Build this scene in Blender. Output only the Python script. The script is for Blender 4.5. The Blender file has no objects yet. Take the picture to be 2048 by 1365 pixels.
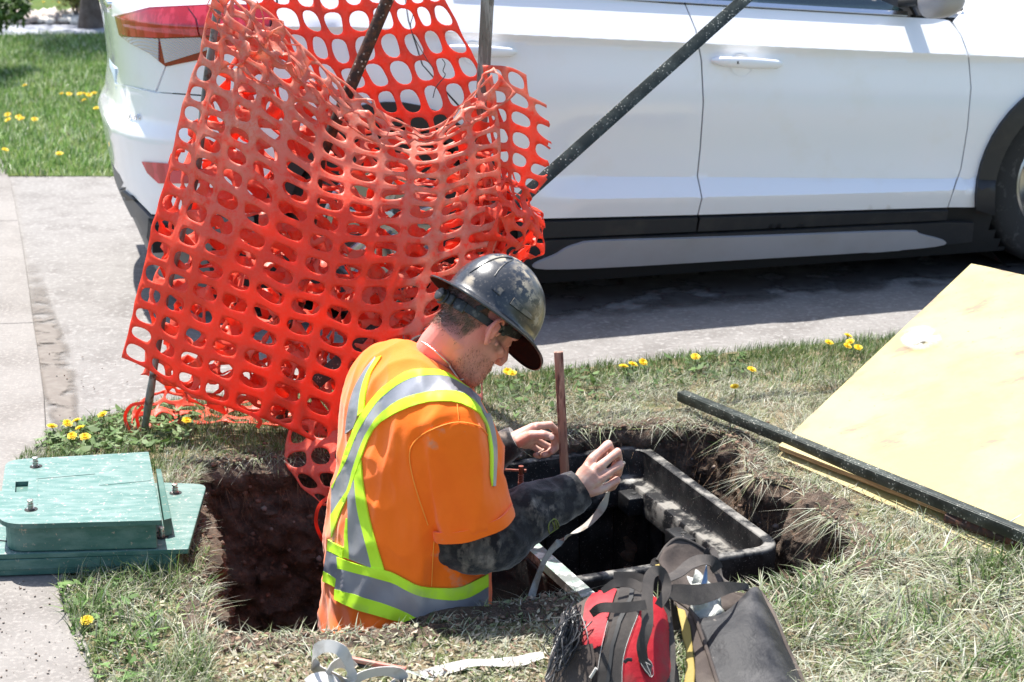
import bpy, bmesh, math, random
import numpy as np
from mathutils import Vector, Matrix, noise as mnoise
from mathutils.bvhtree import BVHTree
from mathutils.geometry import delaunay_2d_cdt
R_ = math.radians
sc = bpy.context.scene
COL = sc.collection
rng = np.random.default_rng(7)
random.seed(7)

# ---------------------------------------------------------------- camera, sky, sun, exposure
CAM_H = 1.75
PITCH = R_(16.2)
FPX = 3560.0                     # focal length in pixels of a 2048 wide frame
cam_d = bpy.data.cameras.new('camera')
cam = bpy.data.objects.new('camera', cam_d)
COL.objects.link(cam)
cam.location = (0, 0, CAM_H)
cam.rotation_euler = (R_(90) - PITCH, 0, 0)
cam_d.sensor_width = 36.0
cam_d.lens = FPX / 2048 * 36
cam_d.clip_end = 400
cam_d.clip_start = 0.05
cam_d.dof.use_dof = True
cam_d.dof.focus_distance = 4.5
cam_d.dof.aperture_fstop = 6.3
sc.camera = cam
LDIR = Vector((0.20, -0.30, -0.93)).normalized()      # the way the sunlight travels
world = bpy.data.worlds.new('World')
sc.world = world
world.use_nodes = True
wn = world.node_tree.nodes
wl = world.node_tree.links
bg = wn.get('Background') or wn.new('ShaderNodeBackground')
wo = wn.get('World Output') or wn.new('ShaderNodeOutputWorld')
sky = wn.new('ShaderNodeTexSky')
sky.sky_type = 'NISHITA'
sky.sun_disc = False
sky.sun_elevation = math.asin(-LDIR.z)
sky.sun_rotation = math.atan2(-LDIR.x, -LDIR.y)
sky.air_density = 1.0
sky.dust_density = 1.6
wl.new(sky.outputs[0], bg.inputs[0])
bg.inputs[1].default_value = 0.115
wl.new(bg.outputs[0], wo.inputs[0])
sun_d = bpy.data.lights.new('sun', 'SUN')
sun_d.energy = 4.8
sun_d.angle = R_(0.53)
sun_d.color = (1.0, 0.965, 0.91)
sun = bpy.data.objects.new('sun', sun_d)
COL.objects.link(sun)
sun.rotation_euler = LDIR.to_track_quat('-Z', 'Y').to_euler()
sun.location = (-2, 3, 9)
sc.view_settings.view_transform = 'Standard'
sc.view_settings.look = 'None'
sc.view_settings.exposure = 1.3
sc.view_settings.gamma = 1.0
sc.view_settings.use_curve_mapping = False
sc.cycles.max_bounces = 7
sc.cycles.diffuse_bounces = 3
sc.cycles.glossy_bounces = 3
sc.cycles.transparent_max_bounces = 8

# ---------------------------------------------------------------- helpers
CP, SP = math.cos(PITCH), math.sin(PITCH)
def ray(px, py):
    a = (px - 1024) / FPX; b = -(py - 682.5) / FPX
    return Vector((a, CP + b * SP, -SP + b * CP))
def W(px, py, D):
    r = ray(px, py); t = D / r.y
    return Vector((0, 0, CAM_H)) + r * t
def G(px, py, z=0.0):
    r = ray(px, py); t = (z - CAM_H) / r.z
    return Vector((0, 0, CAM_H)) + r * t
def proj(p):
    v = Vector(p) - Vector((0, 0, CAM_H))
    d = v.y * CP - v.z * SP
    return (1024 + FPX * v.x / d, 682.5 - FPX * (v.y * SP + v.z * CP) / d)

def root(name, loc, label, cat, group=None):
    o = bpy.data.objects.new(name, None); COL.objects.link(o)
    o.location = loc; o.empty_display_size = 0.1
    o['label'] = label; o['category'] = cat
    if group: o['group'] = group
    return o
def base_loc(o):
    v = Vector((0, 0, 0))
    while o is not None:
        v += o.location; o = o.parent
    return v
def mk(name, V, Fc, mat, parent=None, smooth=True, label=None, cat=None, group=None, kind=None, origin=None, mats=None, midx=None, attrs=None):
    """one mesh object from world-space vertices"""
    V = np.asarray(V, dtype=np.float64).reshape(-1, 3)
    if parent is not None: off = np.array(base_loc(parent))
    elif origin is not None: off = np.array(origin, dtype=float)
    elif kind == 'structure' or kind == 'stuff': off = np.zeros(3)
    else: off = np.array([V[:, 0].mean(), V[:, 1].mean(), V[:, 2].min()])
    me = bpy.data.meshes.new(name)
    Vl = (V - off).astype(np.float32)
    if isinstance(Fc, np.ndarray):
        n, k = Fc.shape
        me.vertices.add(len(Vl)); me.vertices.foreach_set('co', Vl.ravel())
        me.loops.add(n * k); me.loops.foreach_set('vertex_index', Fc.astype(np.int32).ravel())
        me.polygons.add(n)
        me.polygons.foreach_set('loop_start', np.arange(0, n * k, k, dtype=np.int32))
        me.polygons.foreach_set('loop_total', np.full(n, k, dtype=np.int32))
        me.update(calc_edges=True)
    else:
        me.from_pydata(Vl.tolist(), [], [list(f) for f in Fc]); me.update()
    me.validate(verbose=False)
    if mats:
        for m in mats: me.materials.append(m)
        if midx is not None: me.polygons.foreach_set('material_index', np.array(midx, dtype=np.int32))
    elif mat: me.materials.append(mat)
    if smooth: me.polygons.foreach_set('use_smooth', np.ones(len(me.polygons), dtype=bool))
    if attrs:
        for an, av in attrs.items():
            av = np.asarray(av, dtype=np.float32)
            if av.ndim == 2:
                a = me.color_attributes.new(an, 'FLOAT_COLOR', 'POINT')
                if av.shape[1] == 3: av = np.concatenate([av, np.ones((len(av), 1), np.float32)], 1)
                a.data.foreach_set('color', av.ravel())
            else:
                a = me.attributes.new(an, 'FLOAT', 'POINT'); a.data.foreach_set('value', av)
    if smooth and len(me.polygons) < 30000: me.set_sharp_from_angle(angle=R_(48))
    me.update()
    o = bpy.data.objects.new(name, me); COL.objects.link(o)
    if parent is not None: o.parent = parent
    else: o.location = off
    if label: o['label'] = label
    if cat: o['category'] = cat
    if group: o['group'] = group
    if kind: o['kind'] = kind
    return o

class MB:
    def __init__(s): s.v = []; s.f = []; s.m = []
    def add(s, V, Fc, m=0):
        b = len(s.v); s.v += [tuple(p) for p in V]; s.f += [tuple(i + b for i in f) for f in Fc]; s.m += [m] * len(Fc); return s
    def box(s, c, sx, sy, sz, X=(1, 0, 0), Y=(0, 1, 0), Z=(0, 0, 1), m=0, ch=0.0):
        c = Vector(c); X = Vector(X).normalized(); Y = Vector(Y).normalized(); Z = Vector(Z).normalized()
        bm = bmesh.new(); bmesh.ops.create_cube(bm, size=1)
        for v in bm.verts: v.co = Vector((v.co.x * sx, v.co.y * sy, v.co.z * sz))
        if ch > 0: bmesh.ops.bevel(bm, geom=bm.edges[:], offset=ch, segments=2, profile=0.5, affect='EDGES')
        bm.verts.ensure_lookup_table()
        V = [c + X * v.co.x + Y * v.co.y + Z * v.co.z for v in bm.verts]
        s.add(V, [[v.index for v in f.verts] for f in bm.faces], m); bm.free(); return s
    def beam(s, a, b, w, h, up=(0, 0, 1), m=0, ch=0.0):
        a = Vector(a); b = Vector(b); Z = (b - a).normalized(); Y = Vector(up)
        X = Y.cross(Z).normalized(); Y = Z.cross(X).normalized()
        return s.box((a + b) / 2, w, h, (b - a).length, X, Y, Z, m, ch)
    def tube(s, path, r, n=10, m=0, caps=True, flat=None):
        V, Fc = tube(path, r, n, caps, flat); return s.add(V, Fc, m)
    def lathe(s, base, axis, prof, n=20, m=0, caps=True):
        base = Vector(base); ax = Vector(axis).normalized(); x = ax.orthogonal().normalized(); y = ax.cross(x)
        V = []; Fc = []
        for (r, h) in prof:
            for k in range(n):
                a = 2 * math.pi * k / n
                V.append(base + ax * h + (x * math.cos(a) + y * math.sin(a)) * r)
        for i in range(len(prof) - 1):
            for k in range(n):
                k2 = (k + 1) % n
                Fc.append((i * n + k, i * n + k2, (i + 1) * n + k2, (i + 1) * n + k))
        if caps:
            Fc.append(tuple(range(n))[::-1]); Fc.append(tuple(range((len(prof) - 1) * n, len(prof) * n)))
        return s.add(V, Fc, m)
    def make(s, name, mat, parent=None, **k):
        if len(s.m) and max(s.m) > 0: k['midx'] = s.m
        return mk(name, s.v, s.f, mat, parent, **k)

def catmull(P, n):
    """smooth curve through points (list of n-d), n samples per span"""
    P = [np.array(p, dtype=float) for p in P]
    Q = [2 * P[0] - P[1]] + P + [2 * P[-1] - P[-2]]
    out = []
    for i in range(1, len(Q) - 2):
        for k in range(n):
            t = k / n
            out.append(0.5 * ((2 * Q[i]) + (-Q[i-1] + Q[i+1]) * t + (2*Q[i-1] - 5*Q[i] + 4*Q[i+1] - Q[i+2]) * t*t + (-Q[i-1] + 3*Q[i] - 3*Q[i+1] + Q[i+2]) * t**3))
    out.append(P[-1]); return out
def tube(path, r, n=10, caps=True, flat=None):
    path = [Vector(p) for p in path]; N = len(path)
    if not hasattr(r, '__len__'): r = [r] * N
    V = []; Fc = []
    T = [(path[min(i+1, N-1)] - path[max(i-1, 0)]).normalized() for i in range(N)]
    x = T[0].orthogonal().normalized() if flat is None else (Vector(flat) - T[0] * Vector(flat).dot(T[0])).normalized()
    for i in range(N):
        x = (x - T[i] * x.dot(T[i])).normalized(); y = T[i].cross(x)
        ri = r[i]; ra, rb = (ri if hasattr(ri, '__len__') else (ri, ri))
        for k in range(n):
            a = 2 * math.pi * k / n
            V.append(path[i] + x * math.cos(a) * ra + y * math.sin(a) * rb)
    for i in range(N - 1):
        for k in range(n):
            k2 = (k + 1) % n
            Fc.append((i*n + k, i*n + k2, (i+1)*n + k2, (i+1)*n + k))
    if caps:
        Fc.append(tuple(range(n))[::-1]); Fc.append(tuple(range((N-1)*n, N*n)))
    return V, Fc
def ribbon(path, wid, normal, thick=0.0015, seg=1):
    """flat webbing along a path; normal = one vector or one per point (face direction)"""
    path = [Vector(p) for p in path]; N = len(path); V = []; Fc = []
    for i, p in enumerate(path):
        T = (path[min(i+1, N-1)] - path[max(i-1, 0)]).normalized()
        nv = Vector(normal[i] if hasattr(normal[0], '__len__') else normal)
        S = T.cross(nv).normalized(); nn = S.cross(T).normalized()
        w = wid[i] if hasattr(wid, '__len__') else wid
        for (a, b) in ((-1, 1), (1, 1), (1, -1), (-1, -1)):
            V.append(p + S * a * w / 2 + nn * b * thick / 2)
    for i in range(N - 1):
        for k in range(4):
            k2 = (k + 1) % 4
            Fc.append((i*4 + k, i*4 + k2, (i+1)*4 + k2, (i+1)*4 + k))
    Fc.append((3, 2, 1, 0)); e = (N-1)*4; Fc.append((e, e+1, e+2, e+3))
    return V, Fc
def gridfaces(nu, nv, closed=False):
    Fc = []
    for i in range(nu - 1):
        for j in range(nv if closed else nv - 1):
            j2 = (j + 1) % nv
            Fc.append((i*nv + j, i*nv + j2, (i+1)*nv + j2, (i+1)*nv + j))
    return Fc
def inpoly(X, Y, poly):
    X = np.asarray(X); Y = np.asarray(Y); c = np.zeros(X.shape, bool); n = len(poly)
    j = n - 1
    for i in range(n):
        xi, yi = poly[i][:2]; xj, yj = poly[j][:2]
        if yi != yj:
            c ^= ((yi > Y) != (yj > Y)) & (X < (xj - xi) * (Y - yi) / (yj - yi) + xi)
        j = i
    return c
def seg_dist(X, Y, poly, closed=True):
    d = np.full(np.shape(X), 1e9); n = len(poly)
    for i in range(n if closed else n - 1):
        x0, y0 = poly[i][:2]; x1, y1 = poly[(i+1) % n][:2]
        L = (x1-x0)**2 + (y1-y0)**2 + 1e-12
        t = np.clip(((X-x0)*(x1-x0) + (Y-y0)*(y1-y0)) / L, 0, 1)
        d = np.minimum(d, np.hypot(X - x0 - t*(x1-x0), Y - y0 - t*(y1-y0)))
    return d
def dense(poly, step, closed=True):
    out = []; n = len(poly)
    for i in range(n if closed else n - 1):
        a = np.array(poly[i][:2], float); b = np.array(poly[(i+1) % n][:2], float)
        k = max(1, int(np.hypot(*(b-a)) / step))
        for q in range(k): out.append(tuple(a + (b-a) * q / k))
    if not closed: out.append(tuple(poly[-1][:2]))
    return out
def round_poly(poly, n=4):
    """closed smooth curve through points"""
    P = [np.array(p[:2], float) for p in poly]; N = len(P); out = []
    for i in range(N):
        a, b, c, d = P[(i-1) % N], P[i], P[(i+1) % N], P[(i+2) % N]
        for k in range(n):
            t = k / n
            out.append(tuple(0.5*((2*b) + (-a+c)*t + (2*a-5*b+4*c-d)*t*t + (-a+3*b-3*c+d)*t**3)))
    return out
def cdt(poly, step, holes=(), lines=()):
    """triangulate a 2D polygon with interior grid points"""
    bnd = dense(poly, step); pts = list(bnd); n = len(bnd)
    edges = [(i, (i+1) % n) for i in range(n)]; nb = n
    for h in holes:
        hb = dense(h, step); s0 = len(pts); pts += hb
        edges += [(s0 + i, s0 + (i+1) % len(hb)) for i in range(len(hb))]
    xs = [p[0] for p in bnd]; ys = [p[1] for p in bnd]
    X, Y = np.meshgrid(np.arange(min(xs), max(xs), step), np.arange(min(ys), max(ys), step))
    X[::2] += step / 2
    X = X.ravel(); Y = Y.ravel()
    k = inpoly(X, Y, bnd) & (seg_dist(X, Y, bnd) > step * 0.45)
    for h in holes: k &= ~inpoly(X, Y, h) & (seg_dist(X, Y, h) > step * 0.45)
    for ln in lines:
        ld = np.array(dense(ln, step, False)); kk = inpoly(ld[:, 0], ld[:, 1], bnd) & (seg_dist(ld[:, 0], ld[:, 1], bnd) > step * 0.3)
        for h in holes: kk &= ~inpoly(ld[:, 0], ld[:, 1], h)
        k &= seg_dist(X, Y, ln, False) > step * 0.4
        for i in range(len(ld)):
            if kk[i]:
                pts.append(tuple(ld[i]))
                if i > 0 and kk[i-1]: edges.append((len(pts) - 2, len(pts) - 1))
    pts += list(zip(X[k].tolist(), Y[k].tolist()))
    r = delaunay_2d_cdt([Vector(p) for p in pts], edges, [], 0, 1e-7)
    vs = [tuple(v) for v in r[0]]; tris = [tuple(f) for f in r[2]]
    cx = np.array([[sum(vs[i][0] for i in f) / 3, sum(vs[i][1] for i in f) / 3] for f in tris])
    ok = inpoly(cx[:, 0], cx[:, 1], bnd)
    for h in holes: ok &= ~inpoly(cx[:, 0], cx[:, 1], h)
    return vs, [f for f, o in zip(tris, ok) if o]
def border_edges(F_):
    cnt = {}
    for f in F_:
        for i in range(len(f)):
            e = (f[i], f[(i+1) % len(f)]); cnt[tuple(sorted(e))] = cnt.get(tuple(sorted(e)), []) + [e]
    return [v[0] for v in cnt.values() if len(v) == 1]
def cast(bvh, px, py):
    r = ray(px, py).normalized()
    return bvh.ray_cast(Vector((0, 0, CAM_H)), r)
def conform(poly, bvh, step, lift, skirt, holes=(), lines=()):
    """a panel traced on the photograph and laid on a surface: pixel outline -> real patch with a folded-in edge"""
    vs, F_ = cdt(poly, step, holes, lines)
    P = []; Nn = []; ok = []
    for (x, y) in vs:
        h = cast(bvh, x, y)
        if h[0] is None: P.append(Vector()); Nn.append(Vector()); ok.append(False)
        else:
            n = h[1]
            if n.dot(ray(x, y)) > 0: n = -n
            P.append(h[0]); Nn.append(n.copy()); ok.append(True)
    F_ = [f for f in F_ if all(ok[i] for i in f)]
    # drop faces that leap from one fold of the surface to another
    F_ = [f for f in F_ if max((P[f[i]] - P[f[(i+1) % 3]]).length for i in range(3)) < step * 0.012]
    # smooth the normals a little
    acc = [n.copy() for n in Nn]
    for f in F_:
        for i in f:
            for j in f: acc[i] = acc[i] + Nn[j]
    Nn = [a.normalized() if a.length > 0 else a for a in acc]
    V = [p + n * lift for p, n in zip(P, Nn)]
    used = sorted({i for f in F_ for i in f}); mp = {u: k for k, u in enumerate(used)}
    V2 = [V[u] for u in used]; N2 = [Nn[u] for u in used]
    # keep faces towards the camera
    F2 = []
    for f in F_:
        a, b, c = (mp[i] for i in f)
        nn = (V2[b] - V2[a]).cross(V2[c] - V2[a])
        F2.append((a, b, c) if nn.dot(N2[a]) > 0 else (a, c, b))
    if skirt > 0 and F2:
        be = border_edges(F2); bm_ = {}
        for (a, b) in be:
            for i in (a, b):
                if i not in bm_:
                    bm_[i] = len(V2); V2.append(V2[i] - N2[i] * skirt)
        F2 = F2 + [(b, a, bm_[a], bm_[b]) for (a, b) in be]
    return V2, F2
def fbm(p, sc_=1.0, oc=3):
    p = Vector(p) * sc_; s = 0; a = 1
    for _ in range(oc):
        s += a * mnoise.noise(p); p = p * 2.03 + Vector((3.1, 1.7, 5.3)); a *= 0.5
    return s

# ---------------------------------------------------------------- materials
def N(nt, t, **k):
    n = nt.nodes.new(t)
    for a, b in k.items(): setattr(n, a, b)
    return n
def mat(name, col, rough=0.6, metal=0.0, spec=0.5, var=None, var2=None, bump=None, bump2=None, coat=0.0, attr=None, trans=0.0, sss=0.0, alpha=None, speck=None, rvar=None, sheen=0.0, wave=None):
    """var=(colour, scale, lo, hi[, stretch]): noise mask lo..hi mixes a second colour; bump=(scale,strength,distance)"""
    m = bpy.data.materials.new(name); m.use_nodes = True; nt = m.node_tree; L = nt.links
    b = nt.nodes['Principled BSDF']; out = nt.nodes['Material Output']
    tc = N(nt, 'ShaderNodeTexCoord')
    b.inputs['Roughness'].default_value = rough; b.inputs['Metallic'].default_value = metal
    b.inputs['Specular IOR Level'].default_value = spec; b.inputs['Coat Weight'].default_value = coat
    b.inputs['Coat Roughness'].default_value = 0.04
    if sheen: b.inputs['Sheen Weight'].default_value = sheen; b.inputs['Sheen Roughness'].default_value = 0.5
    if sss: b.inputs['Subsurface Weight'].default_value = sss; b.inputs['Subsurface Radius'].default_value = (0.01, 0.004, 0.002); b.inputs['Subsurface Scale'].default_value = 1.0
    if attr:
        a = N(nt, 'ShaderNodeAttribute', attribute_name=attr); cur = a.outputs['Color']
    else:
        c = N(nt, 'ShaderNodeRGB'); c.outputs[0].default_value = (*col, 1); cur = c.outputs[0]
    def mask(scale, lo, hi, stretch=None, detail=5, ridge=0.6, typ='noise'):
        mp = N(nt, 'ShaderNodeMapping')
        if stretch: mp.inputs['Scale'].default_value = stretch
        L.new(tc.outputs['Object'], mp.inputs[0])
        if typ == 'vor':
            t = N(nt, 'ShaderNodeTexVoronoi'); t.inputs['Scale'].default_value = scale; o = t.outputs['Distance']
        else:
            t = N(nt, 'ShaderNodeTexNoise'); t.inputs['Scale'].default_value = scale; t.inputs['Detail'].default_value = detail
            t.inputs['Roughness'].default_value = ridge; o = t.outputs[0]
        L.new(mp.outputs[0], t.inputs['Vector'])
        r = N(nt, 'ShaderNodeMapRange'); r.inputs[1].default_value = lo; r.inputs[2].default_value = hi
        L.new(o, r.inputs[0]); return r.outputs[0]
    masks = []
    for v in (var, var2):
        if v:
            mk_ = mask(v[1], v[2], v[3], v[4] if len(v) > 4 else None)
            if len(v) > 5:       # limited by a vertex attribute
                a = N(nt, 'ShaderNodeAttribute', attribute_name=v[5])
                mm = N(nt, 'ShaderNodeMath', operation='MULTIPLY'); L.new(mk_, mm.inputs[0]); L.new(a.outputs['Fac'], mm.inputs[1]); mm.use_clamp = True; mk_ = mm.outputs[0]
            mx = N(nt, 'ShaderNodeMix', data_type='RGBA'); L.new(mk_, mx.inputs[0]); L.new(cur, mx.inputs[6]); mx.inputs[7].default_value = (*v[0], 1)
            cur = mx.outputs[2]; masks.append(mk_)
    if speck:    # (colour, scale, size)
        k = mask(speck[1], speck[2], speck[2] * 0.6, typ='vor')
        k2 = mask(speck[1] * 0.13, 0.45, 0.6)
        mm = N(nt, 'ShaderNodeMath', operation='MULTIPLY'); mm.use_clamp = True; L.new(k, mm.inputs[0]); L.new(k2, mm.inputs[1])
        mx = N(nt, 'ShaderNodeMix', data_type='RGBA'); L.new(mm.outputs[0], mx.inputs[0]); L.new(cur, mx.inputs[6]); mx.inputs[7].default_value = (*speck[0], 1); cur = mx.outputs[2]
    L.new(cur, b.inputs['Base Color'])
    if rvar is not None and masks:      # roughness under the first mask
        mr = N(nt, 'ShaderNodeMix', data_type='FLOAT'); L.new(masks[0], mr.inputs[0]); mr.inputs[2].default_value = rough; mr.inputs[3].default_value = rvar
        L.new(mr.outputs[0], b.inputs['Roughness'])
    nrm = None
    for bp in (bump, bump2):
        if bp:
            mp = N(nt, 'ShaderNodeMapping')
            if len(bp) > 3: mp.inputs['Scale'].default_value = bp[3]
            L.new(tc.outputs['Object'], mp.inputs[0])
            t = N(nt, 'ShaderNodeTexNoise'); t.inputs['Scale'].default_value = bp[0]; t.inputs['Detail'].default_value = 6; t.inputs['Roughness'].default_value = 0.65
            L.new(mp.outputs[0], t.inputs['Vector'])
            bn = N(nt, 'ShaderNodeBump'); bn.inputs['Strength'].default_value = bp[1]; bn.inputs['Distance'].default_value = bp[2]
            L.new(t.outputs[0], bn.inputs['Height'])
            if nrm: L.new(nrm, bn.inputs['Normal'])
            nrm = bn.outputs[0]
    if wave:   # (scale, strength, distance, direction)
        t = N(nt, 'ShaderNodeTexWave', bands_direction=wave[3]); t.inputs['Scale'].default_value = wave[0]
        L.new(tc.outputs['Object'], t.inputs['Vector'])
        bn = N(nt, 'ShaderNodeBump'); bn.inputs['Strength'].default_value = wave[1]; bn.inputs['Distance'].default_value = wave[2]
        L.new(t.outputs[0], bn.inputs['Height'])
        if nrm: L.new(nrm, bn.inputs['Normal'])
        nrm = bn.outputs[0]
    if nrm: L.new(nrm, b.inputs['Normal'])
    if trans:
        tr = N(nt, 'ShaderNodeBsdfTranslucent'); L.new(cur, tr.inputs[0])
        if nrm: L.new(nrm, tr.inputs['Normal'])
        ms = N(nt, 'ShaderNodeMixShader'); ms.inputs[0].default_value = trans
        L.new(b.outputs[0], ms.inputs[1]); L.new(tr.outputs[0], ms.inputs[2]); L.new(ms.outputs[0], out.inputs[0])
    if alpha:    # (scale, lo, hi): ragged see-through edge, limited by attribute 'edge'
        k = mask(alpha[0], alpha[1], alpha[2])
        a = N(nt, 'ShaderNodeAttribute', attribute_name='edge')
        mm = N(nt, 'ShaderNodeMath', operation='MULTIPLY_ADD'); mm.use_clamp = True
        L.new(a.outputs['Fac'], mm.inputs[0]); mm.inputs[1].default_value = 2.0; L.new(k, mm.inputs[2])
        m2 = N(nt, 'ShaderNodeMath', operation='SUBTRACT'); m2.use_clamp = True; L.new(mm.outputs[0], m2.inputs[0]); m2.inputs[1].default_value = 1.0 - alpha[3]
        m3 = N(nt, 'ShaderNodeMath', operation='MULTIPLY'); L.new(a.outputs['Fac'], m3.inputs[0]); L.new(k, m3.inputs[1]); m3.use_clamp = True
        m4 = N(nt, 'ShaderNodeMath', operation='MULTIPLY'); L.new(m3.outputs[0], m4.inputs[0]); m4.inputs[1].default_value = alpha[3]
        L.new(m4.outputs[0], b.inputs['Alpha'])
    return m
# ---------------------------------------------------------------- materials of the setting
m_soil = mat('soil', (0.155, 0.116, 0.088), 0.95, var=((0.066, 0.049, 0.038), 14, 0.42, 0.62), var2=((0.26, 0.16, 0.105), 60, 0.55, 0.75), bump=(38, 1.0, 0.030), bump2=(150, 1.0, 0.007), spec=0.15)
m_turf = mat('turf_ground', (0.20, 0.155, 0.095), 0.95, var=((0.10, 0.12, 0.045), 9, 0.45, 0.6), var2=((0.30, 0.24, 0.16), 40, 0.5, 0.7), bump=(60, 1.0, 0.012), bump2=(220, 0.8, 0.004), spec=0.15)
m_lawnbase = mat('far_turf', (0.07, 0.11, 0.03), 0.95, var=((0.09, 0.12, 0.03), 3, 0.4, 0.65), bump=(50, 0.8, 0.02), spec=0.1)
m_drive = mat('driveway_concrete', (0.195, 0.184, 0.173), 0.9, var=((0.145, 0.134, 0.125), 4.5, 0.47, 0.66), var2=((0.26, 0.248, 0.235), 48, 0.52, 0.66), bump=(70, 0.8, 0.006), bump2=(420, 0.5, 0.002), speck=((0.12, 0.10, 0.095), 60, 0.22), spec=0.25)
m_walk = mat('sidewalk_concrete', (0.20, 0.186, 0.172), 0.88, var=((0.15, 0.137, 0.125), 3.0, 0.42, 0.65), var2=((0.26, 0.24, 0.22), 90, 0.5, 0.7), bump=(220, 0.5, 0.003), bump2=(14, 0.3, 0.006), speck=((0.26, 0.22, 0.19), 45, 0.12), spec=0.25)
m_road = mat('road_asphalt', (0.24, 0.25, 0.28), 0.9, bump=(80, 0.4, 0.004), var=((0.30, 0.30, 0.33), 6, 0.4, 0.7))
m_stain = mat('damp_stain', (0.115, 0.095, 0.078), 0.7, var=((0.14, 0.12, 0.10), 30, 0.45, 0.6), bump=(300, 0.2, 0.001), alpha=(9, 0.36, 0.52, 1.3))
m_blade = mat('grass_blades', (0, 0, 0), 0.62, spec=0.25, attr='Col', trans=0.22)

# ---------------------------------------------------------------- the ground: sheets and the pit
PIT_PX = [(402, 952), (470, 930), (580, 918), (700, 912), (850, 905), (980, 893), (1090, 872), (1220, 862), (1350, 858), (1440, 872), (1480, 905), (1500, 960), (1590, 985),
          (1640, 1040), (1700, 1080), (1712, 1120), (1640, 1150), (1560, 1170), (1400, 1200), (1250, 1218), (1120, 1200), (985, 1218), (880, 1246), (760, 1262), (640, 1274), (520, 1276), (436, 1268), (424, 1215), (418, 1150), (412, 1080), (398, 1010)]
PIT = [tuple(G(x, y)[:2]) for x, y in PIT_PX]
PIT = round_poly(PIT, 11)
PIT = [(x + 0.020 * fbm((x, y, 0), 9, 2), y + 0.020 * fbm((x, y, 7), 9, 2)) for x, y in PIT]
DEPTH = 0.98
# pit walls: rings from the lip down, then a floor
def pit_mesh():
    C = np.array(PIT); n = len(C); cen = C.mean(0)
    nxt = np.roll(C, -1, 0); prv = np.roll(C, 1, 0); T = nxt - prv; T /= np.linalg.norm(T, axis=1)[:, None]
    area = sum(C[i][0]*nxt[i][1] - nxt[i][0]*C[i][1] for i in range(n))
    Nm = np.stack([T[:, 1], -T[:, 0]], 1) * (1 if area > 0 else -1)      # outwards
    V = []; lv = [(-0.10, 0.012), (-0.05, 0.016), (-0.015, 0.010), (0.006, -0.004), (0.016, -0.02)]
    ks = 64
    for k in range(1, ks + 1): lv.append((0.020 + 0.05 * (k / ks), -0.02 - (DEPTH - 0.02) * k / ks))
    for q, (ins, z) in enumerate(lv):
        for i in range(n):
            x, y = C[i] - Nm[i] * ins
            if z < -0.01:
                d = 0.030 * fbm((x, y, z * 1.3), 6, 2) + 0.026 * fbm((x + 5, y, z), 17, 3)
                d += 0.020 * abs(fbm((x, y, z), 40, 3))
                d -= 0.03 * max(0, 1 - abs(z + 0.09) / 0.09)     # undercut below the turf
            else: d = 0.006 * fbm((x, y, z), 30, 2)
            x += Nm[i][0] * -d; y += Nm[i][1] * -d
            if q == 0: z2 = -0.006
            else: z2 = z + 0.006 * fbm((x, y, 3), 25, 2)
            V.append((x, y, z2))
    Fc = []
    for q in range(len(lv) - 1):
        for i in range(n):
            j = (i + 1) % n; Fc.append((q*n + i, (q+1)*n + i, (q+1)*n + j, q*n + j))
    # floor
    b = (len(lv) - 1) * n; ring = [V[b + i][:2] for i in range(n)]
    vs, F_ = cdt(ring, 0.05); o = len(V)
    for (x, y) in vs: V.append((x, y, -DEPTH + 0.05 * fbm((x, y, 0), 5, 3)))
    Fc += [tuple(o + i for i in f) for f in F_]
    return V, Fc
V, Fc = pit_mesh()
mk('pit_soil', V, Fc, m_soil, kind='structure')

_pv = [v for v in V if -0.9 < v[2] < -0.02]
PITWALL = [_pv[i] for i in np.random.default_rng(8).integers(0, len(_pv), 2600)]
# outline of the grass verge round the pit
VERGE_PX = [(-150, 1010), (60, 912), (110, 868), (200, 838), (300, 812), (450, 800), (620, 788), (800, 770), (1000, 752), (1200, 735), (1450, 708), (1740, 682), (2048, 655), (2400, 625)]
v_far = [tuple(G(x, y)[:2]) for x, y in VERGE_PX]
v_left = [tuple(G(x, y)[:2]) for x, y in [(260, 1700), (215, 1480), (180, 1365), (140, 1260), (100, 1180), (40, 1090), (-60, 1050)]]
VERGE = v_far + [(5.5, 7.0), (5.5, 1.2), (-0.55, 1.2)] + v_left
PITR = [p for p in PIT]
def sheet(name, poly, step, z, m, holes=(), amp=0.0):
    vs, F_ = cdt(poly, step, holes)
    V = [(x, y, z + (amp * fbm((x, y, 2), 3.5, 3) if amp else 0)) for x, y in vs]
    F2 = []
    for f in F_:
        a, b, c = (Vector(V[i]) for i in f)
        F2.append(f if (b - a).cross(c - a).z > 0 else f[::-1])
    return mk(name, V, F2, m, kind='structure')
inner = [p for p in PIT][::2]
C = np.array(inner); cen = C.mean(0)
sheet('verge_soil', VERGE, 0.12, 0.004, m_turf, holes=[inner], amp=0.0)
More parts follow.
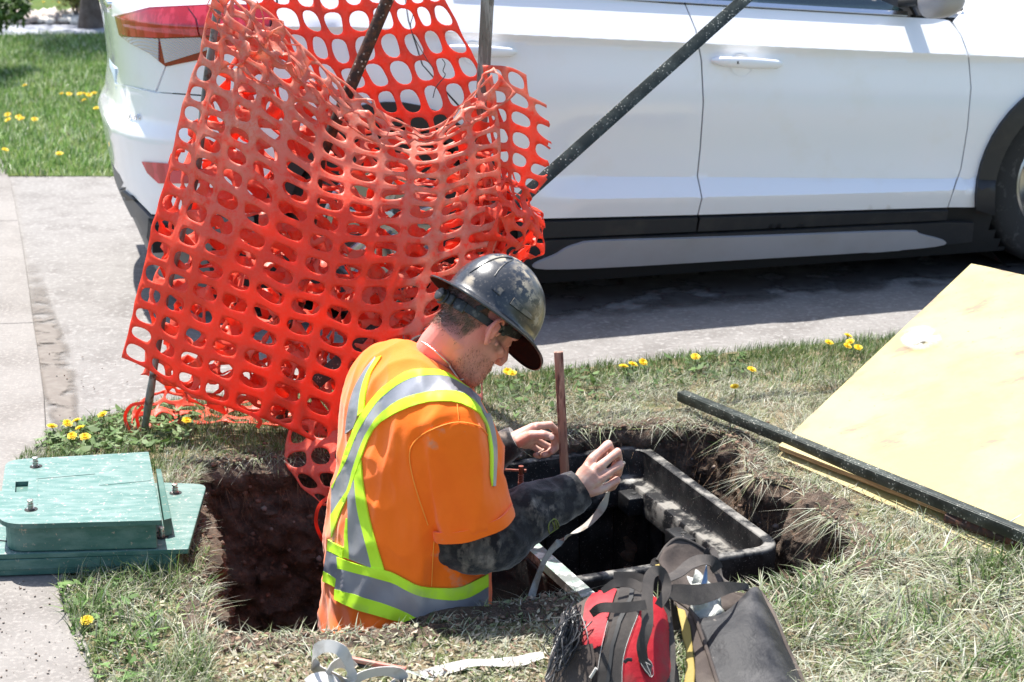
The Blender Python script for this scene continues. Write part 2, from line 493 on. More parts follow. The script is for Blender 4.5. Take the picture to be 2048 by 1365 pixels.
# one far-reaching ground sheet with the pit cut out, driveway and sidewalk above it
def rect(x0, y0, x1, y1): return [(x0, y0), (x1, y0), (x1, y1), (x0, y1)]
sheet('ground', rect(-120, -20, 120, 300), 60, -0.030, m_lawnbase, holes=[inner])
JO = [tuple(G(x, y)[:2]) for x, y in [(-60, 120), (-2, 310), (22, 366), (42, 470), (56, 560), (66, 640), (82, 740), (92, 830), (96, 1000), (140, 1180), (196, 1365), (300, 1700)]]
drive_far = [tuple(G(x, y)[:2]) for x, y in [(-400, 362), (15, 352), (205, 345), (600, 335), (1400, 300), (2300, 250), (3300, 215)]]
DRIVE = [(-0.7, 3.0), (12, 3.0), (14.0, 11.5)] + drive_far[::-1] + [JO[1], JO[3], JO[5], JO[6], JO[7]]
DRIVE = [(4.9, 5.0), (9.0, 5.5), (9.5, 12.3)] + drive_far[::-1][1:-1] + [(-3.2, 8.9), (-2.6, 6.9), (-2.0, 5.6), (-1.6, 4.75), (0.0, 4.9), (2.2, 5.3)]
DRIVE = [tuple(p) for p in DRIVE]
sheet('driveway', DRIVE, 0.5, -0.004, m_drive, holes=[inner])
# sidewalk band on the left: a slab with a rounded near edge
def slab(name, poly, z0, z1, m):
    bm = bmesh.new(); vs = [bm.verts.new((x, y, z1)) for x, y in poly]; f = bm.faces.new(vs)
    if f.normal.z < 0: f.normal_flip()
    r = bmesh.ops.extrude_face_region(bm, geom=[f]); 
    for v in [g for g in r['geom'] if isinstance(g, bmesh.types.BMVert)]: v.co.z = z0
    bmesh.ops.recalc_face_normals(bm, faces=bm.faces[:])
    ed = [e for e in bm.edges if all(v.co.z > z1 - 1e-4 for v in e.verts)]
    bmesh.ops.bevel(bm, geom=ed, offset=0.004, segments=2, profile=0.5, affect='EDGES')
    V = [tuple(v.co) for v in bm.verts]; Fc = [[v.index for v in f.verts] for f in bm.faces]
    bm.verts.index_update(); Fc = [[v.index for v in f.verts] for f in bm.faces]; bm.free()
    return mk(name, V, Fc, m, kind='structure', smooth=False)
jl = JO[1:9]
def slab_piece(name, a, b):
    pts = jl[a:b+1]
    left = [(p[0] - 1.9, p[1] - 0.15) for p in pts]
    return slab(name, pts + left[::-1], -0.2, 0.006, m_walk)
j0 = JO[1:]
jl = j0
# slabs with joints between them
def along(poly, t):
    for i in range(len(poly) - 1):
        a = Vector(poly[i]); b = Vector(poly[i+1]); L = (b - a).length
        if t <= L: return a.lerp(b, t / L)
        t -= L
    return Vector(poly[-1])
Ltot = sum((Vector(jl[i+1]) - Vector(jl[i])).length for i in range(len(jl) - 1))
n_sl = 4; prev = 0.0
for k in range(n_sl):
    t0 = Ltot * k / n_sl + 0.0025; t1 = Ltot * (k + 1) / n_sl - 0.0025
    pts = [tuple(along(jl, t0 + (t1 - t0) * q / 4)) for q in range(5)]
    slab('sidewalk_slab', pts + [(p[0] - 2.0, p[1] - 0.3) for p in pts][::-1], -0.2, 0.008, m_walk)
# damp stain in the joint
sp = [(60, 520), (78, 620), (90, 690), (106, 760), (118, 820), (128, 868)]; wdt = [12, 24, 38, 38, 30, 20]
V = []; E = []
cs = catmull([(*p, w) for p, w in zip(sp, wdt)], 6)
for (x, y, w) in cs:
    for q in range(9):
        s_ = -1 + 2 * q / 8; g = G(x + 6 + s_ * w * 1.15, y + s_ * 3, 0.0015); V.append(g)
        E.append(max(0, 1 - abs(s_)**2.2) * 1.0)
n_ = len(cs)
E = [e * min(1, 4 * (i // 9) / n_, 5 * (1 - (i // 9) / (n_ - 1)) + 0.2) for i, e in enumerate(E)]
mk('damp_stain', V, gridfaces(n_, 9), m_stain, kind='structure', attrs={'edge': E})

pp = [(x, y) for x, y in [(-1.0, 6.15), (0.2, 6.28), (1.2, 6.62), (2.4, 7.0), (3.6, 7.3), (3.2, 8.7), (1.2, 8.4), (-1.2, 7.9)]]  # dark wet ground under the car; its colour also deepens the car's shadow
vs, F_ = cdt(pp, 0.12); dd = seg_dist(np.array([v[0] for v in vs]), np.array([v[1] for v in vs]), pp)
m_wetshade = mat('wet_shaded_asphalt', (0.055, 0.05, 0.048), 0.6, var=((0.10, 0.095, 0.09), 10, 0.5, 0.7), alpha=(5, 0.40, 0.52, 1.6))
mk('wet_shade_patch', [(x, y, 0.0015) for x, y in vs], [f if (Vector((*vs[f[1]], 0)) - Vector((*vs[f[0]], 0))).cross(Vector((*vs[f[2]], 0)) - Vector((*vs[f[0]], 0))).z > 0 else f[::-1] for f in F_], m_wetshade, kind='structure', attrs={'edge': np.clip(dd / 0.22, 0, 1)})

# far things: lawn, road, stone bed
def gy(y): return G(0, y)[1]
sheet('far_lawn', [(-14, gy(352) - 0.0), (-1.9, gy(352)), (3.0, gy(330)), (9, 11.6), (14, gy(66)), (-14, gy(72))], 1.0, 0.006, m_lawnbase, amp=0.03)
sheet('road', rect(-30, gy(70), 40, gy(49)), 8, 0.0, m_road)
m_bed = mat('stone_bed', (0.42, 0.37, 0.32), 0.9, var=((0.55, 0.50, 0.45), 8, 0.4, 0.6), bump=(12, 0.9, 0.05))
sheet('stone_bed', rect(-30, gy(49), -3.6, gy(31)), 2, 0.012, m_bed)
sheet('far_drive', rect(-30, gy(31), 40, gy(25)), 8, 0.005, m_drive)
m_brown = mat('mulch', (0.16, 0.10, 0.075), 0.95, var=((0.28, 0.2, 0.16), 3, 0.4, 0.6), bump=(9, 0.9, 0.06))
sheet('garden_bed', rect(1.5, gy(49) + 0.1, 30, gy(-60)), 4, 0.02, m_brown)
# stones of the bed, loose
rs = np.random.default_rng(3)
ico = bmesh.new(); bmesh.ops.create_icosphere(ico, subdivisions=1, radius=1)
iv = np.array([v.co[:] for v in ico.verts]); itf = np.array([[v.index for v in f.verts] for f in ico.faces]); ico.free()
def pebbles(name, pts, size, colors, m, label=None, flat=0.6, **k):
    VV = []; FF = []; CC = []
    for i, p in enumerate(pts):
        s = size[0] + (size[1] - size[0]) * rs.random() ** 2
        v = iv * (1 + 0.25 * rs.standard_normal(iv.shape)) * s * np.array([1, 0.8 + 0.4 * rs.random(), flat])
        a = rs.random() * 6.28; c, s2 = math.cos(a), math.sin(a)
        v = v @ np.array([[c, s2, 0], [-s2, c, 0], [0, 0, 1]]) + np.array(p)
        VV.append(v); FF.append(itf + 12 * i); col = np.array(colors[rs.integers(len(colors))]) * (0.8 + 0.4 * rs.random()); CC.append(np.repeat(col[None], 12, 0))
    return mk(name, np.concatenate(VV), np.concatenate(FF), m, smooth=False, kind='stuff', attrs={'Col': np.concatenate(CC)}, label=label, **k)
m_peb = mat('pebble', (0, 0, 0), 0.9, attr='Col', bump=(60, 0.5, 0.01))
pts = [(rs.uniform(-6.5, -3.6), rs.uniform(gy(49), gy(31)), 0.03) for _ in range(900)]
pebbles('bed_stones', pts, (0.03, 0.09), [(0.5, 0.45, 0.4), (0.4, 0.34, 0.3), (0.6, 0.56, 0.5)], m_peb, label='pale rounded stones filling the bed beside the far road')
pebbles('wall_stones', PITWALL, (0.002, 0.010), [(0.12, 0.075, 0.05), (0.07, 0.045, 0.03), (0.22, 0.18, 0.15), (0.16, 0.10, 0.07)], m_peb, label='small stones and crumbs sticking out of the earth walls of the pit', flat=0.9)
# crumbs of earth round the pit and on the driveway edge
pts = []
C = np.array(PIT)
for _ in range(2600):
    i = rs.integers(len(C)); r_ = abs(rs.normal(0, 0.07)) ; a = rs.random() * 6.28
    x, y = C[i][0] + math.cos(a) * r_, C[i][1] + math.sin(a) * r_
    if not inpoly(np.array([x]), np.array([y]), PIT)[0]: pts.append((x, y, 0.012))
pebbles('earth_crumbs', pts, (0.002, 0.009), [(0.10, 0.055, 0.035), (0.15, 0.09, 0.06), (0.22, 0.15, 0.10)], m_peb, label='crumbs of brown earth strewn round the rim of the pit', flat=0.8)
pts = []
for _ in range(260):
    g = G(rs.uniform(0, 1000), rs.uniform(700, 900)); pts.append((g.x, g.y, 0.004))
for _ in range(130):
    g = G(rs.uniform(0, 200), rs.uniform(1150, 1365)); pts.append((g.x, g.y, 0.010))
pebbles('grit', pts, (0.0010, 0.0035), [(0.24, 0.20, 0.17), (0.15, 0.11, 0.085), (0.32, 0.29, 0.26)], m_peb, label='scattered grit on the concrete', flat=0.7)

# ---------------------------------------------------------------- grass
def blades(P, h, w, lean, cols, seg=3, up0=0.9, seed=0):
    """P (n,3) roots; h heights; w widths; lean = horizontal reach (n,2); returns arrays"""
    r = np.random.default_rng(seed); n = len(P)
    ts = np.linspace(0, 1, seg + 1)
    side = np.stack([-lean[:, 1], lean[:, 0]], 1); side /= np.linalg.norm(side, axis=1)[:, None] + 1e-9
    tw = r.normal(0, 0.9, n); side = np.stack([side[:, 0]*np.cos(tw) - side[:, 1]*np.sin(tw), side[:, 0]*np.sin(tw) + side[:, 1]*np.cos(tw)], 1)
    V = np.zeros((n, 2 * seg + 1, 3)); 
    for k, t in enumerate(ts):
        cx = P[:, 0] + lean[:, 0] * t**1.6; cy = P[:, 1] + lean[:, 1] * t**1.6
        cz = P[:, 2] + h * (t - 0.35 * t * t * np.minimum(1.6, np.linalg.norm(lean, axis=1) / (h + 1e-6)))
        ww = w * (1 - t) ** 0.6 * 0.5 * (0.75 + 0.5 * math.sin(math.pi * min(1, t + 0.2)))
        if k < seg:
            V[:, 2*k, 0] = cx - side[:, 0]*ww; V[:, 2*k, 1] = cy - side[:, 1]*ww; V[:, 2*k, 2] = cz
            V[:, 2*k+1, 0] = cx + side[:, 0]*ww; V[:, 2*k+1, 1] = cy + side[:, 1]*ww; V[:, 2*k+1, 2] = cz
        else: V[:, 2*k, 0] = cx; V[:, 2*k, 1] = cy; V[:, 2*k, 2] = cz
    tri = []
    for k in range(seg - 1): tri += [(2*k, 2*k+1, 2*k+3), (2*k, 2*k+3, 2*k+2)]
    k = seg - 1; tri.append((2*k, 2*k+1, 2*k+2))
    tri = np.array(tri); nv = 2 * seg + 1
    Fc = (tri[None] + (np.arange(n) * nv)[:, None, None]).reshape(-1, 3)
    cc = np.repeat(cols[:, None, :], nv, 1)
    return V.reshape(-1, 3), Fc, cc.reshape(-1, 3)
STRAW = np.array([(0.37, 0.35, 0.265), (0.29, 0.27, 0.20), (0.46, 0.45, 0.37), (0.18, 0.15, 0.105), (0.33, 0.35, 0.27), (0.26, 0.29, 0.21)])
OLIVE = np.array([(0.22, 0.26, 0.12), (0.16, 0.20, 0.09), (0.30, 0.33, 0.19), (0.38, 0.41, 0.28)])
GREEN = np.array([(0.07, 0.14, 0.03), (0.11, 0.20, 0.04), (0.05, 0.10, 0.025), (0.15, 0.24, 0.07)])
def noise2(X, Y, s, seed=0):
    r = np.random.default_rng(seed + 100); out = np.zeros(X.shape)
    for k in range(10):
        a = r.random() * 6.28; f = s * (0.6 + 1.2 * r.random()); out += np.sin((X*math.cos(a) + Y*math.sin(a)) * f * 6.28 + r.random() * 6.28)
    return out / 10 * 2.2      # about -1..1
def grass_field(name, poly, dens, label, hh, ww, flat, mix, seed, seg=3, tuft=0.35, excl=PIT, edge_pad=0.0, kind='stuff', zbase=0.0, gain=1.0):
    """mix(X,Y) -> probabilities (straw, olive, green)"""
    r = np.random.default_rng(seed)
    pa = np.array(poly); x0, y0 = pa.min(0); x1, y1 = pa.max(0)
    n = int((x1 - x0) * (y1 - y0) * dens)
    X = r.uniform(x0, x1, n); Y = r.uniform(y0, y1, n)
    k = inpoly(X, Y, poly)
    if excl is not None: k &= ~inpoly(X, Y, excl)
    X = X[k]; Y = Y[k]
    # only what the frame and a step beside it can see
    d = Y * CP + CAM_H * SP; px = 1024 + FPX * X / d
    k = (px > -260) & (px < 2400); X = X[k]; Y = Y[k]
    cl = noise2(X, Y, 3.3, seed) + 0.6 * noise2(X, Y, 9, seed + 1)
    k = r.random(len(X)) < np.clip(0.75 + tuft * cl, 0.12, 1); X = X[k]; Y = Y[k]; cl = cl[k]
    n = len(X); ps, po, pg = mix(X, Y, r)
    u = r.random(n); cols = np.where((u < ps)[:, None], STRAW[r.integers(0, len(STRAW), n)], np.where((u < ps + po)[:, None], OLIVE[r.integers(0, len(OLIVE), n)], GREEN[r.integers(0, len(GREEN), n)]))
    dead = u < ps
    cols = cols * (0.75 + 0.5 * r.random(n))[:, None] * gain
    fl = np.clip(flat(X, Y) + 0.25 * r.normal(size=n), 0, 1) * np.where(dead, 1.1, 0.8)
    h = (hh[0] + (hh[1] - hh[0]) * r.random(n) ** 1.6) * (1 + 0.25 * cl)
    th = np.interp(fl, [0, 1], [0.25, 1.42]); th = th + 0.18 * r.normal(size=n)
    a0 = noise2(X, Y, 2.2, seed + 5) * 2.6 + r.normal(0, 0.95, n) + np.where(r.random(n) < 0.2, 3.1, 0)
    L = h * (1 + 0.5 * fl)
    lean = np.stack([np.cos(a0), np.sin(a0)], 1) * (L * np.sin(np.clip(th, 0, 1.5)))[:, None]
    hz = L * np.cos(np.clip(th, 0, 1.5)) + 0.006 + 0.012 * r.random(n) * fl
    w = (ww[0] + (ww[1] - ww[0]) * r.random(n) ** 1.5)
    z0 = zbase + 0.012 * r.random(n) * fl
    V, Fc, cc = blades(np.stack([X, Y, z0], 1), hz, w, lean, cols, seg, seed=seed)
    V[:, 2] = np.maximum(V[:, 2], zbase + 0.002)
    return mk(name, V, Fc, m_blade, smooth=True, kind=kind, label=label, attrs={'Col': cc})
def pxyof(X, Y):
    d = Y * CP + CAM_H * SP; return 1024 + FPX * X / d, 682.5 - FPX * (Y * SP - CAM_H * CP) / d
def interp_line(px, pts): return np.interp(px, [p[0] for p in pts], [p[1] for p in pts])
def green_frac(X, Y):
    px, py = pxyof(X, Y)
    # distance below the driveway edge, in photograph pixels
    e = interp_line(px, VERGE_PX); d = py - e
    nz = noise2(X, Y, 2.6, 31)
    g = np.zeros(X.shape)
    right = (px > 960)
    band = interp_line(px, [(960, 85), (1200, 45), (1450, 60), (1700, 95), (1800, 95)])
    g = np.where(right & (py < 900), np.clip(1.25 - d / band, 0, 1), g)
    g = np.where((px < 960) & (py < 960), np.clip(0.85 - 0.0 * d, 0, 1), g)
    g = np.where((px > 330) & (px < 480) & (py > 900) & (py < 1000), 0.25, g)
    g = np.where((px < 430) & (py > 1100), np.clip(0.60 + 0.35 * nz - np.clip((px - 230) / 260, 0, 1) * 0.45, 0, 1), g)
    g = np.where((px > 430) & (px < 1300) & (py > 1180), np.clip(0.14 + 0.22 * nz, 0, 0.6), g)
    g = np.where((px > 1300) & (py > 1090), np.clip(0.20 + 0.42 * nz, 0.02, 0.75), g)
    return g
def mix_main(X, Y, r):
    g = green_frac(X, Y)
    return (1 - g) * 0.72, (1 - g) * 0.28 + g * 0.45, g * 0.55
def flat_main(X, Y):
    px, py = pxyof(X, Y); g = green_frac(X, Y)
    return np.clip(0.86 - 0.62 * g, 0, 1)
near_poly = [p for p in VERGE]
far_band = [tuple(G(x, y)[:2]) for x, y in [(40, 918), (110, 866), (200, 836), (300, 810), (450, 798), (620, 786), (800, 768), (1000, 750), (1200, 733), (1450, 706), (1740, 680), (2100, 650), (2400, 625), (2600, 900), (1750, 960), (1490, 900), (1350, 860), (1220, 862), (980, 890), (600, 920), (400, 950), (390, 1120), (260, 1150), (200, 1000), (0, 1010)]]
grass_field('grass_far_side', far_band, 30000, 'short green and straw grass between the pit and the driveway', (0.018, 0.042), (0.0014, 0.0034), flat_main, mix_main, 11)
right_zone = [tuple(G(x, y)[:2]) for x, y in [(1500, 900), (1900, 880), (2700, 900), (2700, 1150), (1710, 1130), (1600, 1160), (1480, 980)]]
grass_field('grass_beside_board', right_zone, 23000, 'trampled straw coloured grass between the pit and the yellow board', (0.02, 0.05), (0.0014, 0.0036), flat_main, mix_main, 12)
br_zone = [tuple(G(x, y)[:2]) for x, y in [(1530, 1180), (1720, 1115), (2500, 1120), (2700, 1600), (1300, 1600), (1300, 1230)]]
grass_field('grass_near_right', br_zone, 17000, 'tangled dead and living grass in the near right corner', (0.03, 0.085), (0.0020, 0.0062), lambda X, Y: np.clip(flat_main(X, Y) * 1.08, 0, 1), mix_main, 13, seg=4)
bm_zone = [tuple(G(x, y)[:2]) for x, y in [(400, 1270), (640, 1270), (880, 1246), (985, 1215), (1120, 1190), (1300, 1215), (1300, 1600), (380, 1600)]]
grass_field('grass_near_middle', bm_zone, 15500, 'thin dry grass and clippings on the near lip of the pit', (0.012, 0.040), (0.0014, 0.0042), flat_main, mix_main, 14)
bl_zone = [tuple(G(x, y)[:2]) for x, y in [(105, 1175), (250, 1140), (424, 1110), (430, 1275), (400, 1600), (270, 1600), (185, 1370), (140, 1260)]]
grass_field('grass_near_left', bl_zone, 19000, 'green grass tufts beside the sidewalk in the near left corner', (0.03, 0.075), (0.0016, 0.0042), flat_main, mix_main, 15, seg=4)
# turf hanging over the pit's edge
C = np.array(PIT); nb = 6500
r5 = np.random.default_rng(5)
i = r5.integers(0, len(C), nb); t = r5.random(nb)[:, None]
P = C[i] * (1 - t) + C[(i + 1) % len(C)] * t
T = C[(i + 1) % len(C)] - C[i]; T /= np.linalg.norm(T, axis=1)[:, None] + 1e-9
area = sum(C[k][0]*C[(k+1) % len(C)][1] - C[(k+1) % len(C)][0]*C[k][1] for k in range(len(C)))
inw = np.stack([-T[:, 1], T[:, 0]], 1) * (1 if area > 0 else -1)
ppx, ppy = pxyof(P[:, 0], P[:, 1])
longz = ((ppx > 1450) & (ppx < 1680) & (ppy < 1060)).astype(float)
pn = noise2(P[:, 0], P[:, 1], 2.2, 77)
keepz = r5.random(nb) < np.where(longz > 0, 0.8, np.where(ppy < 960, 0.55, 0.3)) * np.clip(0.5 + pn * 1.3, 0.05, 1)
drop = (0.012 + 0.045 * r5.random(nb)**2) * (1 + 0.9 * longz)
P3 = np.stack([P[:, 0] - inw[:, 0]*0.015, P[:, 1] - inw[:, 1]*0.015, np.full(nb, 0.008)], 1)
ln = inw * (0.02 + 0.045 * r5.random(nb))[:, None] * (1 + 0.8*longz)[:, None] + r5.normal(0, 0.045, (nb, 2))
gcol = np.where((r5.random(nb) < 0.72)[:, None], STRAW[r5.integers(0, 6, nb)] * np.where(longz > 0, 1.0, 0.8)[:, None], OLIVE[r5.integers(0, 4, nb)])
V, Fc, cc = blades(P3, np.full(nb, 0.015), 0.0013 + 0.0018 * r5.random(nb), ln, gcol, 4, seed=9)
V = V.reshape(nb, 9, 3); tt = np.array([0, 0, 1, 1, 2, 2, 3, 3, 4]) / 4
sc_l = np.where(ppx < 470, 0.45, 1.0); V[:, :, 0] = P3[:, None, 0] + (V[:, :, 0] - P3[:, None, 0]) * sc_l[:, None]; V[:, :, 1] = P3[:, None, 1] + (V[:, :, 1] - P3[:, None, 1]) * sc_l[:, None]
V[:, :, 2] -= drop[:, None] * np.clip(tt - 0.3, 0, 1)[None] ** 1.3 * 1.5
V = V[keepz].reshape(-1, 3); cc = cc.reshape(nb, 9, 3)[keepz].reshape(-1, 3); Fc = Fc[:int(keepz.sum()) * 7]
mk('overhanging_turf', V, Fc, m_blade, kind='stuff', label='roots and grass hanging over the rim of the pit', attrs={'Col': cc})
# fine rootlets dangling on the walls
nb = 1500; i = r5.integers(0, len(C), nb); P = C[i] + inw[0] * 0; Tn = np.roll(C, -1, 0) - C; Tn /= np.linalg.norm(Tn, axis=1)[:, None]
iw = np.stack([-Tn[:, 1], Tn[:, 0]], 1)[i] * (1 if area > 0 else -1)
P3 = np.stack([P[:, 0] + iw[:, 0]*0.01, P[:, 1] + iw[:, 1]*0.01, -0.03 - 0.10 * r5.random(nb)**1.5], 1)
V, Fc, cc = blades(P3, np.full(nb, 0.004), np.full(nb, 0.0011), iw * 0.025 + r5.normal(0, 0.02, (nb, 2)), np.tile(np.array([[0.30, 0.19, 0.11]]), (nb, 1)), 4, seed=19)
V = V.reshape(nb, 9, 3); V[:, :, 2] -= (0.03 + 0.08 * r5.random(nb))[:, None] * tt[None]
mk('rootlets', V.reshape(-1, 3), Fc, m_blade, kind='stuff', label='thin brown roots poking from the walls of the pit', attrs={'Col': cc})
# far lawn blades
fl_poly = [(-4.2, gy(350) - 0.07), (-2.6, gy(350) - 0.05), (-1.9, gy(350) - 0.08), (-1.0, gy(350) - 0.04), (-0.9, gy(70)), (-5.5, gy(70))]
grass_field('far_lawn_grass', fl_poly, 3300, 'mown bright green lawn beyond the driveway', (0.03, 0.065), (0.004, 0.008), lambda X, Y: np.full(X.shape, 0.25), lambda X, Y, r: (np.clip(0.04 + 0.12*noise2(X, Y, 0.8, 2), 0, 0.3), np.full(X.shape, 0.30), np.full(X.shape, 0.5)), 16, seg=2, excl=None, gain=1.5)
# ---------------------------------------------------------------- the white car
CY = R_(16.0)
CU = Vector((math.cos(CY), math.sin(CY), 0)); CN = Vector((math.sin(CY), -math.cos(CY), 0))
CO = Vector((-0.447, 6.25, 0))
def car(x, q, z): return CO + CU * x + CN * q + Vector((0, 0, z))
def p2c(px, py, q=0.0):       # pixel -> (x, z) on the side plane
    r = ray(px, py); o = Vector((0, 0, CAM_H)); p0 = CO + CN * q
    t = (p0 - o).dot(CN) / r.dot(CN); h = o + r * t
    return (h - p0).dot(CU), h.z
def kline(pts):
    c = sorted(p2c(*p) for p in pts); return [a for a, b in c], [b for a, b in c]
K_belt = kline([(560, -42), (1100, -9), (1370, 9), (1830, 36), (1940, 44), (2200, 52)])
K_cre = kline([(420, 40), (850, 62), (1400, 86), (1940, 112), (2140, 118)])
K_cr2 = kline([(420, 52), (850, 74), (1400, 98), (1940, 122), (2140, 128)])
K_mid = kline([(420, 190), (850, 205), (1400, 215), (1940, 222), (2140, 224)])
K_A0 = kline([(420, 312), (1090, 325), (1390, 322), (1800, 335), (2140, 330)])
K_A = kline([(420, 350), (1090, 356), (1390, 352), (1800, 366), (2140, 360)])
K_B = kline([(420, 402), (1090, 398), (1390, 393), (1800, 382), (2140, 372)])
K_cl = kline([(420, 455), (1050, 440), (1395, 430), (1900, 413), (2140, 405)])
_fit = {}
def KZ(k, x):
    i = id(k)
    if i not in _fit: _fit[i] = (np.polyfit(k[0], k[1], 2), min(k[0]), max(k[0]))
    p, lo_, hi_ = _fit[i]; return float(np.polyval(p, min(max(x, lo_), hi_)))
FX0 = p2c(2145, 425)[0]      # front hub station
HALF = 0.915
def prof(x):
    """(z, outward offset from the side plane) from sill to roof"""
    zb = KZ(K_belt, x); f = np.interp(x, [FX0 - 0.55, FX0 - 0.2], [1, 0]) * np.interp(x, [0.55, 0.75], [0, 1])
    P = [(0.08, -0.10), (0.14, -0.07), (0.26, -0.03), (KZ(K_cl, x), -0.006), (KZ(K_B, x), 0.014 * f + 0.006), (KZ(K_A, x), -0.026 * f), (KZ(K_A0, x), -0.020 * f),
         (KZ(K_mid, x), 0.004), (KZ(K_cr2, x), -0.012), (KZ(K_cre, x), 0.0), (zb, -0.088)]
    h = np.interp(x, [1.9, 2.5], [1.0, 0.02]); rr = np.interp(x, [-0.95, -0.5, -0.2], [0.25, 0.75, 1.0])
    top = zb + (1.62 - zb) * max(0.20, min(h, rr))
    P += [(zb + (top - zb) * 0.06, -0.11), (zb + (top - zb) * 0.55, -0.20), (zb + (top - zb) * 0.93, -0.29), (zb + (top - zb) * 1.0, -0.40), (top + 0.03 * h + 0.01, -0.75), (top + 0.035 * h + 0.012, -0.915)]
    return P
XR = ([0.05, 0.30, 0.37, 0.50, 0.58, 0.68, 0.74, 0.85, 1.0, 1.1, 1.2, 1.35, 1.62, 1.7], [-.76, -.85, -.885, -.905, -.915, -.932, -.90, -.882, -.89, -.905, -.885, -.82, -.55, -.48])
stations = []
nr = 26
XM = -0.18; XE = FX0 + 0.84; XMF = FX0 + 0.25
for k in range(nr): stations.append(('r', math.pi / 2 * k / nr))
xs = list(np.arange(XM, XMF, 0.035))
for x in xs: stations.append(('s', x))
for k in range(1, 15): stations.append(('f', math.pi / 2 * k / 14))
SUB = [3, 3, 3, 4, 4, 4, 7, 7, 2, 4, 2, 4, 4, 2, 3, 2]
rows = []
def ip(P):
    out = []
    for i in range(len(P) - 1):
        n = SUB[i]
        for k in range(n):
            t = k / n
            if i in (6, 7):       # soft curve through the door skin
                a = P[i-1] if i > 6 else P[i]; b, c = P[i], P[i+1]; d = P[i+2] if i < 7 else P[i+1]
                o = tuple(0.5*((2*b[j]) + (-a[j]+c[j])*t + (2*a[j]-5*b[j]+4*c[j]-d[j])*t*t + (-a[j]+3*b[j]-3*c[j]+d[j])*t**3) for j in (0, 1))
                out.append((b[0] + (c[0]-b[0])*t, o[1]))
            else: out.append((P[i][0] + (P[i+1][0]-P[i][0])*t, P[i][1] + (P[i+1][1]-P[i][1])*t))
    out.append(P[-1]); return out
CV = []
for (kind, a) in stations:
    xx = {'r': XM, 's': a, 'f': XMF}[kind]
    for (z, q) in ip(prof(xx)):
        hw = HALF + q
        if kind == 'r':
            xr = np.interp(z, *XR); e = 2 / 3.1
            x = XM - (XM - xr) * math.cos(a) ** e if a > 0 else xr
            w = hw * math.sin(a) ** e if a > 0 else 0.0
        elif kind == 'f':
            xf = np.interp(z, [0.1, 0.3, 0.6, 0.85, 1.0, 1.1], [XE - .1, XE, XE, XE - .08, XE - .3, XE - .45]); e = 2 / 2.8
            x = XMF + (xf - XMF) * math.sin(a) ** e; w = hw * max(0.0, math.cos(a)) ** e
        else: x = a; w = hw
        CV.append((x, w - HALF, z))
nrow = len(ip(prof(1.0))); nst = len(stations)
CW = [car(*p) for p in CV]
CF = gridfaces(nst, nrow)
car_bvh = BVHTree.FromPolygons(CW, CF)
if __name__ == '__main__': print('front hub x', FX0, 'px', proj(car(0, 0, .35)), proj(car(FX0, 0, .35)), 'faces', len(CF))

KLINES = []
for K, ki in ((K_cre, 9), (K_cr2, 8), (K_A0, 6), (K_A, 5), (K_B, 4)):
    KLINES.append([proj(car(x, prof(x)[ki][1], prof(x)[ki][0])) for x in np.arange(-0.15, FX0 + 0.2, 0.07)])
m_paint = mat('car_white_paint', (0.86, 0.865, 0.885), 0.22, spec=0.5, coat=0.8, var=((0.83, 0.82, 0.80), 5, 0.55, 0.8))
m_clad = mat('car_black_plastic', (0.022, 0.023, 0.025), 0.5, spec=0.4, bump=(700, 0.15, 0.0006), var=((0.045, 0.042, 0.038), 9, 0.5, 0.8))
m_grey = mat('car_grey_trim', (0.36, 0.35, 0.36), 0.45, var=((0.31, 0.295, 0.28), 4, 0.45, 0.8))
m_dgrey = mat('car_lower_bumper', (0.10, 0.105, 0.115), 0.5, var=((0.14, 0.135, 0.13), 8, 0.5, 0.8))
m_gap = mat('car_shadow_gap', (0.012, 0.012, 0.012), 0.8)
m_red = mat('lamp_red_lens', (0.42, 0.008, 0.015), 0.12, coat=1.0, var=((0.60, 0.03, 0.05), 18, 0.5, 0.56, (1, 1, 0.3)))
m_redd = mat('lamp_dark_red', (0.26, 0.005, 0.012), 0.12, coat=1.0)
m_clear = mat('lamp_clear_lens', (0.52, 0.48, 0.48), 0.15, coat=1.0, wave=(60, 0.8, 0.004, 'DIAGONAL'))
m_glass = mat('car_window_glass', (0.018, 0.035, 0.04), 0.03, spec=0.9, coat=1.0)
m_chrome = mat('car_bright_strip', (0.70, 0.70, 0.72), 0.22, metal=1.0)
m_tyre = mat('tyre_rubber', (0.025, 0.024, 0.023), 0.85, var=((0.09, 0.085, 0.08), 26, 0.55, 0.72), bump=(120, 0.4, 0.003))
m_rim = mat('wheel_alloy', (0.45, 0.45, 0.46), 0.3, metal=1.0)
m_under = mat('car_underbody', (0.01, 0.01, 0.01), 0.9)

suv = root('white_car', car(1.3, -0.9, 0), 'white compact utility car with black sills parked on the driveway behind the pit', 'car')
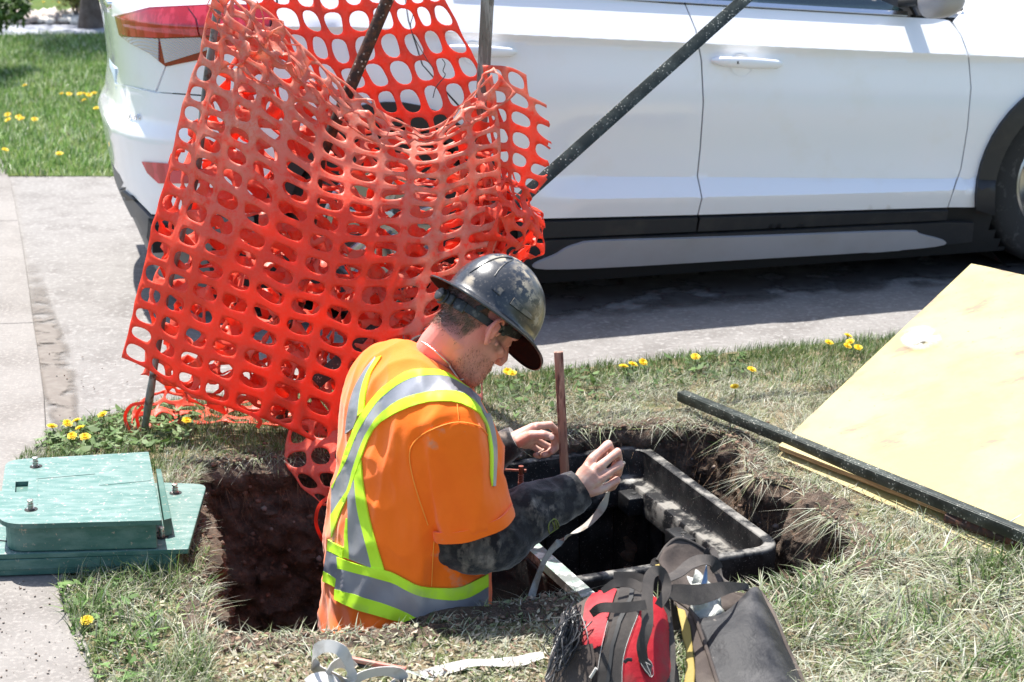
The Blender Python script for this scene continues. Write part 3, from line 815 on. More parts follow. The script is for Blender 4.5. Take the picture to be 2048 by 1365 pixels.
# hidden shell under the panels, open over the wheels
F1 = []; mi = []
def in_arch(c, r): return math.hypot(c[0], c[2] - 0.36) < r or math.hypot(c[0] - FX0, c[2] - 0.36) < r
INS = [Vector(car(x, q - (0.016 if (q > -0.86) else 0), z)) for (x, q, z) in CV]
for f in CF:
    c = [sum(CV[i][k] for i in f) / 4 for k in range(3)]
    if in_arch(c, 0.36): continue
    F1.append(f)
shell_m = []
for f in F1:
    c = [sum(CV[i][k] for i in f) / 4 for k in range(3)]
    zb = KZ(K_belt, min(max(c[0], -0.9), 2.6))
    shell_m.append(1 if (c[1] > -0.5 and c[2] > zb and c[0] < 2.2 and c[0] > -0.5) else (3 if c[0] < -0.62 and c[2] < 0.50 else (2 if (c[0] < -0.62 and c[1] < -0.16) or (c[0] > 2.05 and c[2] > zb - 0.01) else 0)))
mk('inner_shell', INS, F1, None, suv, mats=[m_gap, m_clad, m_paint, m_dgrey], midx=shell_m)
# far side and roof skin
FARV = [Vector(car(x, -2 * HALF - q, z)) for (x, q, z) in CV]; F2 = [f[::-1] for f in F1]; fm = []
for f in F2:
    c = [sum(CV[i][k] for i in f) / 4 for k in range(3)]
    zb = KZ(K_belt, min(max(c[0], -0.9), 2.6))
    fm.append(1 if c[2] < 0.42 else (2 if (c[2] > zb + 0.03 and c[1] > -0.75 + 0.0 and c[1] < -0.10 and c[2] < 1.52 and c[0] < 2.2) else 0))
mk('far_side_body', FARV, F2, None, suv, mats=[m_paint, m_clad, m_glass], midx=fm)
V = []; 
rf = MB(); tops = []
def panel(name, poly, m, lift=0.004, step=9, skirt=0.014, parent=None, label=None, holes=(), smooth=True):
    V, Fc = conform(poly, car_bvh, step, lift, skirt, holes, KLINES if step >= 6 else ())
    if not Fc: print('EMPTY panel', name); return None
    o = mk(name, V, Fc, m, parent or suv, label=label, smooth=smooth)
    o.data.shade_smooth() if hasattr(o.data, 'shade_smooth') else None
    sm = o.data
    try: sm.set_sharp_from_angle(angle=R_(38))
    except Exception: pass
    return o
def circ(hx, r, a0, a1, n=24, q=0.0):
    return [proj(car(hx + r * math.cos(R_(a0 + (a1 - a0) * k / n)), q, 0.36 + r * math.sin(R_(a0 + (a1 - a0) * k / n)))) for k in range(n + 1)]
AO, AI = 0.452, 0.372
arcR = circ(0, AO, -8, 188); arcRi = circ(0, AI, -14, 194)
arcF = circ(FX0, AO, 188, 40, 20); arcFi = circ(FX0, AI, 194, 40, 20)
gapL = [(1370, 11), (1391, 62), (1402, 121), (1406, 205), (1400, 293), (1394, 352), (1403, 396), (1395, 429)]
gapR = [(1889, 40), (1900, 44), (1921, 72), (1936, 112), (1941, 176), (1934, 256), (1921, 337), (1895, 414)]
doorRear = [(808, -22), (818, 42), (846, 130), (905, 196), (966, 262), (1008, 340), (1028, 410), (1032, 438)]
sh = lambda L, d: [(x + d, y) for x, y in L]
fd = [(1374, 11), (1829, 37)] + sh(gapR, -1.2) + sh(gapL[::-1], 1.4)
panel('front_door', fd, m_paint)
rd = doorRear + sh(gapL[::-1], -1.4) + [(1100, -8)]
panel('rear_door', rd, m_paint)
fend = [(1905, 44)] + sh(gapR[2:], 1.4) + [p for p in arcF if p[0] > 1893] + [(2400, 150), (2400, -60), (2020, -40), (1950, 2), (1922, 26)]
panel('front_fender', fend, m_paint, lift=0.003)
arc_top = [p for p in arcR[::-1] if p[1] < 420]
quarter = [(334, 134), (400, 118), (540, 74), (556, 12), (556, -45), (804, -40), (815, 42), (843, 130), (902, 198), (963, 264), (1005, 342), (1012, 400)] + [p for p in arcR if p[1] < 400][:] + [(526, 330), (500, 196), (316, 184)]
panel('quarter_panel', quarter, m_paint, lift=0.003)
tail = [(120, -60), (552, -60), (552, 10), (430, 9), (300, 15), (232, 34), (240, 70), (262, 86), (300, 106), (331, 133), (311, 182), (205, 158), (120, 146)]
panel('tailgate', tail, m_paint, lift=0.002)
bump = [(120, 149), (205, 161), (311, 186), (497, 199), (523, 333), (508, 428), (306, 428), (270, 391), (212, 366), (150, 340)]
panel('bumper_cover', bump, m_paint, lift=0.006)
lowb = [(120, 342), (205, 350), (213, 370), (270, 396), (305, 433), (508, 433), (512, 500), (300, 484), (245, 460), (205, 410), (120, 400)]
panel('lower_bumper', lowb, m_dgrey, lift=0.012)
panel('mesh_grille', [(200, 352), (212, 362), (250, 378), (276, 398), (262, 400), (222, 384), (203, 372)], m_clad, lift=0.017, step=4)
# tail lamp
lamp = root('tail_lamp', (0, 0, 0), 'x', 'x'); del lamp['label']; del lamp['category']; lamp.parent = suv
lamp.location = (0, 0, 0)
def lampp(name, poly, m, lift, step=5): return panel(name, poly, m, lift, step, 0.010, parent=lamp)
lampp('lamp_housing', [(232, 33), (300, 16), (430, 10), (548, 11), (536, 74), (400, 120), (333, 133), (300, 106), (262, 86), (241, 70)], m_redd, 0.006)
lampp('red_lens', [(237, 37), (300, 22), (375, 16), (392, 40), (400, 72), (320, 75), (262, 72), (246, 66)], m_red, 0.012, 4)
lampp('red_lens', [(378, 16), (430, 13), (544, 15), (535, 66), (404, 72), (396, 40)], m_red, 0.011, 4)
lampp('clear_lens', [(247, 73), (321, 77), (321, 121), (300, 104), (266, 86)], m_clear, 0.011, 3)
lampp('clear_lens', [(324, 77), (402, 75), (425, 97), (334, 126)], m_clear, 0.011, 3)
lampp('red_lens', [(406, 74), (534, 68), (528, 76), (428, 106)], m_red, 0.011, 4)
panel('reflector', [(289, 322), (380, 329), (430, 345), (420, 366), (322, 366), (300, 345)], m_red, 0.013, 5)
# badge letters on the tailgate, and the plate on its far side
bd = MB()
for lt in ([[(262, 241), (266, 229), (270, 241)], [(264, 237), (268, 237)]], [[(271, 229), (273, 241), (275, 232), (277, 241), (279, 229)]], [[(281, 229), (281, 241), (285, 238), (285, 232), (281, 229)]]):
    for st in lt:
        pts = []
        for p in st:
            h = cast(car_bvh, *p)
            if h[0]: n = h[1] if h[1].dot(ray(*p)) < 0 else -h[1]; pts.append(h[0] + n * 0.010)
        if len(pts) > 1: bd.tube(pts, 0.0022, 6)
bd.make('badge', m_chrome, suv)
m_plate = mat('licence_plate', (0.45, 0.55, 0.62), 0.5)
pb = MB(); pb.box(car(-0.878, -0.80, 0.80), 0.012, 0.32, 0.16, CU, CN, (0, 0, 1), ch=0.003); pb.make('licence_plate', m_plate, suv)
hb = MB(); hb.box(car(-0.888, -0.80, 1.12), 0.03, 0.5, 0.03, CU, CN, (0, 0, 1), ch=0.006); hb.make('tailgate_strip', m_chrome, suv)
# black sills and wheel arch trims
panel('door_cladding', [(1034, 443), (1393, 433), (1389, 460), (1034, 476)], m_clad, 0.014, 8)
panel('door_cladding', [(1398, 433), (1894, 418), (1890, 437), (1393, 460)], m_clad, 0.014, 8)
panel('sill', [(1000, 481), (1389, 465), (1892, 441), (1944, 442), (1940, 480), (1868, 488), (1500, 512), (1085, 533), (1030, 532), (1006, 520)], m_clad, 0.018, 8)
panel('sill_insert', round_poly([(1086, 531), (1112, 500), (1150, 482), (1210, 475), (1500, 466), (1790, 456), (1835, 462), (1866, 486), (1500, 511)], 7), m_grey, 0.030, 5, skirt=0.02)
panel('wheel_arch_trim', arcR + arcRi[::-1], m_clad, 0.022, 8, skirt=0.04)
panel('wheel_arch_trim', arcF + [(2300, 300)] + arcFi[::-1], m_clad, 0.022, 8, skirt=0.04)
panel('filler_flap', round_poly([(600, 100), (690, 95), (698, 150), (690, 180), (610, 182), (598, 145)], 2), m_paint, 0.006, 8)
# windows
panel('front_window', [(1388, -70), (1600, -70), (1806, 22), (1700, 20), (1388, 2)], m_glass, 0.006, 8)
panel('rear_window', [(860, -110), (1356, -110), (1360, -2), (1100, -20), (860, -36)], m_glass, 0.006, 8)
panel('pillar_trim', [(1360, -110), (1385, -110), (1384, 0), (1362, -2)], m_clad, 0.008, 8)
panel('window_strip', [(900, -26), (1368, 1), (1812, 27), (1812, 35), (1368, 9), (900, -18)], m_chrome, 0.014, 6)
panel('mirror_sail', [(1816, 10), (1850, -30), (1900, 4), (1925, 22), (1890, 33), (1830, 35)], m_clad, 0.012, 6)
# door handles
def handle(cx, cy, w):
    h = MB()
    a = cast(car_bvh, cx - w/2, cy - 4)[0]; b = cast(car_bvh, cx + w/2, cy + 4)[0]
    n = CN
    pts = []
    for k in range(13):
        t = k / 12; p = a.lerp(b, t) + n * (0.012 + 0.030 * math.sin(math.pi * t) ** 0.5)
        pts.append(p)
    h.tube(pts, [((0.021 if 0 < k < 12 else 0.009) * (1 - 0.25 * abs(k - 6) / 6), 0.009) for k in range(13)], 12, flat=(0, 0, 1))
    o = h.make('door_handle', m_paint, suv)
    m = MB()
    c = a.lerp(b, 0.42)
    V = []; Fc = []
    # finger recess: a shallow cup under the bar
    prof_ = [(0.052, 0.004), (0.048, 0.0005), (0.035, -0.006), (0.015, -0.010), (0.002, -0.0105)]
    X = (b - a).normalized(); Z = Vector((0, 0, 1))
    for (r, d) in prof_:
        for q in range(20):
            an = 2 * math.pi * q / 20; V.append(c + X * math.cos(an) * r * 0.85 + Z * (math.sin(an) * r * 0.8 - 0.012) + n * (d + 0.006))
    m.add(V, gridfaces(5, 20, True)); m.make('handle_cup', m_paint, o)
    kx = MB(); kx.box(a.lerp(b, 0.32) + n * 0.0465, 0.010, 0.004, 0.010, X, n, Z, ch=0.001); kx.make('handle_button', m_gap, o)
handle(1491, 124, 138); handle(957, 100, 144)
# mirror
mc = car(p2c(1848, 6)[0] - 0.02, 0.13, p2c(1848, -4)[1] + 0.02)
mm = bmesh.new(); bmesh.ops.create_uvsphere(mm, u_segments=20, v_segments=14, radius=1)
MV = []
for v in mm.verts:
    x, y, z = v.co; s = 1.0
    x = math.copysign(abs(x) ** 0.8, x); z = math.copysign(abs(z) ** 0.8, z); y = math.copysign(abs(y) ** 0.75, y)
    MV.append(mc + CU * x * 0.075 * (1.25 if x > 0 else 0.6) + CN * y * 0.11 + Vector((0, 0, 1)) * z * 0.085 * (1 - 0.2 * y))
mm.verts.index_update(); MF = [[v.index for v in f.verts] for f in mm.faces]; mm.free()
mir = mk('wing_mirror', MV, MF, None, suv, mats=[m_grey, m_paint], midx=[1 if sum(MV[i].z for i in f) / len(f) > mc.z + 0.005 else 0 for f in MF])
ms = MB(); ms.beam(mc - CN * 0.09 - Vector((0, 0, 0.03)), mc - CN * 0.24 - Vector((0, 0, 0.05)), 0.07, 0.03, ch=0.008); ms.make('mirror_arm', m_clad, mir)
# wheels
def wheel(hx, q, flip):
    w = root('wheel', (0, 0, 0), 'x', 'x'); del w['label']; del w['category']; w.parent = suv; w.location = car(hx, q, 0.36) - suv.location
    ax = CN * flip; c = car(hx, q, 0.36)
    t = MB(); pr = [(0.205, -0.20), (0.235, -0.215), (0.30, -0.22), (0.345, -0.21), (0.358, -0.185), (0.360, -0.11), (0.358, -0.035), (0.347, -0.012), (0.335, -0.002), (0.30, 0.004), (0.262, 0.003), (0.238, -0.006), (0.226, -0.016)]
    t.lathe(c, ax, pr, 56, caps=False); t.make('tyre', m_tyre, w)
    r = MB(); r.lathe(c, ax, [(0.228, -0.19), (0.222, -0.03), (0.230, -0.012), (0.222, -0.008), (0.212, -0.02), (0.20, -0.09), (0.06, -0.10), (0.05, -0.05), (0.03, -0.045)], 40, caps=True)
    x = ax.orthogonal().normalized(); y = ax.cross(x)
    for k in range(5):
        for d in (-0.13, 0.13):
            a = 2 * math.pi * k / 5 + d; a2 = 2 * math.pi * k / 5 + d * 0.4
            r.beam(c + (x * math.cos(a2) + y * math.sin(a2)) * 0.05 - ax * 0.035, c + (x * math.cos(a) + y * math.sin(a)) * 0.222 - ax * 0.018, 0.03, 0.022, up=ax, ch=0.005)
    r.make('rim', m_rim, w)
    # the dark well behind
    b = MB(); b.lathe(c - ax * 0.5, ax, [(0.05, 0), (0.41, 0.0), (0.41, 0.44)], 30, caps=False); b.make('wheel_well', m_under, w)
wheel(0, -0.03, 1); wheel(FX0 + 0.02, -0.075, 1); wheel(0, -1.80, -1); wheel(FX0, -1.80, -1)
ub = MB(); ub.box(car(FX0 / 2, -0.915, 0.27), FX0 - 0.75, 1.66, 0.12, CU, CN, (0, 0, 1)); ub.box(car(-0.62, -0.915, 0.33), 0.4, 1.5, 0.10, CU, CN, (0, 0, 1)); ub.box(car(FX0 + 0.6, -0.915, 0.28), 0.4, 1.5, 0.12, CU, CN, (0, 0, 1))
ub.box(car(FX0 / 2, -0.915, 0.7), FX0 - 0.8, 1.4, 0.8, CU, CN, (0, 0, 1))
ub.make('underbody', m_under, suv)

# ---------------------------------------------------------------- tree, shrubs and dandelions
m_bark = mat('bark', (0.09, 0.065, 0.05), 0.9, bump=(30, 1.0, 0.02, (1, 1, 0.2)), var=((0.15, 0.12, 0.10), 12, 0.4, 0.65))
m_leaf = mat('leaf', (0, 0, 0), 0.5, attr='Col', trans=0.25)
tp = G(181, 56)
def limbs(mb, base, h, r):
    path = [base + Vector((0.03 * math.sin(z * 3), 0.02 * math.cos(z * 2), z)) for z in np.linspace(-0.05, h, 9)]
    mb.tube(path, [r * (1.25 if k == 0 else 1 - 0.06 * k) for k in range(9)], 14)
def leaves(name, centres, n, size, cols, parent, seed):
    r = np.random.default_rng(seed); VV = []; CC = []
    c = np.array([[*p[:3]] for p in centres]); rad = np.array([p[3] for p in centres])
    i = r.integers(0, len(c), n); d = r.normal(size=(n, 3)); d /= np.linalg.norm(d, axis=1)[:, None]
    P = c[i] + d * (rad[i] * r.random(n) ** 0.4)[:, None]
    a = r.normal(size=(n, 3)); a /= np.linalg.norm(a, axis=1)[:, None]; b = np.cross(a, r.normal(size=(n, 3))); b /= np.linalg.norm(b, axis=1)[:, None]
    s = size * (0.6 + 0.8 * r.random(n))[:, None]
    V = np.stack([P - a*s, P + b*s*0.45, P + a*s, P - b*s*0.45], 1).reshape(-1, 3)
    F_ = np.arange(4 * n).reshape(n, 4)
    cl = np.array(cols)[r.integers(0, len(cols), n)] * (0.6 + 0.8 * r.random(n))[:, None]
    return mk(name, V, F_, m_leaf, parent, smooth=False, attrs={'Col': np.repeat(cl, 4, 0)})
tr = root('tree', tp, 'dark tree trunk rising from the far lawn at the top left edge', 'tree')
b_ = MB(); limbs(b_, Vector(tp), 2.6, 0.098)
for k in range(7):
    a = k * 0.9; p0 = Vector(tp) + Vector((0, 0, 1.7 + 0.12 * k)); p1 = p0 + Vector((math.cos(a) * 0.9, math.sin(a) * 0.9, 0.9))
    b_.tube([p0, p0.lerp(p1, 0.5) + Vector((0, 0, 0.1)), p1], [0.045, 0.03, 0.012], 8)
b_.make('trunk', m_bark, tr)
leaves('crown', [(tp.x + rs.normal(0, 0.8), tp.y + rs.normal(0, 0.8), 3.1 + rs.normal(0, 0.5), 0.55) for _ in range(22)], 9000, 0.045, [(0.06, 0.10, 0.02), (0.09, 0.15, 0.03)], tr, 4)
sp_ = G(156, 42)
sb = root('shrub', sp_, 'small yellow green shrub beside the far tree trunk', 'shrub')
leaves('foliage', [(sp_.x + rs.normal(0, .10), sp_.y + rs.normal(0, .1), 0.2 + abs(rs.normal(0, .16)), 0.13) for _ in range(18)], 3200, 0.022, [(0.16, 0.17, 0.03), (0.10, 0.13, 0.03), (0.22, 0.2, 0.05)], sb, 5)
b_ = MB(); 
for k in range(6): b_.tube([Vector(sp_), Vector(sp_) + Vector((0.12 * math.cos(k), 0.12 * math.sin(k), 0.3))], [0.01, 0.004], 6)
b_.make('stem', m_bark, sb)
s2 = G(-58, 152) + Vector((0, 0, 0))
sb2 = root('shrub', s2, 'round green shrub at the left edge of the far lawn shading the grass', 'shrub')
leaves('foliage', [(s2.x - 0.08 + rs.normal(0, .17), s2.y + 0.12 + rs.normal(0, .17), 0.55 + rs.normal(0, .14), 0.17) for _ in range(26)], 8000, 0.03, [(0.05, 0.09, 0.02), (0.07, 0.13, 0.03)], sb2, 6)
b_ = MB()
for k in range(6): b_.tube([Vector(s2), Vector(s2) + Vector((0.13 * math.cos(k) - 0.05, 0.13 * math.sin(k) + 0.08, 0.5))], [0.015, 0.006], 6)
b_.make('stem', m_bark, sb2)

m_pet = mat('dandelion_petals', (0.80, 0.58, 0.015), 0.6, trans=0.2, var=((0.75, 0.45, 0.0), 90, 0.5, 0.6))
m_stem = mat('dandelion_stem', (0.14, 0.22, 0.06), 0.6)
def dandelion(loc, label, tall=0.06, rad=0.0155, group='dandelions in the grass'):
    d = root('dandelion', loc, label, 'dandelion', group)
    h = MB(); rr = random.Random(int(loc[0] * 1000 + loc[1] * 7777)); tx, ty = rr.uniform(-.012, .012), rr.uniform(-.015, .004)
    top = Vector(loc) + Vector((tx, ty, tall)); tilt = Vector((rr.uniform(-.4, .4), rr.uniform(-.7, 0.1), 1)).normalized(); x = tilt.orthogonal().normalized(); y = tilt.cross(x)
    for ring, (n, r1, up) in enumerate(((18, 1.0, 0.12), (15, 0.78, 0.30), (10, 0.45, 0.42))):
        for k in range(n):
            a = 2 * math.pi * k / n + ring * 0.17; dv = x * math.cos(a) + y * math.sin(a); sv = x * -math.sin(a) + y * math.cos(a)
            r2 = rad * r1 * rr.uniform(0.85, 1.1)
            h.add([top - sv * 0.0012, top + sv * 0.0012, top + dv * r2 + sv * 0.0019 + tilt * rad * up, top + dv * r2 - sv * 0.0019 + tilt * rad * up], [(0, 1, 2, 3)])
    h.make('flower_head', m_pet, d, smooth=False)
    s = MB(); s.tube([Vector(loc) - Vector((0, 0, 0.005)), Vector(loc).lerp(top, 0.5) + Vector((0.003, 0, 0)), top], 0.0016, 6); s.lathe(top - tilt * 0.006, tilt, [(0.001, 0), (0.005, 0.003), (0.006, 0.007)], 8); s.make('stem', m_stem, d)
    return d
DL = [(112, 866, 'dandelion nearest the damp joint left of the net'), (134, 862, 'dandelion in the left clump by the driveway, second from the left'), (152, 856, 'tallest dandelion of the left clump beside the driveway'), (160, 868, 'small dandelion under the tallest one of the left clump'),
      (146, 887, 'half open dandelion low in the left clump'), (172, 886, 'flat yellow dandelion at the right of the left clump'), (214, 842, 'dandelion beside the post foot left of the net'), (166, 1246, 'lone dandelion in the green tufts of the near left corner'),
      (372, 852, 'dandelion seen through the net strip on the grass'), (1008, 754, 'dandelion just in front of the worker\'s chin'), (1030, 757, 'dandelion between the chin and the wooden stake'), (1252, 742, 'dandelion right of the stake by the driveway edge'), (1262, 738, 'dandelion close beside another right of the stake'),
      (1290, 737, 'dandelion on the driveway edge above the cut grass'), (1388, 722, 'small dandelion at the middle of the driveway edge'), (1500, 749, 'lone dandelion on the cut grass before the yellow board'), (1655, 696, 'left dandelion of the clump before the yellow board'), (1688, 680, 'highest dandelion of the clump before the yellow board'),
      (1692, 692, 'middle dandelion of the clump before the yellow board'), (1690, 702, 'lowest dandelion of the clump before the yellow board'), (1722, 706, 'dandelion touching the edge of the yellow board'), (1470, 786, 'faded dandelion in the straw behind the pit')]
for (x, y, lb) in DL:
    g = G(x, y + 18); dandelion(g, lb, tall=0.05 if y < 1000 else 0.03)
DF = [(14, 240), (38, 244), (18, 251), (45, 248), (70, 249), (14, 312), (118, 320), (125, 197), (138, 197), (163, 197), (172, 197), (183, 199), (188, 196), (168, 210), (198, 226), (52, 180), (90, 8), (60, 7), (120, 9), (30, 6)]
DFL = ['leftmost dandelion of the upper left cluster on the far lawn', 'dandelion topping the left cluster on the far lawn', 'lower dandelion of the left cluster on the far lawn', 'dandelion right of centre in the left cluster on the far lawn',
       'rightmost dandelion of the left cluster on the far lawn', 'dandelion low at the left edge of the far lawn', 'single dandelion nearest the driveway on the far lawn', 'leftmost dandelion of the row beside the car tail', 'second dandelion of the row beside the car tail',
       'third dandelion of the row beside the car tail', 'fourth dandelion of the row beside the car tail', 'fifth dandelion of the row beside the car tail', 'dandelion of the row closest to the car bumper', 'dandelion just under the row beside the car tail', 'dandelion half hidden by the white bumper', 'dandelion in the shrub shadow on the far lawn',
       'third dandelion from the left on the farthest lawn strip', 'second dandelion from the left on the farthest lawn strip', 'rightmost dandelion on the farthest lawn strip', 'leftmost dandelion on the farthest lawn strip']
for i, (x, y) in enumerate(DF):
    dandelion(G(x, y + 8), DFL[i], tall=0.055, rad=0.021, group='dandelions on the far lawn' if y > 100 else 'dandelions on the farthest lawn strip')
# ---------------------------------------------------------------- orange safety net
m_net = mat('net_plastic', (0.92, 0.098, 0.046), 0.40, spec=0.4, trans=0.50, var=((0.80, 0.42, 0.32), 30, 0.33, 0.55, (1, 1, 1), 'dust'), var2=((0.82, 0.26, 0.17), 120, 0.42, 0.66, (1, 1, 1), 'dust2'), bump=(90, 0.35, 0.002))
def bez_grid(ctrl):
    """ctrl rows x cols of (px,py,D) -> callable P(u,v) smooth, u along cols, v along rows, both 0..1"""
    A = np.array([[tuple(W(*c)) for c in row] for row in ctrl])
    nr, nc = A.shape[:2]
    def cm(P, t):
        n = len(P); s = t * (n - 1); i = min(int(s), n - 2); f = s - i
        p1, p2 = P[i], P[i+1]; p0 = P[i-1] if i > 0 else 2 * p1 - p2; p3 = P[i+2] if i < n - 2 else 2 * p2 - p1
        return 0.5*((2*p1) + (-p0+p2)*f + (2*p0-5*p1+4*p2-p3)*f*f + (-p0+3*p1-3*p2+p3)*f**3)
    def P(u, v):
        u = min(max(u, -0.1), 1.1); v = min(max(v, -0.1), 1.1)
        return cm([cm(A[r], u) for r in range(nr)], v)
    return P
def net(name, ctrl, nu, nv, parent, long_u=True, crumple=0.012, cs=7, seed=0, du=0.0, dv=0.0, dust=lambda u, v: 0.0, miss=0.0, hu=0.36, hv=0.30, thick=0.0022, edge=True, shear=0.0, tears=(), foldamp=0.008):
    """perforated sheet; every cell is a ring of quads round an oblong hole"""
    P = bez_grid(ctrl); r = random.Random(seed); V = []; Fc = []; D1 = []; keymap = {}
    NS = 20
    def pt(U, Vv):
        k = (round(U, 4), round(Vv, 4))
        if k in keymap: return keymap[k]
        u = U / nu; v = Vv / nv
        p = P(u, v)
        n = Vector(p) * cs
        q = Vector((mnoise.noise(n + Vector((seed, 0, 0))), mnoise.noise(n + Vector((0, seed, 9))), mnoise.noise(n + Vector((5, 0, seed)))))
        q2 = Vector((mnoise.noise(n * 2.7), mnoise.noise(n * 2.7 + Vector((7, 1, seed))), mnoise.noise(n * 2.7 + Vector((2, 5, 1))))) * 0.4
        p = Vector(p) + (q + q2) * crumple + Vector((0, -1, 0.2)) * (foldamp * (1 - 3 * abs(mnoise.noise(Vector((U * 0.55 - Vv * 0.12 + seed, (Vv + U * 0.2) * 0.16, 0))))))
        V.append(p); D1.append(dust(u, v)); keymap[k] = len(V) - 1; return len(V) - 1
    for i in range(int(nu)):
        for j in range(int(nv)):
            if r.random() < miss or (i, j) in tears: continue
            cu, cv = i + 0.5 + du, j + 0.5 + dv
            sh = shear * 1.0
            outer = []; inner = []; mid = []
            a_, b_ = hu * r.uniform(0.93, 1.07), hv * r.uniform(0.93, 1.07)
            for k in range(NS):
                # square outline with 5 points a side
                s = k / NS * 4; e = int(s); f = s - e
                x, y = ((-0.5 + f, -0.5), (0.5, -0.5 + f), (0.5 - f, 0.5), (-0.5, 0.5 - f))[e]
                an = math.atan2(y, x); c, s_ = math.cos(an), math.sin(an)
                # oblong: superellipse
                ex = 2.5
                rr = 1.0 / ((abs(c) / a_) ** ex + (abs(s_) / b_) ** ex) ** (1 / ex)
                hx, hy = c * rr, s_ * rr
                outer.append((cu + x, cv + y + sh * 0)); inner.append((cu + hx, cv + hy)); mid.append((cu + (x + hx*1.0) / 2, cv + (y + hy) / 2))
            o = [pt(*p) for p in outer]; m = [pt(*p) for p in mid]; n_ = [pt(*p) for p in inner]
            for k in range(NS):
                k2 = (k + 1) % NS
                Fc.append((o[k], o[k2], m[k2], m[k])); Fc.append((m[k], m[k2], n_[k2], n_[k]))
    if edge is not None:
        pass
    D1 = np.array(D1)
    o = mk(name, V, Fc, m_net, parent, attrs={'dust': np.clip(D1 * 1.25, 0, 1), 'dust2': np.clip(0.25 + D1 * 0.9, 0, 1)})
    sm = o.modifiers.new('thickness', 'SOLIDIFY'); sm.thickness = thick; sm.offset = 0
    return o
nt_ = root('safety_net', W(600, 880, 5.05), 'torn orange plastic safety net draped in layers over the posts behind the worker', 'safety net')
DA = 4.98
A_ctrl = [[(436, -30, 5.02), (545, 30, 5.06), (690, 165, 5.08), (845, 262, 5.06), (985, 150, 5.10)],
          [(388, 140, 4.98), (505, 190, 4.93), (668, 300, 4.98), (840, 335, 5.0), (1000, 300, 5.08)],
          [(338, 330, 4.95), (472, 385, 4.87), (648, 470, 4.85), (820, 480, 4.93), (1000, 450, 5.05)],
          [(288, 540, 4.92), (425, 590, 4.83), (600, 655, 4.80), (780, 690, 4.86), (960, 600, 5.0)],
          [(243, 715, 4.90), (385, 790, 4.84), (560, 850, 4.80), (735, 905, 4.82), (900, 770, 4.95)]]
def dustA(u, v): return max(0.0, min(1.0, (0.56 - v) * 2.6 + 0.35 * math.sin(u * 9) + (0.9 if u > 0.78 and v < 0.75 else 0) * 0.7))
net('net_layer', A_ctrl, 11, 18, nt_, crumple=0.010, seed=1, dust=dustA, hu=0.385, hv=0.335)
B_ctrl = [[(452, 40, 5.16), (590, 130, 5.2), (730, 240, 5.2), (850, 300, 5.2), (960, 260, 5.2)],
          [(400, 220, 5.12), (540, 280, 5.1), (700, 360, 5.12), (850, 420, 5.15), (990, 380, 5.2)],
          [(350, 400, 5.08), (500, 450, 5.0), (660, 520, 5.05), (830, 560, 5.08), (990, 500, 5.15)],
          [(310, 580, 5.05), (450, 630, 4.97), (620, 700, 5.0), (790, 730, 5.0), (930, 620, 5.1)],
          [(285, 745, 5.02), (420, 800, 4.96), (580, 860, 4.95), (740, 880, 4.95), (880, 760, 5.05)]]
net('net_layer', B_ctrl, 10, 15, nt_, crumple=0.034, cs=11, seed=12, du=0.0, dust=lambda u, v: 0.15 if v > 0.3 else 0.5, hu=0.39, hv=0.33, miss=0.02)
C_ctrl = [[(470, 120, 5.26), (600, 250, 5.3), (760, 300, 5.28), (960, 300, 5.26)],
          [(330, 380, 5.16), (560, 420, 5.2), (740, 480, 5.16), (1010, 460, 5.2)],
          [(340, 600, 5.12), (520, 640, 5.1), (720, 700, 5.08), (960, 620, 5.15)],
          [(330, 800, 5.12), (480, 830, 5.06), (700, 860, 5.04), (880, 770, 5.1)]]
net('net_layer', C_ctrl, 9, 15, nt_, crumple=0.05, cs=13, seed=23, dust=lambda u, v: 0.1, hu=0.37, hv=0.34, miss=0.04)
# crumpled core glimpsed through the holes, folds running down to the right
E2 = [[(500, 420, 5.02), (640, 470, 5.06), (800, 520, 5.06), (900, 520, 5.08)],
      [(470, 560, 5.0), (600, 600, 4.99), (760, 640, 5.02), (870, 660, 5.05)],
      [(420, 720, 4.98), (560, 760, 4.94), (700, 800, 4.95), (820, 780, 5.0)]]
net('net_layer', E2, 14, 7, nt_, crumple=0.045, cs=20, seed=31, dust=lambda u, v: 0.55, hu=0.38, hv=0.38)
U_ctrl = [[(470, -90, 5.22), (610, -90, 5.26), (760, -90, 5.26), (862, -90, 5.24)],
          [(496, 10, 5.20), (640, 20, 5.24), (786, 10, 5.24), (896, 12, 5.22)],
          [(530, 110, 5.2), (672, 130, 5.22), (812, 120, 5.22), (942, 112, 5.2)],
          [(560, 210, 5.2), (712, 235, 5.2), (850, 225, 5.2), (985, 190, 5.18)],
          [(600, 330, 5.16), (745, 340, 5.16), (880, 320, 5.18), (1030, 300, 5.16)]]
net('net_layer', U_ctrl, 9, 8, nt_, crumple=0.014, seed=41, dust=lambda u, v: 0.05, hu=0.36, hv=0.41)
Rc = [[(968, 128, 5.14), (1030, 138, 5.15), (1104, 176, 5.15)], [(976, 214, 5.13), (1040, 222, 5.14), (1120, 262, 5.15)], [(985, 292, 5.12), (1040, 300, 5.14), (1108, 335, 5.15)], [(990, 360, 5.12), (1030, 372, 5.13), (1075, 392, 5.14)]]
def net_teeth(name, ctrl, nu, nv, **k): return net(name, ctrl, nu, nv, nt_, **k)
tr_ = net('net_layer', Rc, 3, 6, nt_, crumple=0.010, seed=52, dust=lambda u, v: 0.15 + 0.5 * (v < 0.3), hu=0.37, hv=0.33, tears=((2, 0),))
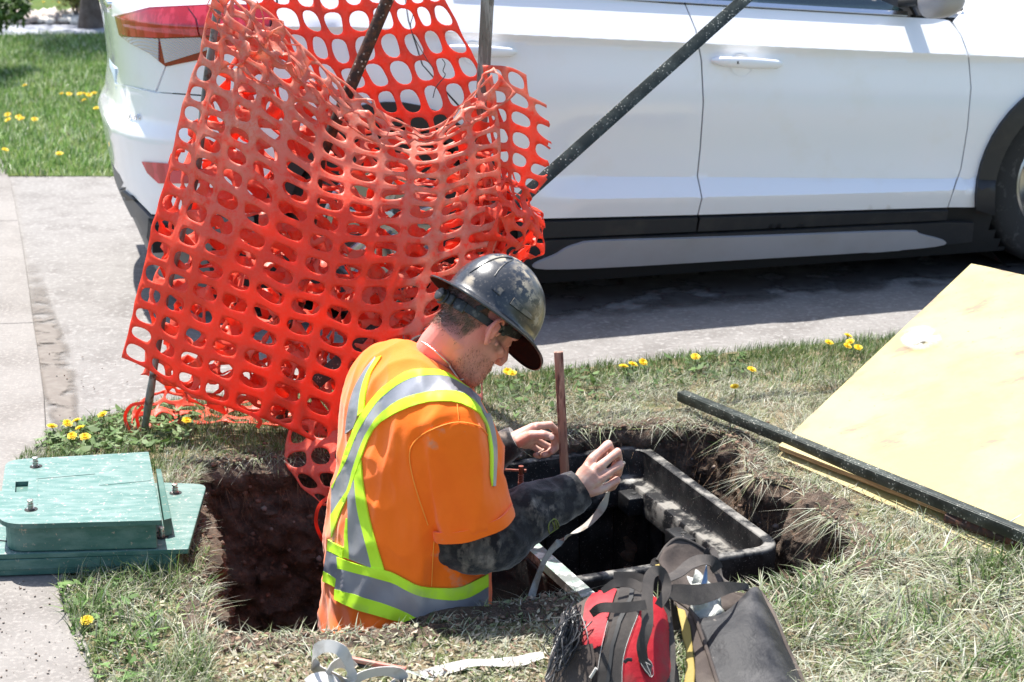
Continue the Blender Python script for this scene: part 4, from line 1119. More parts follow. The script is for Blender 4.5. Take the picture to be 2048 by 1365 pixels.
# torn teeth: cut the outer column of holes open
def cut_open(o, test):
    bm = bmesh.new(); bm.from_mesh(o.data); off = Vector(base_loc(o))
    dl = [f for f in bm.faces if test(*proj(f.calc_center_median() + off))]
    bmesh.ops.delete(bm, geom=dl, context='FACES'); bm.to_mesh(o.data); bm.free()
cut_open(tr_, lambda x, y: x > 1101 - abs(y - 280) * 0.12)
E_ctrl = [[(950, 290, 5.14), (990, 310, 5.16), (1032, 345, 5.18), (1052, 392, 5.2)],
          [(945, 380, 5.08), (1000, 400, 5.04), (1050, 420, 5.08), (1090, 452, 5.2)],
          [(930, 470, 5.05), (985, 480, 5.02), (1040, 490, 5.06), (1078, 496, 5.2)],
          [(900, 560, 5.04), (950, 560, 5.04), (1000, 545, 5.08), (1045, 524, 5.2)]]
net('net_layer', E_ctrl, 6, 6, nt_, crumple=0.030, cs=14, seed=61, dust=lambda u, v: 0.05, hu=0.36, hv=0.36)
net('net_layer', [[(930, 300, 5.2), (1000, 350, 5.24), (1050, 400, 5.25)], [(940, 420, 5.2), (1010, 440, 5.2), (1085, 460, 5.24)], [(930, 560, 5.16), (1000, 540, 5.18), (1045, 515, 5.24)]], 5, 7, nt_, crumple=0.045, cs=17, seed=65, hu=0.36, hv=0.36)
# gathered fold across the top where the net sags between the posts
F_ctrl = [[(500, 10, 4.99), (610, 110, 5.0), (730, 205, 5.0), (840, 265, 5.0), (930, 205, 5.03), (990, 140, 5.05)],
          [(490, 60, 4.97), (600, 160, 4.96), (720, 262, 4.96), (835, 290, 4.97), (940, 250, 5.0), (1030, 190, 5.03)]]
net('net_layer', F_ctrl, 9, 2, nt_, crumple=0.026, cs=16, seed=71, dust=lambda u, v: 1.0, hu=0.44, hv=0.36)
net('net_layer', [[(420, -30, 4.98), (470, 0, 4.99), (540, 40, 5.0)], [(430, 50, 4.95), (500, 80, 4.95), (580, 110, 4.98)], [(440, 130, 4.95), (520, 160, 4.95), (640, 200, 4.97)]], 3, 3, nt_, crumple=0.035, cs=13, seed=74, dust=lambda u, v: 0.9, hu=0.38, hv=0.36)
# the strip lying on the grass
G_ctrl = [[(296, 782, 5.16), (420, 792, 5.25), (560, 812, 5.2), (700, 830, 5.12)], [(275, 815, 5.10), (410, 822, 5.2), (560, 838, 5.12), (720, 850, 5.05)], [(262, 852, 5.04), (400, 848, 5.1), (550, 850, 5.06), (700, 868, 5.0)]]
net('net_layer', G_ctrl, 9, 3, nt_, crumple=0.018, cs=10, seed=81, dust=lambda u, v: 0.15, hu=0.42, hv=0.33)
# torn loops left of the post
def torn(pts, D, w, nrm):
    V, Fc = ribbon([W(x, y, D) for x, y in catmull(pts, 5)], w, nrm, 0.002); mk('torn_strip', V, Fc, m_net, nt_)
for pts in ([(290, 806), (262, 812), (250, 836), (262, 866), (282, 876)], [(286, 812), (274, 830), (278, 856), (284, 868)]): torn(pts, 5.02, 0.010, ray(270, 840))
torn([(672, 985), (640, 1010), (632, 1045), (645, 1080), (660, 1096)], 4.62, 0.011, ray(640, 1040) + Vector((0.6, 0, 0)))
torn([(500, 826), (520, 842), (515, 856)], 4.80, 0.012, ray(510, 840))
H_ctrl = [[(585, 840, 4.86), (650, 838, 4.84), (730, 850, 4.82)], [(566, 915, 4.80), (640, 905, 4.76), (720, 905, 4.74)], [(600, 965, 4.74), (660, 965, 4.70), (725, 965, 4.68)], [(650, 1012, 4.68), (685, 1010, 4.66), (725, 1010, 4.64)]]
hn = net('net_layer', H_ctrl, 3, 4, nt_, crumple=0.012, cs=9, seed=91, dust=lambda u, v: 0.15, hu=0.38, hv=0.34)
net('net_layer', [[(925, 742, 4.86), (968, 752, 4.86)], [(935, 788, 4.84), (965, 800, 4.84)]], 2, 1, nt_, crumple=0.012, seed=95, dust=lambda u, v: 0.8)
# ties
tie = MB()
for pts in ([(640, 22, 5.1), (822, 20, 5.1)],):
    pass
tie.tube([W(*p) for p in catmull([(826, 30, 5.17), (822, 60, 5.17), (848, 110, 5.15), (868, 140, 5.14)], 5)], 0.0012, 5)
tie.tube([W(*p) for p in catmull([(884, 118, 5.13), (890, 128, 5.12), (886, 142, 5.12), (890, 152, 5.12), (872, 175, 5.12), (866, 196, 5.12)], 5)], 0.0014, 5)
m_wire = mat('black_wire', (0.03, 0.03, 0.03), 0.5)
tie.make('tie_wire', m_wire, nt_)

# ---------------------------------------------------------------- posts that carry the net
m_rust = mat('rusty_bar', (0.045, 0.030, 0.026), 0.75, metal=0.3, var=((0.13, 0.055, 0.035), 40, 0.45, 0.6), speck=((0.55, 0.5, 0.45), 60, 0.22), bump=(110, 0.8, 0.003))
m_steel = mat('weathered_steel', (0.14, 0.15, 0.145), 0.6, metal=0.45, var=((0.30, 0.31, 0.29), 16, 0.45, 0.62, (1, 1, 0.35)), var2=((0.10, 0.06, 0.045), 30, 0.56, 0.66), bump=(120, 0.4, 0.002))
m_dark = mat('dark_green_steel', (0.014, 0.019, 0.015), 0.5, metal=0.2, var=((0.055, 0.065, 0.055), 14, 0.45, 0.65), speck=((0.45, 0.44, 0.38), 110, 0.30), bump=(130, 0.4, 0.002))
m_wood = mat('grey_wood', (0.19, 0.165, 0.14), 0.85, var=((0.36, 0.34, 0.31), 10, 0.45, 0.62, (6, 6, 0.6)), var2=((0.09, 0.07, 0.055), 25, 0.55, 0.66, (5, 5, 0.5)), bump=(50, 0.7, 0.003, (6, 6, 0.5)))
def U_post(a, b, w, d, name, m, label, cat, group=None, up=None):
    a = Vector(a); b = Vector(b)
    mb_ = MB(); Z = (b - a).normalized(); Y = (ray(*proj((a + b) / 2)) * -1).normalized(); X = Y.cross(Z).normalized(); Y = Z.cross(X)
    L = (b - a).length; c = (a + b) / 2
    mb_.box(c, w, 0.004, L, X, Y, Z, ch=0.0008)
    mb_.box(c + X * (w/2 - 0.002) - Y * (d/2 + 0.0022), 0.004, d, L, X, Y, Z, ch=0.0008); mb_.box(c - X * (w/2 - 0.002) - Y * (d/2 + 0.0022), 0.004, d, L, X, Y, Z, ch=0.0008)
    return mb_.make(name, m, label=label, cat=cat, group=group)
p_l0 = G(284, 892, -0.05); p_l1 = W(436, 30, 5.10)
pb_ = MB(); pp = [p_l0, W(300, 790, 4.98), W(330, 600, 5.02), W(350, 520, 5.04), W(395, 330, 5.07), W(410, 190, 5.09), W(432, 40, 5.12), W(446, -60, 5.13)]
cs_ = catmull([tuple(p) for p in pp], 5)
pb_.tube(cs_, [(0.0125 + 0.0018 * math.sin(i * 1.7), 0.010) for i in range(len(cs_))], 4 * 3)
pb_.make('fence_post', m_steel, label='bent dark steel post standing in the grass at the left edge of the net', cat='post')
rb = MB(); a = W(800, -60, 5.10); b = W(640, 318, 5.12); c_ = G(560, 860, -0.02)
rb.tube([a, a.lerp(b, 0.5), b], [0.0185] * 3, 14); rb.tube([b, b.lerp(c_, 0.6), c_], [0.0185] * 3, 14)
rb.make('fence_post', m_rust, label='round rusty speckled bar leaning through the middle of the net', cat='post')
a = W(976, -70, 5.16); b = G(930, 822, -0.03)
wp = MB(); mid = a.lerp(b, 0.5)
wp.beam(a, b, 0.030, 0.026, up=(0, -1, 0), ch=0.002); wp.beam(a + Vector((0.0185, 0.004, 0)), b + Vector((0.0185, 0.004, 0)), 0.008, 0.034, up=(0, -1, 0), ch=0.001)
wp.make('fence_post', m_wood, label='grey weathered wooden stake standing upright at the right side of the net', cat='post')
a = W(1530, -38, 5.85); b = W(1056, 386, 5.32); c2 = G(940, 800, -0.03)
U_post(a, a.lerp(b, 1.0) + (b - a) * 0.80, 0.041, 0.02, 'leaning_bar', m_dark, 'long dark speckled steel bar leaning diagonally in front of the car doors', 'steel bar')

# ---------------------------------------------------------------- green utility lids on the left
m_lid = mat('green_composite', (0.055, 0.140, 0.120), 0.5, var=((0.155, 0.225, 0.205), 24, 0.38, 0.68, (0.6, 2.2, 1)), var2=((0.36, 0.34, 0.30), 95, 0.60, 0.68), bump=(200, 0.5, 0.0015), bump2=(30, 0.25, 0.003))
m_lid2 = mat('green_composite_side', (0.030, 0.105, 0.085), 0.5, var=((0.08, 0.16, 0.135), 12, 0.45, 0.65, (1, 1, 3)), var2=((0.32, 0.26, 0.2), 80, 0.62, 0.70), bump=(120, 0.5, 0.002))
m_bolt = mat('steel_bolt', (0.50, 0.48, 0.44), 0.35, metal=0.9, var=((0.25, 0.2, 0.15), 200, 0.5, 0.65))
def rr_poly(cor, rad, n=6):
    """corners (x,y) with radius each -> rounded polygon"""
    out = []; N_ = len(cor)
    for i in range(N_):
        p = Vector(cor[i]); a = Vector(cor[i-1]); b = Vector(cor[(i+1) % N_]); r = rad[i]
        if r <= 0: out.append(tuple(p)); continue
        u = (a - p).normalized(); v = (b - p).normalized()
        p0 = p + u * r; p1 = p + v * r
        for k in range(n + 1):
            t = k / n; out.append(tuple((1-t)**2 * p0 + 2*t*(1-t) * p + t*t * p1))
    return out
def prism(mb_, poly, z0, z1, m=0, ch=0.003, tilt=None, m_side=None):
    bm = bmesh.new(); vs = [bm.verts.new((x, y, z1)) for x, y in poly]; f = bm.faces.new(vs); f.normal_update()
    if f.normal.z < 0: f.normal_flip()
    r = bmesh.ops.extrude_face_region(bm, geom=[f])
    nv = [g for g in r['geom'] if isinstance(g, bmesh.types.BMVert)]
    for v in nv: v.co.z = z0
    bm.normal_update(); bmesh.ops.recalc_face_normals(bm, faces=bm.faces[:])
    if ch > 0:
        ed = [e for e in bm.edges if abs(e.verts[0].co.z - e.verts[1].co.z) < 1e-6]
        bmesh.ops.bevel(bm, geom=ed, offset=ch, segments=2, profile=0.5, affect='EDGES')
    bm.verts.index_update(); bm.faces.ensure_lookup_table(); bm.normal_update()
    for f in bm.faces:
        mi_ = m if (m_side is None or f.normal.z > 0.7) else m_side
        mb_.add([tilt(v.co) if tilt else tuple(v.co) for v in f.verts], [tuple(range(len(f.verts)))], mi_)
    bm.free()
LT, LB = 0.150, 0.070      # heights of the upper surfaces
def g2(x, y, z): return tuple(G(x, y, z)[:2])
lo = root('utility_lid', G(180, 1120, 0.01), 'lower green utility cover with a chamfered corner lying on the sidewalk edge under another', 'utility lid', 'green utility lids')
lo_cor = [g2(414, 968, LB), g2(377, 1098, LB), g2(-110, 1112, LB), g2(-60, 985, LB), g2(330, 965, LB)]
lo_poly = rr_poly(lo_cor, [0.035, 0.004, 0.02, 0.02, 0.0])
mb_ = MB(); prism(mb_, lo_poly, LB - 0.014, LB, 0, 0.0025, m_side=1); mb_.make('cover_plate', None, lo, mats=[m_lid, m_lid2], smooth=False)
cx_, cy_ = np.mean([p[0] for p in lo_cor]), np.mean([p[1] for p in lo_cor])
def inset(poly, d):
    c = Vector((np.mean([p[0] for p in poly]), np.mean([p[1] for p in poly]))); return [tuple(Vector(p) + (c - Vector(p)).normalized() * d) for p in poly]
sk = [g2(358, 1000, LB - 0.014), g2(352, 1108, LB - 0.014), g2(-110, 1124, LB - 0.014), g2(-60, 995, LB - 0.014)]
mb_ = MB(); prism(mb_, sk, LB - 0.042, LB - 0.0145, 0, 0.002)
sk2 = inset(sk, 0.008)
prism(mb_, sk2, 0.012, LB - 0.0425, 0, 0.002); mb_.make('skirt', m_lid2, lo, smooth=False)
bd_ = MB()
for (x, y) in ((93, 1120), (648 * 700 / 1911, 780 + 918 * 0.3663)):
    p = G(x, y, LB - 0.03); bd_.lathe(p + Vector((0, -0.001, 0)), (0, -1, 0.1), [(0.004, 0), (0.0045, 0.003), (0.002, 0.006)], 10)
bd_.make('bolt', m_bolt, lo)
up = root('utility_lid', G(160, 1060, LB), 'upper green utility cover with a square lifting slot stacked on a larger one', 'utility lid', 'green utility lids')
uc = [g2(298, 906, LT), g2(322, 1042, LT), g2(2, 1036, LT), g2(10, 932, LT)]
up_cor = [g2(297, 904, LT), g2(323, 1041, LT), g2(-6, 1050, LT), g2(12, 920, LT)]
up_poly = rr_poly(up_cor, [0.004, 0.004, 0.07, 0.05], 8)
slot = [g2(31, 964, LT), g2(57, 963, LT), g2(55, 983, LT), g2(30, 985, LT)]
# plate with a real slot through it
vs, F_ = cdt(up_poly, 0.03, holes=[slot])
V = [(x, y, LT) for x, y in vs]; F2 = []
for f in F_:
    a, b, c = (Vector(V[i]) for i in f); F2.append(f if (b-a).cross(c-a).z > 0 else f[::-1])
be = border_edges(F2); bm_ = {}; MI = [0] * len(F2)
for (a, b) in be:
    for i in (a, b):
        if i not in bm_: bm_[i] = len(V); V.append((V[i][0], V[i][1], LT - 0.012))
for (a, b) in be: F2.append((b, a, bm_[a], bm_[b])); MI.append(1)
mk('cover_plate', V, F2, None, up, smooth=False, mats=[m_lid, m_lid2], midx=MI)
mb_ = MB(); body = rr_poly([Vector(p) for p in inset(up_cor, 0.022)], [0.004, 0.004, 0.05, 0.04], 6); prism(mb_, body, LB + 0.001, LT - 0.0125, 0, 0.003); mb_.make('skirt', m_lid2, up, smooth=False)
# raised label field, faint ribs
mb_ = MB(); fld = [g2(196, 934, LT), g2(296, 930, LT), g2(302, 962, LT), g2(198, 972, LT)]
prism(mb_, rr_poly([Vector(p) for p in fld], [0.006] * 4, 3), LT - 0.001, LT + 0.0014, 0, 0.0006)
for (x0, y0, x1, y1) in ((72, 958, 190, 948), (74, 1010, 74, 940)): mb_.beam(G(x0, y0, LT + 0.0006), G(x1, y1, LT + 0.0006), 0.003, 0.0014)
mb_.make('label_field', m_lid, up, smooth=False)
# a second ledge seen right of the upper lid
mb_ = MB(); lg = [g2(312, 938, LB + 0.045), g2(322, 938, LB + 0.045), g2(343, 1036, LB + 0.045), g2(328, 1040, LB + 0.045)]
prism(mb_, lg, LB + 0.001, LB + 0.045, 0, 0.0015); mb_.make('side_flange', m_lid2, up, smooth=False)
# seam ring on the lower lid
mb_ = MB(); pth = [G(x, y, LB + 0.0005) for x, y in catmull([(-40, 1078), (60, 1086), (180, 1082), (290, 1074), (326, 1060)], 5)]
mb_.tube(pth, 0.0022, 5); mb_.make('seam', m_gap, lo)
def lid_bolt(px, py, z, par):
    p = G(px, py, z); bb = MB()
    bs = 0.78; bb.lathe(p, (0.03, -0.02, 1), [(r_*1.05, h_*bs) for r_, h_ in [(0.009, 0), (0.009, 0.004), (0.0055, 0.005), (0.0055, 0.008), (0.0075, 0.009), (0.0075, 0.011), (0.0055, 0.012), (0.0055, 0.016), (0.0078, 0.0165), (0.0078, 0.019), (0.0055, 0.020), (0.005, 0.026), (0.0072, 0.0265), (0.0072, 0.032), (0.005, 0.033)]], 14)
    bb.make('bolt', m_bolt, par)
    h = MB(); h.lathe(p + Vector((0.002, -0.002, 0.0004)), (0, 0, 1), [(0.016, 0), (0.016, 0.0008)], 20); h.make('bolt_hole', m_gap, par)
lid_bolt(71, 933, LT, up); lid_bolt(61, 1019, LT, up); lid_bolt(350, 986, LB, lo); lid_bolt(323, 1074, LB, lo)

# ---------------------------------------------------------------- black vault box in the pit
m_box = mat('black_box_plastic', (0.007, 0.0072, 0.008), 0.5, spec=0.28, var=((0.20, 0.19, 0.17), 16, 0.46, 0.60, (1.0, 1.0, 1.0), 'dust'), var2=((0.22, 0.20, 0.18), 170, 0.62, 0.70), bump=(60, 0.3, 0.002))
ZB = -0.05
nr_ = G(1574, 1094, ZB); fr_ = G(1330, 878, ZB); nl_ = G(1110, 1168, ZB)
bx = (nr_ - nl_).normalized(); by = Vector((-bx.y, bx.x, 0)); 
BXL = (nr_ - nl_).length; BYL = (fr_ - nr_).dot(by)
if __name__ == '__main__': print('box', BXL, BYL, 'skew', (fr_ - nr_).dot(bx))
BW, BD = 0.655, 0.87
o_ = Vector(nr_) - bx * BW
def bp(x, y, z): return o_ + bx * x + by * y + Vector((0, 0, z - ZB))
def rrect(x0, y0, x1, y1, r, n=6):
    out = []
    for (cx, cy, a0) in ((x1-r, y1-r, 0), (x0+r, y1-r, 90), (x0+r, y0+r, 180), (x1-r, y0+r, 270)):
        for k in range(n + 1):
            a = R_(a0 + 90 * k / n); out.append((cx + r*math.cos(a), cy + r*math.sin(a)))
    return out
vb = root('vault_box', bp(BW/2, BD/2, -0.95), 'open black plastic vault box with a dusty rounded rim sunk in the pit', 'vault box')
def rings(name, lst, m, par, dust=None):
    V = []; D = []; n = None
    for (ins, z, r, du) in lst:
        pts = rrect(ins, ins, BW - ins, BD - ins, r); pts = dense(pts, 0.04)
        pts = rrect(ins, ins, BW - ins, BD - ins, r)
        # resample edges evenly: subdivide each of the 4 long edges
        full = []
        for i in range(len(pts)):
            a = pts[i]; b = pts[(i+1) % len(pts)]; L = math.hypot(b[0]-a[0], b[1]-a[1]); full.append(a)
            if (i + 1) % 7 == 0:
                for k in range(1, 14): full.append((a[0] + (b[0]-a[0])*k/14, a[1] + (b[1]-a[1])*k/14))
        n = len(full)
        for (x, y) in full: V.append(bp(x, y, z)); D.append(du)
    Fc = gridfaces(len(lst), n, True)
    return mk(name, V, Fc, m, par, attrs={'dust': D})
o1 = rings('rim', [(0.012, ZB - 0.90, 0.06, 0.1), (0.004, ZB - 0.10, 0.07, 0.04), (0.000, ZB - 0.012, 0.075, 0.15), (0.002, ZB - 0.003, 0.073, 0.8), (0.006, ZB, 0.07, 1.1), (0.026, ZB, 0.055, 1.1), (0.032, ZB - 0.004, 0.05, 0.25), (0.034, ZB - 0.05, 0.048, 0.03), (0.036, ZB - 0.078, 0.046, 0.06), (0.042, ZB - 0.085, 0.042, 1.0), (0.084, ZB - 0.085, 0.03, 1.3), (0.088, ZB - 0.091, 0.03, 0.9), (0.090, ZB - 0.155, 0.03, 0.08), (0.080, ZB - 0.16, 0.03, 0.1), (0.05, ZB - 0.17, 0.03, 0.1), (0.05, ZB - 0.90, 0.03, 0.1)], m_box, vb)
# ribs inside and outside, cleats below the ledge
rbm = MB()
for k in range(7):
    y = 0.12 + k * 0.10
    rbm.box(bp(0.052, y, ZB - 0.54), 0.012, 0.014, 0.72, bx, by); rbm.box(bp(BW - 0.052, y, ZB - 0.54), 0.012, 0.014, 0.72, bx, by)
    rbm.box(bp(BW + 0.004, y, ZB - 0.48), 0.02, 0.012, 0.8, bx, by)
for k in range(5):
    x = 0.10 + k * 0.11
    rbm.box(bp(x, BD - 0.052, ZB - 0.54), 0.014, 0.012, 0.72, bx, by); rbm.box(bp(x, -0.004, ZB - 0.48), 0.012, 0.02, 0.8, bx, by)
rbm.make('rib', m_box, vb)
for (x, y, wx, wy) in ((BW - 0.105, BD - 0.15, 0.06, 0.08), (BW - 0.105, BD * 0.45, 0.06, 0.10), (0.36, BD - 0.095, 0.09, 0.05), (0.10, BD * 0.5, 0.05, 0.08)):
    cb = MB(); cb.box(bp(x, y, ZB - 0.125), wx, wy, 0.055, bx, by, ch=0.004)
    o = cb.make('bolt_cleat', m_box, vb)
    hb_ = MB(); hb_.lathe(bp(x + 0.004, y, ZB - 0.0965), (0, 0, 1), [(0.008, 0), (0.008, 0.001)], 12); hb_.make('bolt_hole', m_gap, o)
fl = MB(); fl.box(bp(BW/2, BD/2, -DEPTH + 0.07), BW - 0.1, BD - 0.1, 0.04, bx, by); fl.make('box_floor', m_soil, vb)

# bars across the pit, clamp, stake
m_galv = mat('galvanised_strut', (0.17, 0.185, 0.175), 0.5, metal=0.4, var=((0.25, 0.34, 0.29), 11, 0.45, 0.6, (1, 1, 1)), var2=((0.62, 0.61, 0.57), 30, 0.5, 0.62), bump=(90, 0.4, 0.002))
a = W(985, 905, 4.62); b = W(1205, 1215, 3.92)
st = MB(); Z = (b - a).normalized(); X = Vector((0, 0, 1)).cross(Z).normalized(); Y = Z.cross(X)
a2 = bp(0.00, BD * 0.96, ZB + 0.022); b2 = W(1200, 1212, 3.86)
Z = (b2 - a2).normalized(); X = Vector((0, 0, 1)).cross(Z).normalized(); Y = Z.cross(X); L = (b2 - a2).length; c = (a2 + b2) / 2
st.box(c, 0.041, 0.003, L, X, Y, Z); st.box(c + X * 0.019 - Y * 0.0115, 0.003, 0.02, L, X, Y, Z); st.box(c - X * 0.019 - Y * 0.0115, 0.003, 0.02, L, X, Y, Z)
st.make('strut_bar', m_galv, label='galvanised channel bar laid across the pit edge under the worker\'s forearm', cat='strut bar')
m_clamp = mat('rusty_clamp', (0.22, 0.055, 0.035), 0.55, metal=0.4, var=((0.10, 0.035, 0.025), 50, 0.45, 0.6), bump=(140, 0.5, 0.002))
cl = root('screw_clamp', W(1043, 990, 4.50), 'rusty red screw clamp fastened by the vault box beside the orange shirt', 'clamp')
DC = 4.36
q = MB(); q.lathe(W(1042, 985, DC), (0, 0, 1), [(0.0085, 0), (0.0085, 0.028), (0.006, 0.03), (0.006, 0.064), (0.0068, 0.065), (0.0068, 0.073)], 12)
for k in range(12):
    q.lathe(W(1042, 985, DC) + Vector((0, 0, 0.0045 * k - 0.002)), (0.03, 0, 1), [(0.006, 0), (0.0078, 0.001), (0.006, 0.0022)], 12, caps=False)
q.make('screw', m_clamp, cl)
q = MB(); q.tube([W(975, 938, DC), W(1049, 942, DC)], 0.0035, 8); q.lathe(W(1048, 942, DC), (1, 0, 0), [(0.005, 0), (0.005, 0.006)], 8); q.make('tommy_bar', m_clamp, cl)
q = MB(); q.tube([W(x, y, DC + d) for x, y, d in catmull([(1036, 984, 0), (1060, 988, 0.01), (1085, 1000, 0.03), (1080, 1040, 0.04), (1050, 1060, 0.03)], 4)], [(0.007, 0.010)] * 17, 8); q.make('frame', m_clamp, cl)
m_stake = mat('survey_stake', (0.27, 0.155, 0.115), 0.8, var=((0.42, 0.30, 0.22), 8, 0.45, 0.65, (8, 8, 0.8)), var2=((0.09, 0.035, 0.03), 20, 0.5, 0.62, (6, 6, 0.6)), bump=(60, 0.6, 0.002, (6, 6, 0.5)))
sk_ = MB(); a = W(1117, 704, 4.275); b = W(1133, 1012, 4.275); c = a.lerp(b, 0.0)
Z = (b - a).normalized(); Y = Vector((0, -1, 0)); X = Y.cross(Z).normalized(); Y = Z.cross(X)
sk_.box((a + b) / 2, 0.023, 0.012, (a - b).length, X, Y, Z, ch=0.0012)
sk_.make('wooden_stake', m_stake, label='reddish wooden stake held upright in the worker\'s far hand', cat='stake')

# ---------------------------------------------------------------- yellow boards and the steel on them
m_board = mat('yellow_board', (0.33, 0.262, 0.085), 0.6, var=((0.36, 0.30, 0.13), 3.5, 0.40, 0.62), var2=((0.20, 0.13, 0.075), 6.0, 0.56, 0.68, (1, 2.0, 1)), speck=((0.16, 0.10, 0.06), 30, 0.13), bump=(90, 0.35, 0.0015), bump2=(5, 0.15, 0.006))
m_ply = mat('plywood_edge', (0.42, 0.28, 0.15), 0.8, var=((0.25, 0.15, 0.08), 90, 0.45, 0.55, (0.1, 0.1, 3)))
m_spray = mat('white_spray', (0.80, 0.79, 0.76), 0.6, alpha=(14, 0.35, 0.6, 1.6))
P0 = W(1560, 903, 4.90); P0.z = 0.035
P0 = G(1560, 903, 0.03); P1 = W(1945, 538, 5.55); Pb = G(2060, 1098, 0.03)
e1 = (P1 - P0); e2 = (Pb - P0); nb_ = e2.cross(e1).normalized(); 
if nb_.z < 0: nb_ = -nb_
if __name__ == '__main__': print('board edges', e1.length, e2.length, math.degrees(e1.angle(e2)), 'tilt', math.degrees(nb_.angle(Vector((0,0,1)))))
def board(name, A, B, C_, th, label, ragged=0.004):
    U = (B - A); V_ = (C_ - A); n = nb_; V = []; 
    nu, nv = 26, 26; top = []
    for i in range(nu + 1):
        for j in range(nv + 1):
            u, v = i / nu, j / nv
            du = dv = 0
            if i in (0, nu): dv = ragged * fbm((j * 0.7, i, 0), 1, 2)
            if j in (0, nv): du = ragged * fbm((i * 0.7, j, 5), 1, 2)
            p = A + U * u + V_ * v + V_.normalized() * dv + U.normalized() * du
            p = p + n * (0.010 * math.sin(u * 2.6) * math.sin(v * 2.0))
            V.append(p)
    N1 = len(V); V += [p - n * th for p in V]
    Fc = [(i*(nv+1)+j, i*(nv+1)+j+1, (i+1)*(nv+1)+j+1, (i+1)*(nv+1)+j) for i in range(nu) for j in range(nv)]
    if (V[Fc[0][1]] - V[Fc[0][0]]).cross(V[Fc[0][2]] - V[Fc[0][0]]).dot(n) < 0: Fc = [f[::-1] for f in Fc]
    MI = [0] * len(Fc); bot = [tuple(i + N1 for i in f[::-1]) for f in Fc]; be = border_edges(Fc)
    Fc += bot; MI += [1] * len(bot)
    for (a, b) in be: Fc.append((b, a, a + N1, b + N1)); MI.append(1)
    return mk(name, V, Fc, None, mats=[m_board, m_ply], midx=MI, label=label, cat='board', smooth=False)
C2 = P0 + e2.normalized() * 1.25
# edge to the right of the top corner runs on nearly level
P1r = W(2060, 556, 5.30)
board('plywood_board', P0 + nb_ * 0.020, C2 + nb_ * 0.020, P0 + nb_ * 0.02 + (P1 - P0), 0.016, 'large pale yellow plywood board sloping up on the right side')
off = (G(1556, 912, 0.02) - P0)
board('plywood_board', P0 + off * 1.0 - nb_ * 0.002 + e2.normalized() * -0.004, C2 + off * 1.0 - nb_ * 0.004 - e1.normalized() * 0.05, P0 + off + e1 * 0.9 - nb_ * 0.004, 0.014, 'second yellow plywood board showing only its lower edge beneath the large one')
# sprayed mark on the board
V = []; E = []
for i in range(13):
    for j in range(13):
        u = i / 6 - 1; v = j / 6 - 1; px_, py_ = 1842 + u * 42 + v * 6, 682 + v * 24 - u * 4
        r = ray(px_, py_); t = (P0 + nb_ * 0.0215 + Vector((0, 0, 0.0)) - Vector((0, 0, CAM_H))).dot(nb_) / r.dot(nb_); p = Vector((0, 0, CAM_H)) + r * t
        V.append(p + nb_ * 0.011); E.append(max(0, 1 - (u*u + v*v) ** 0.9))
bobj = [o for o in bpy.data.objects if o.name == 'plywood_board'][0]
mk('paint_mark', V, gridfaces(13, 13), m_spray, bobj, attrs={'edge': E})
# prop under the board: a stack of timber
pr = MB(); pc = P0 + e1 * 0.85 + e2.normalized() * 0.6
hz_ = pc.z - 0.04
ax_ = Vector((e2.x, e2.y, 0)).normalized()
for k in range(3): pr.box(Vector((pc.x, pc.y, hz_ * (k + 0.5) / 3)), 0.9 - 0.1 * k, 0.09, hz_ / 3 - 0.002, ax_, Vector((-ax_.y, ax_.x, 0)), ch=0.003)
pr.make('timber_prop', m_wood, label='stacked timber offcuts propping the raised edge of the yellow board', cat='timber')
# dark steel channel
a = G(1374, 784, 0.03); b = G(2090, 1100, 0.03)
def on_board(px, py, h):
    r = ray(px, py); t = (P0 + nb_ * h - Vector((0, 0, CAM_H))).dot(nb_) / r.dot(nb_); return Vector((0, 0, CAM_H)) + r * t
a = G(1376, 783, 0.028); m1 = G(1590, 884, 0.070); c = on_board(2080, 1090, 0.050)
d_ = (c - m1).normalized(); a = m1 - d_ * (G(1376, 783, 0.03) - m1).length * 0.84 - Vector((0, 0, 0.012))
ch_ = MB(); Z = (c - a).normalized(); Y = Vector((0, 0, 1)); X = Y.cross(Z).normalized(); Y = Z.cross(X); L = (c - a).length; m_ = (a + c) / 2
ch_.box(m_, 0.006, 0.030, L, X, Y, Z, ch=0.0012); ch_.box(m_ + X * 0.018 * (-1 if X.y < 0 else 1) + Y * 0.0135, 0.026, 0.003, L, X, Y, Z, ch=0.001)
ch_.make('steel_angle', m_dark, label='long dark green steel angle lying over the grass and the corner of the yellow board', cat='steel bar')
pi_ = MB(); pi_.tube([G(1895, 1036, 0.03) , G(2120, 1112, 0.04)], 0.016, 12); pi_.make('pipe', m_rust, label='brown rusty pipe end lying along the foot of the yellow board', cat='pipe')
ro = MB(); ro.tube([G(1988, 1066, 0.045), W(2110, 990, 4.25)], 0.0045, 8); ro.make('thin_rod', m_galv, label='thin pale metal rod poking in at the right edge over the board foot', cat='rod')
dk = root('rusty_disc', G(2040, 1128, 0.01), 'flat rusty disc in the grass cut by the right edge', 'metal disc')
q = MB(); q.lathe(G(2046, 1132, 0.008), (0.05, -0.12, 1), [(0.006, 0.012), (0.012, 0.012), (0.048, 0.009), (0.052, 0.004), (0.052, 0)], 28); q.make('plate', m_rust, dk)
q = MB(); q.lathe(G(2044, 1126, 0.02), (0.05, -0.12, 1), [(0.016, 0), (0.015, 0.012), (0.006, 0.014)], 16); q.make('hub', m_rust, dk)
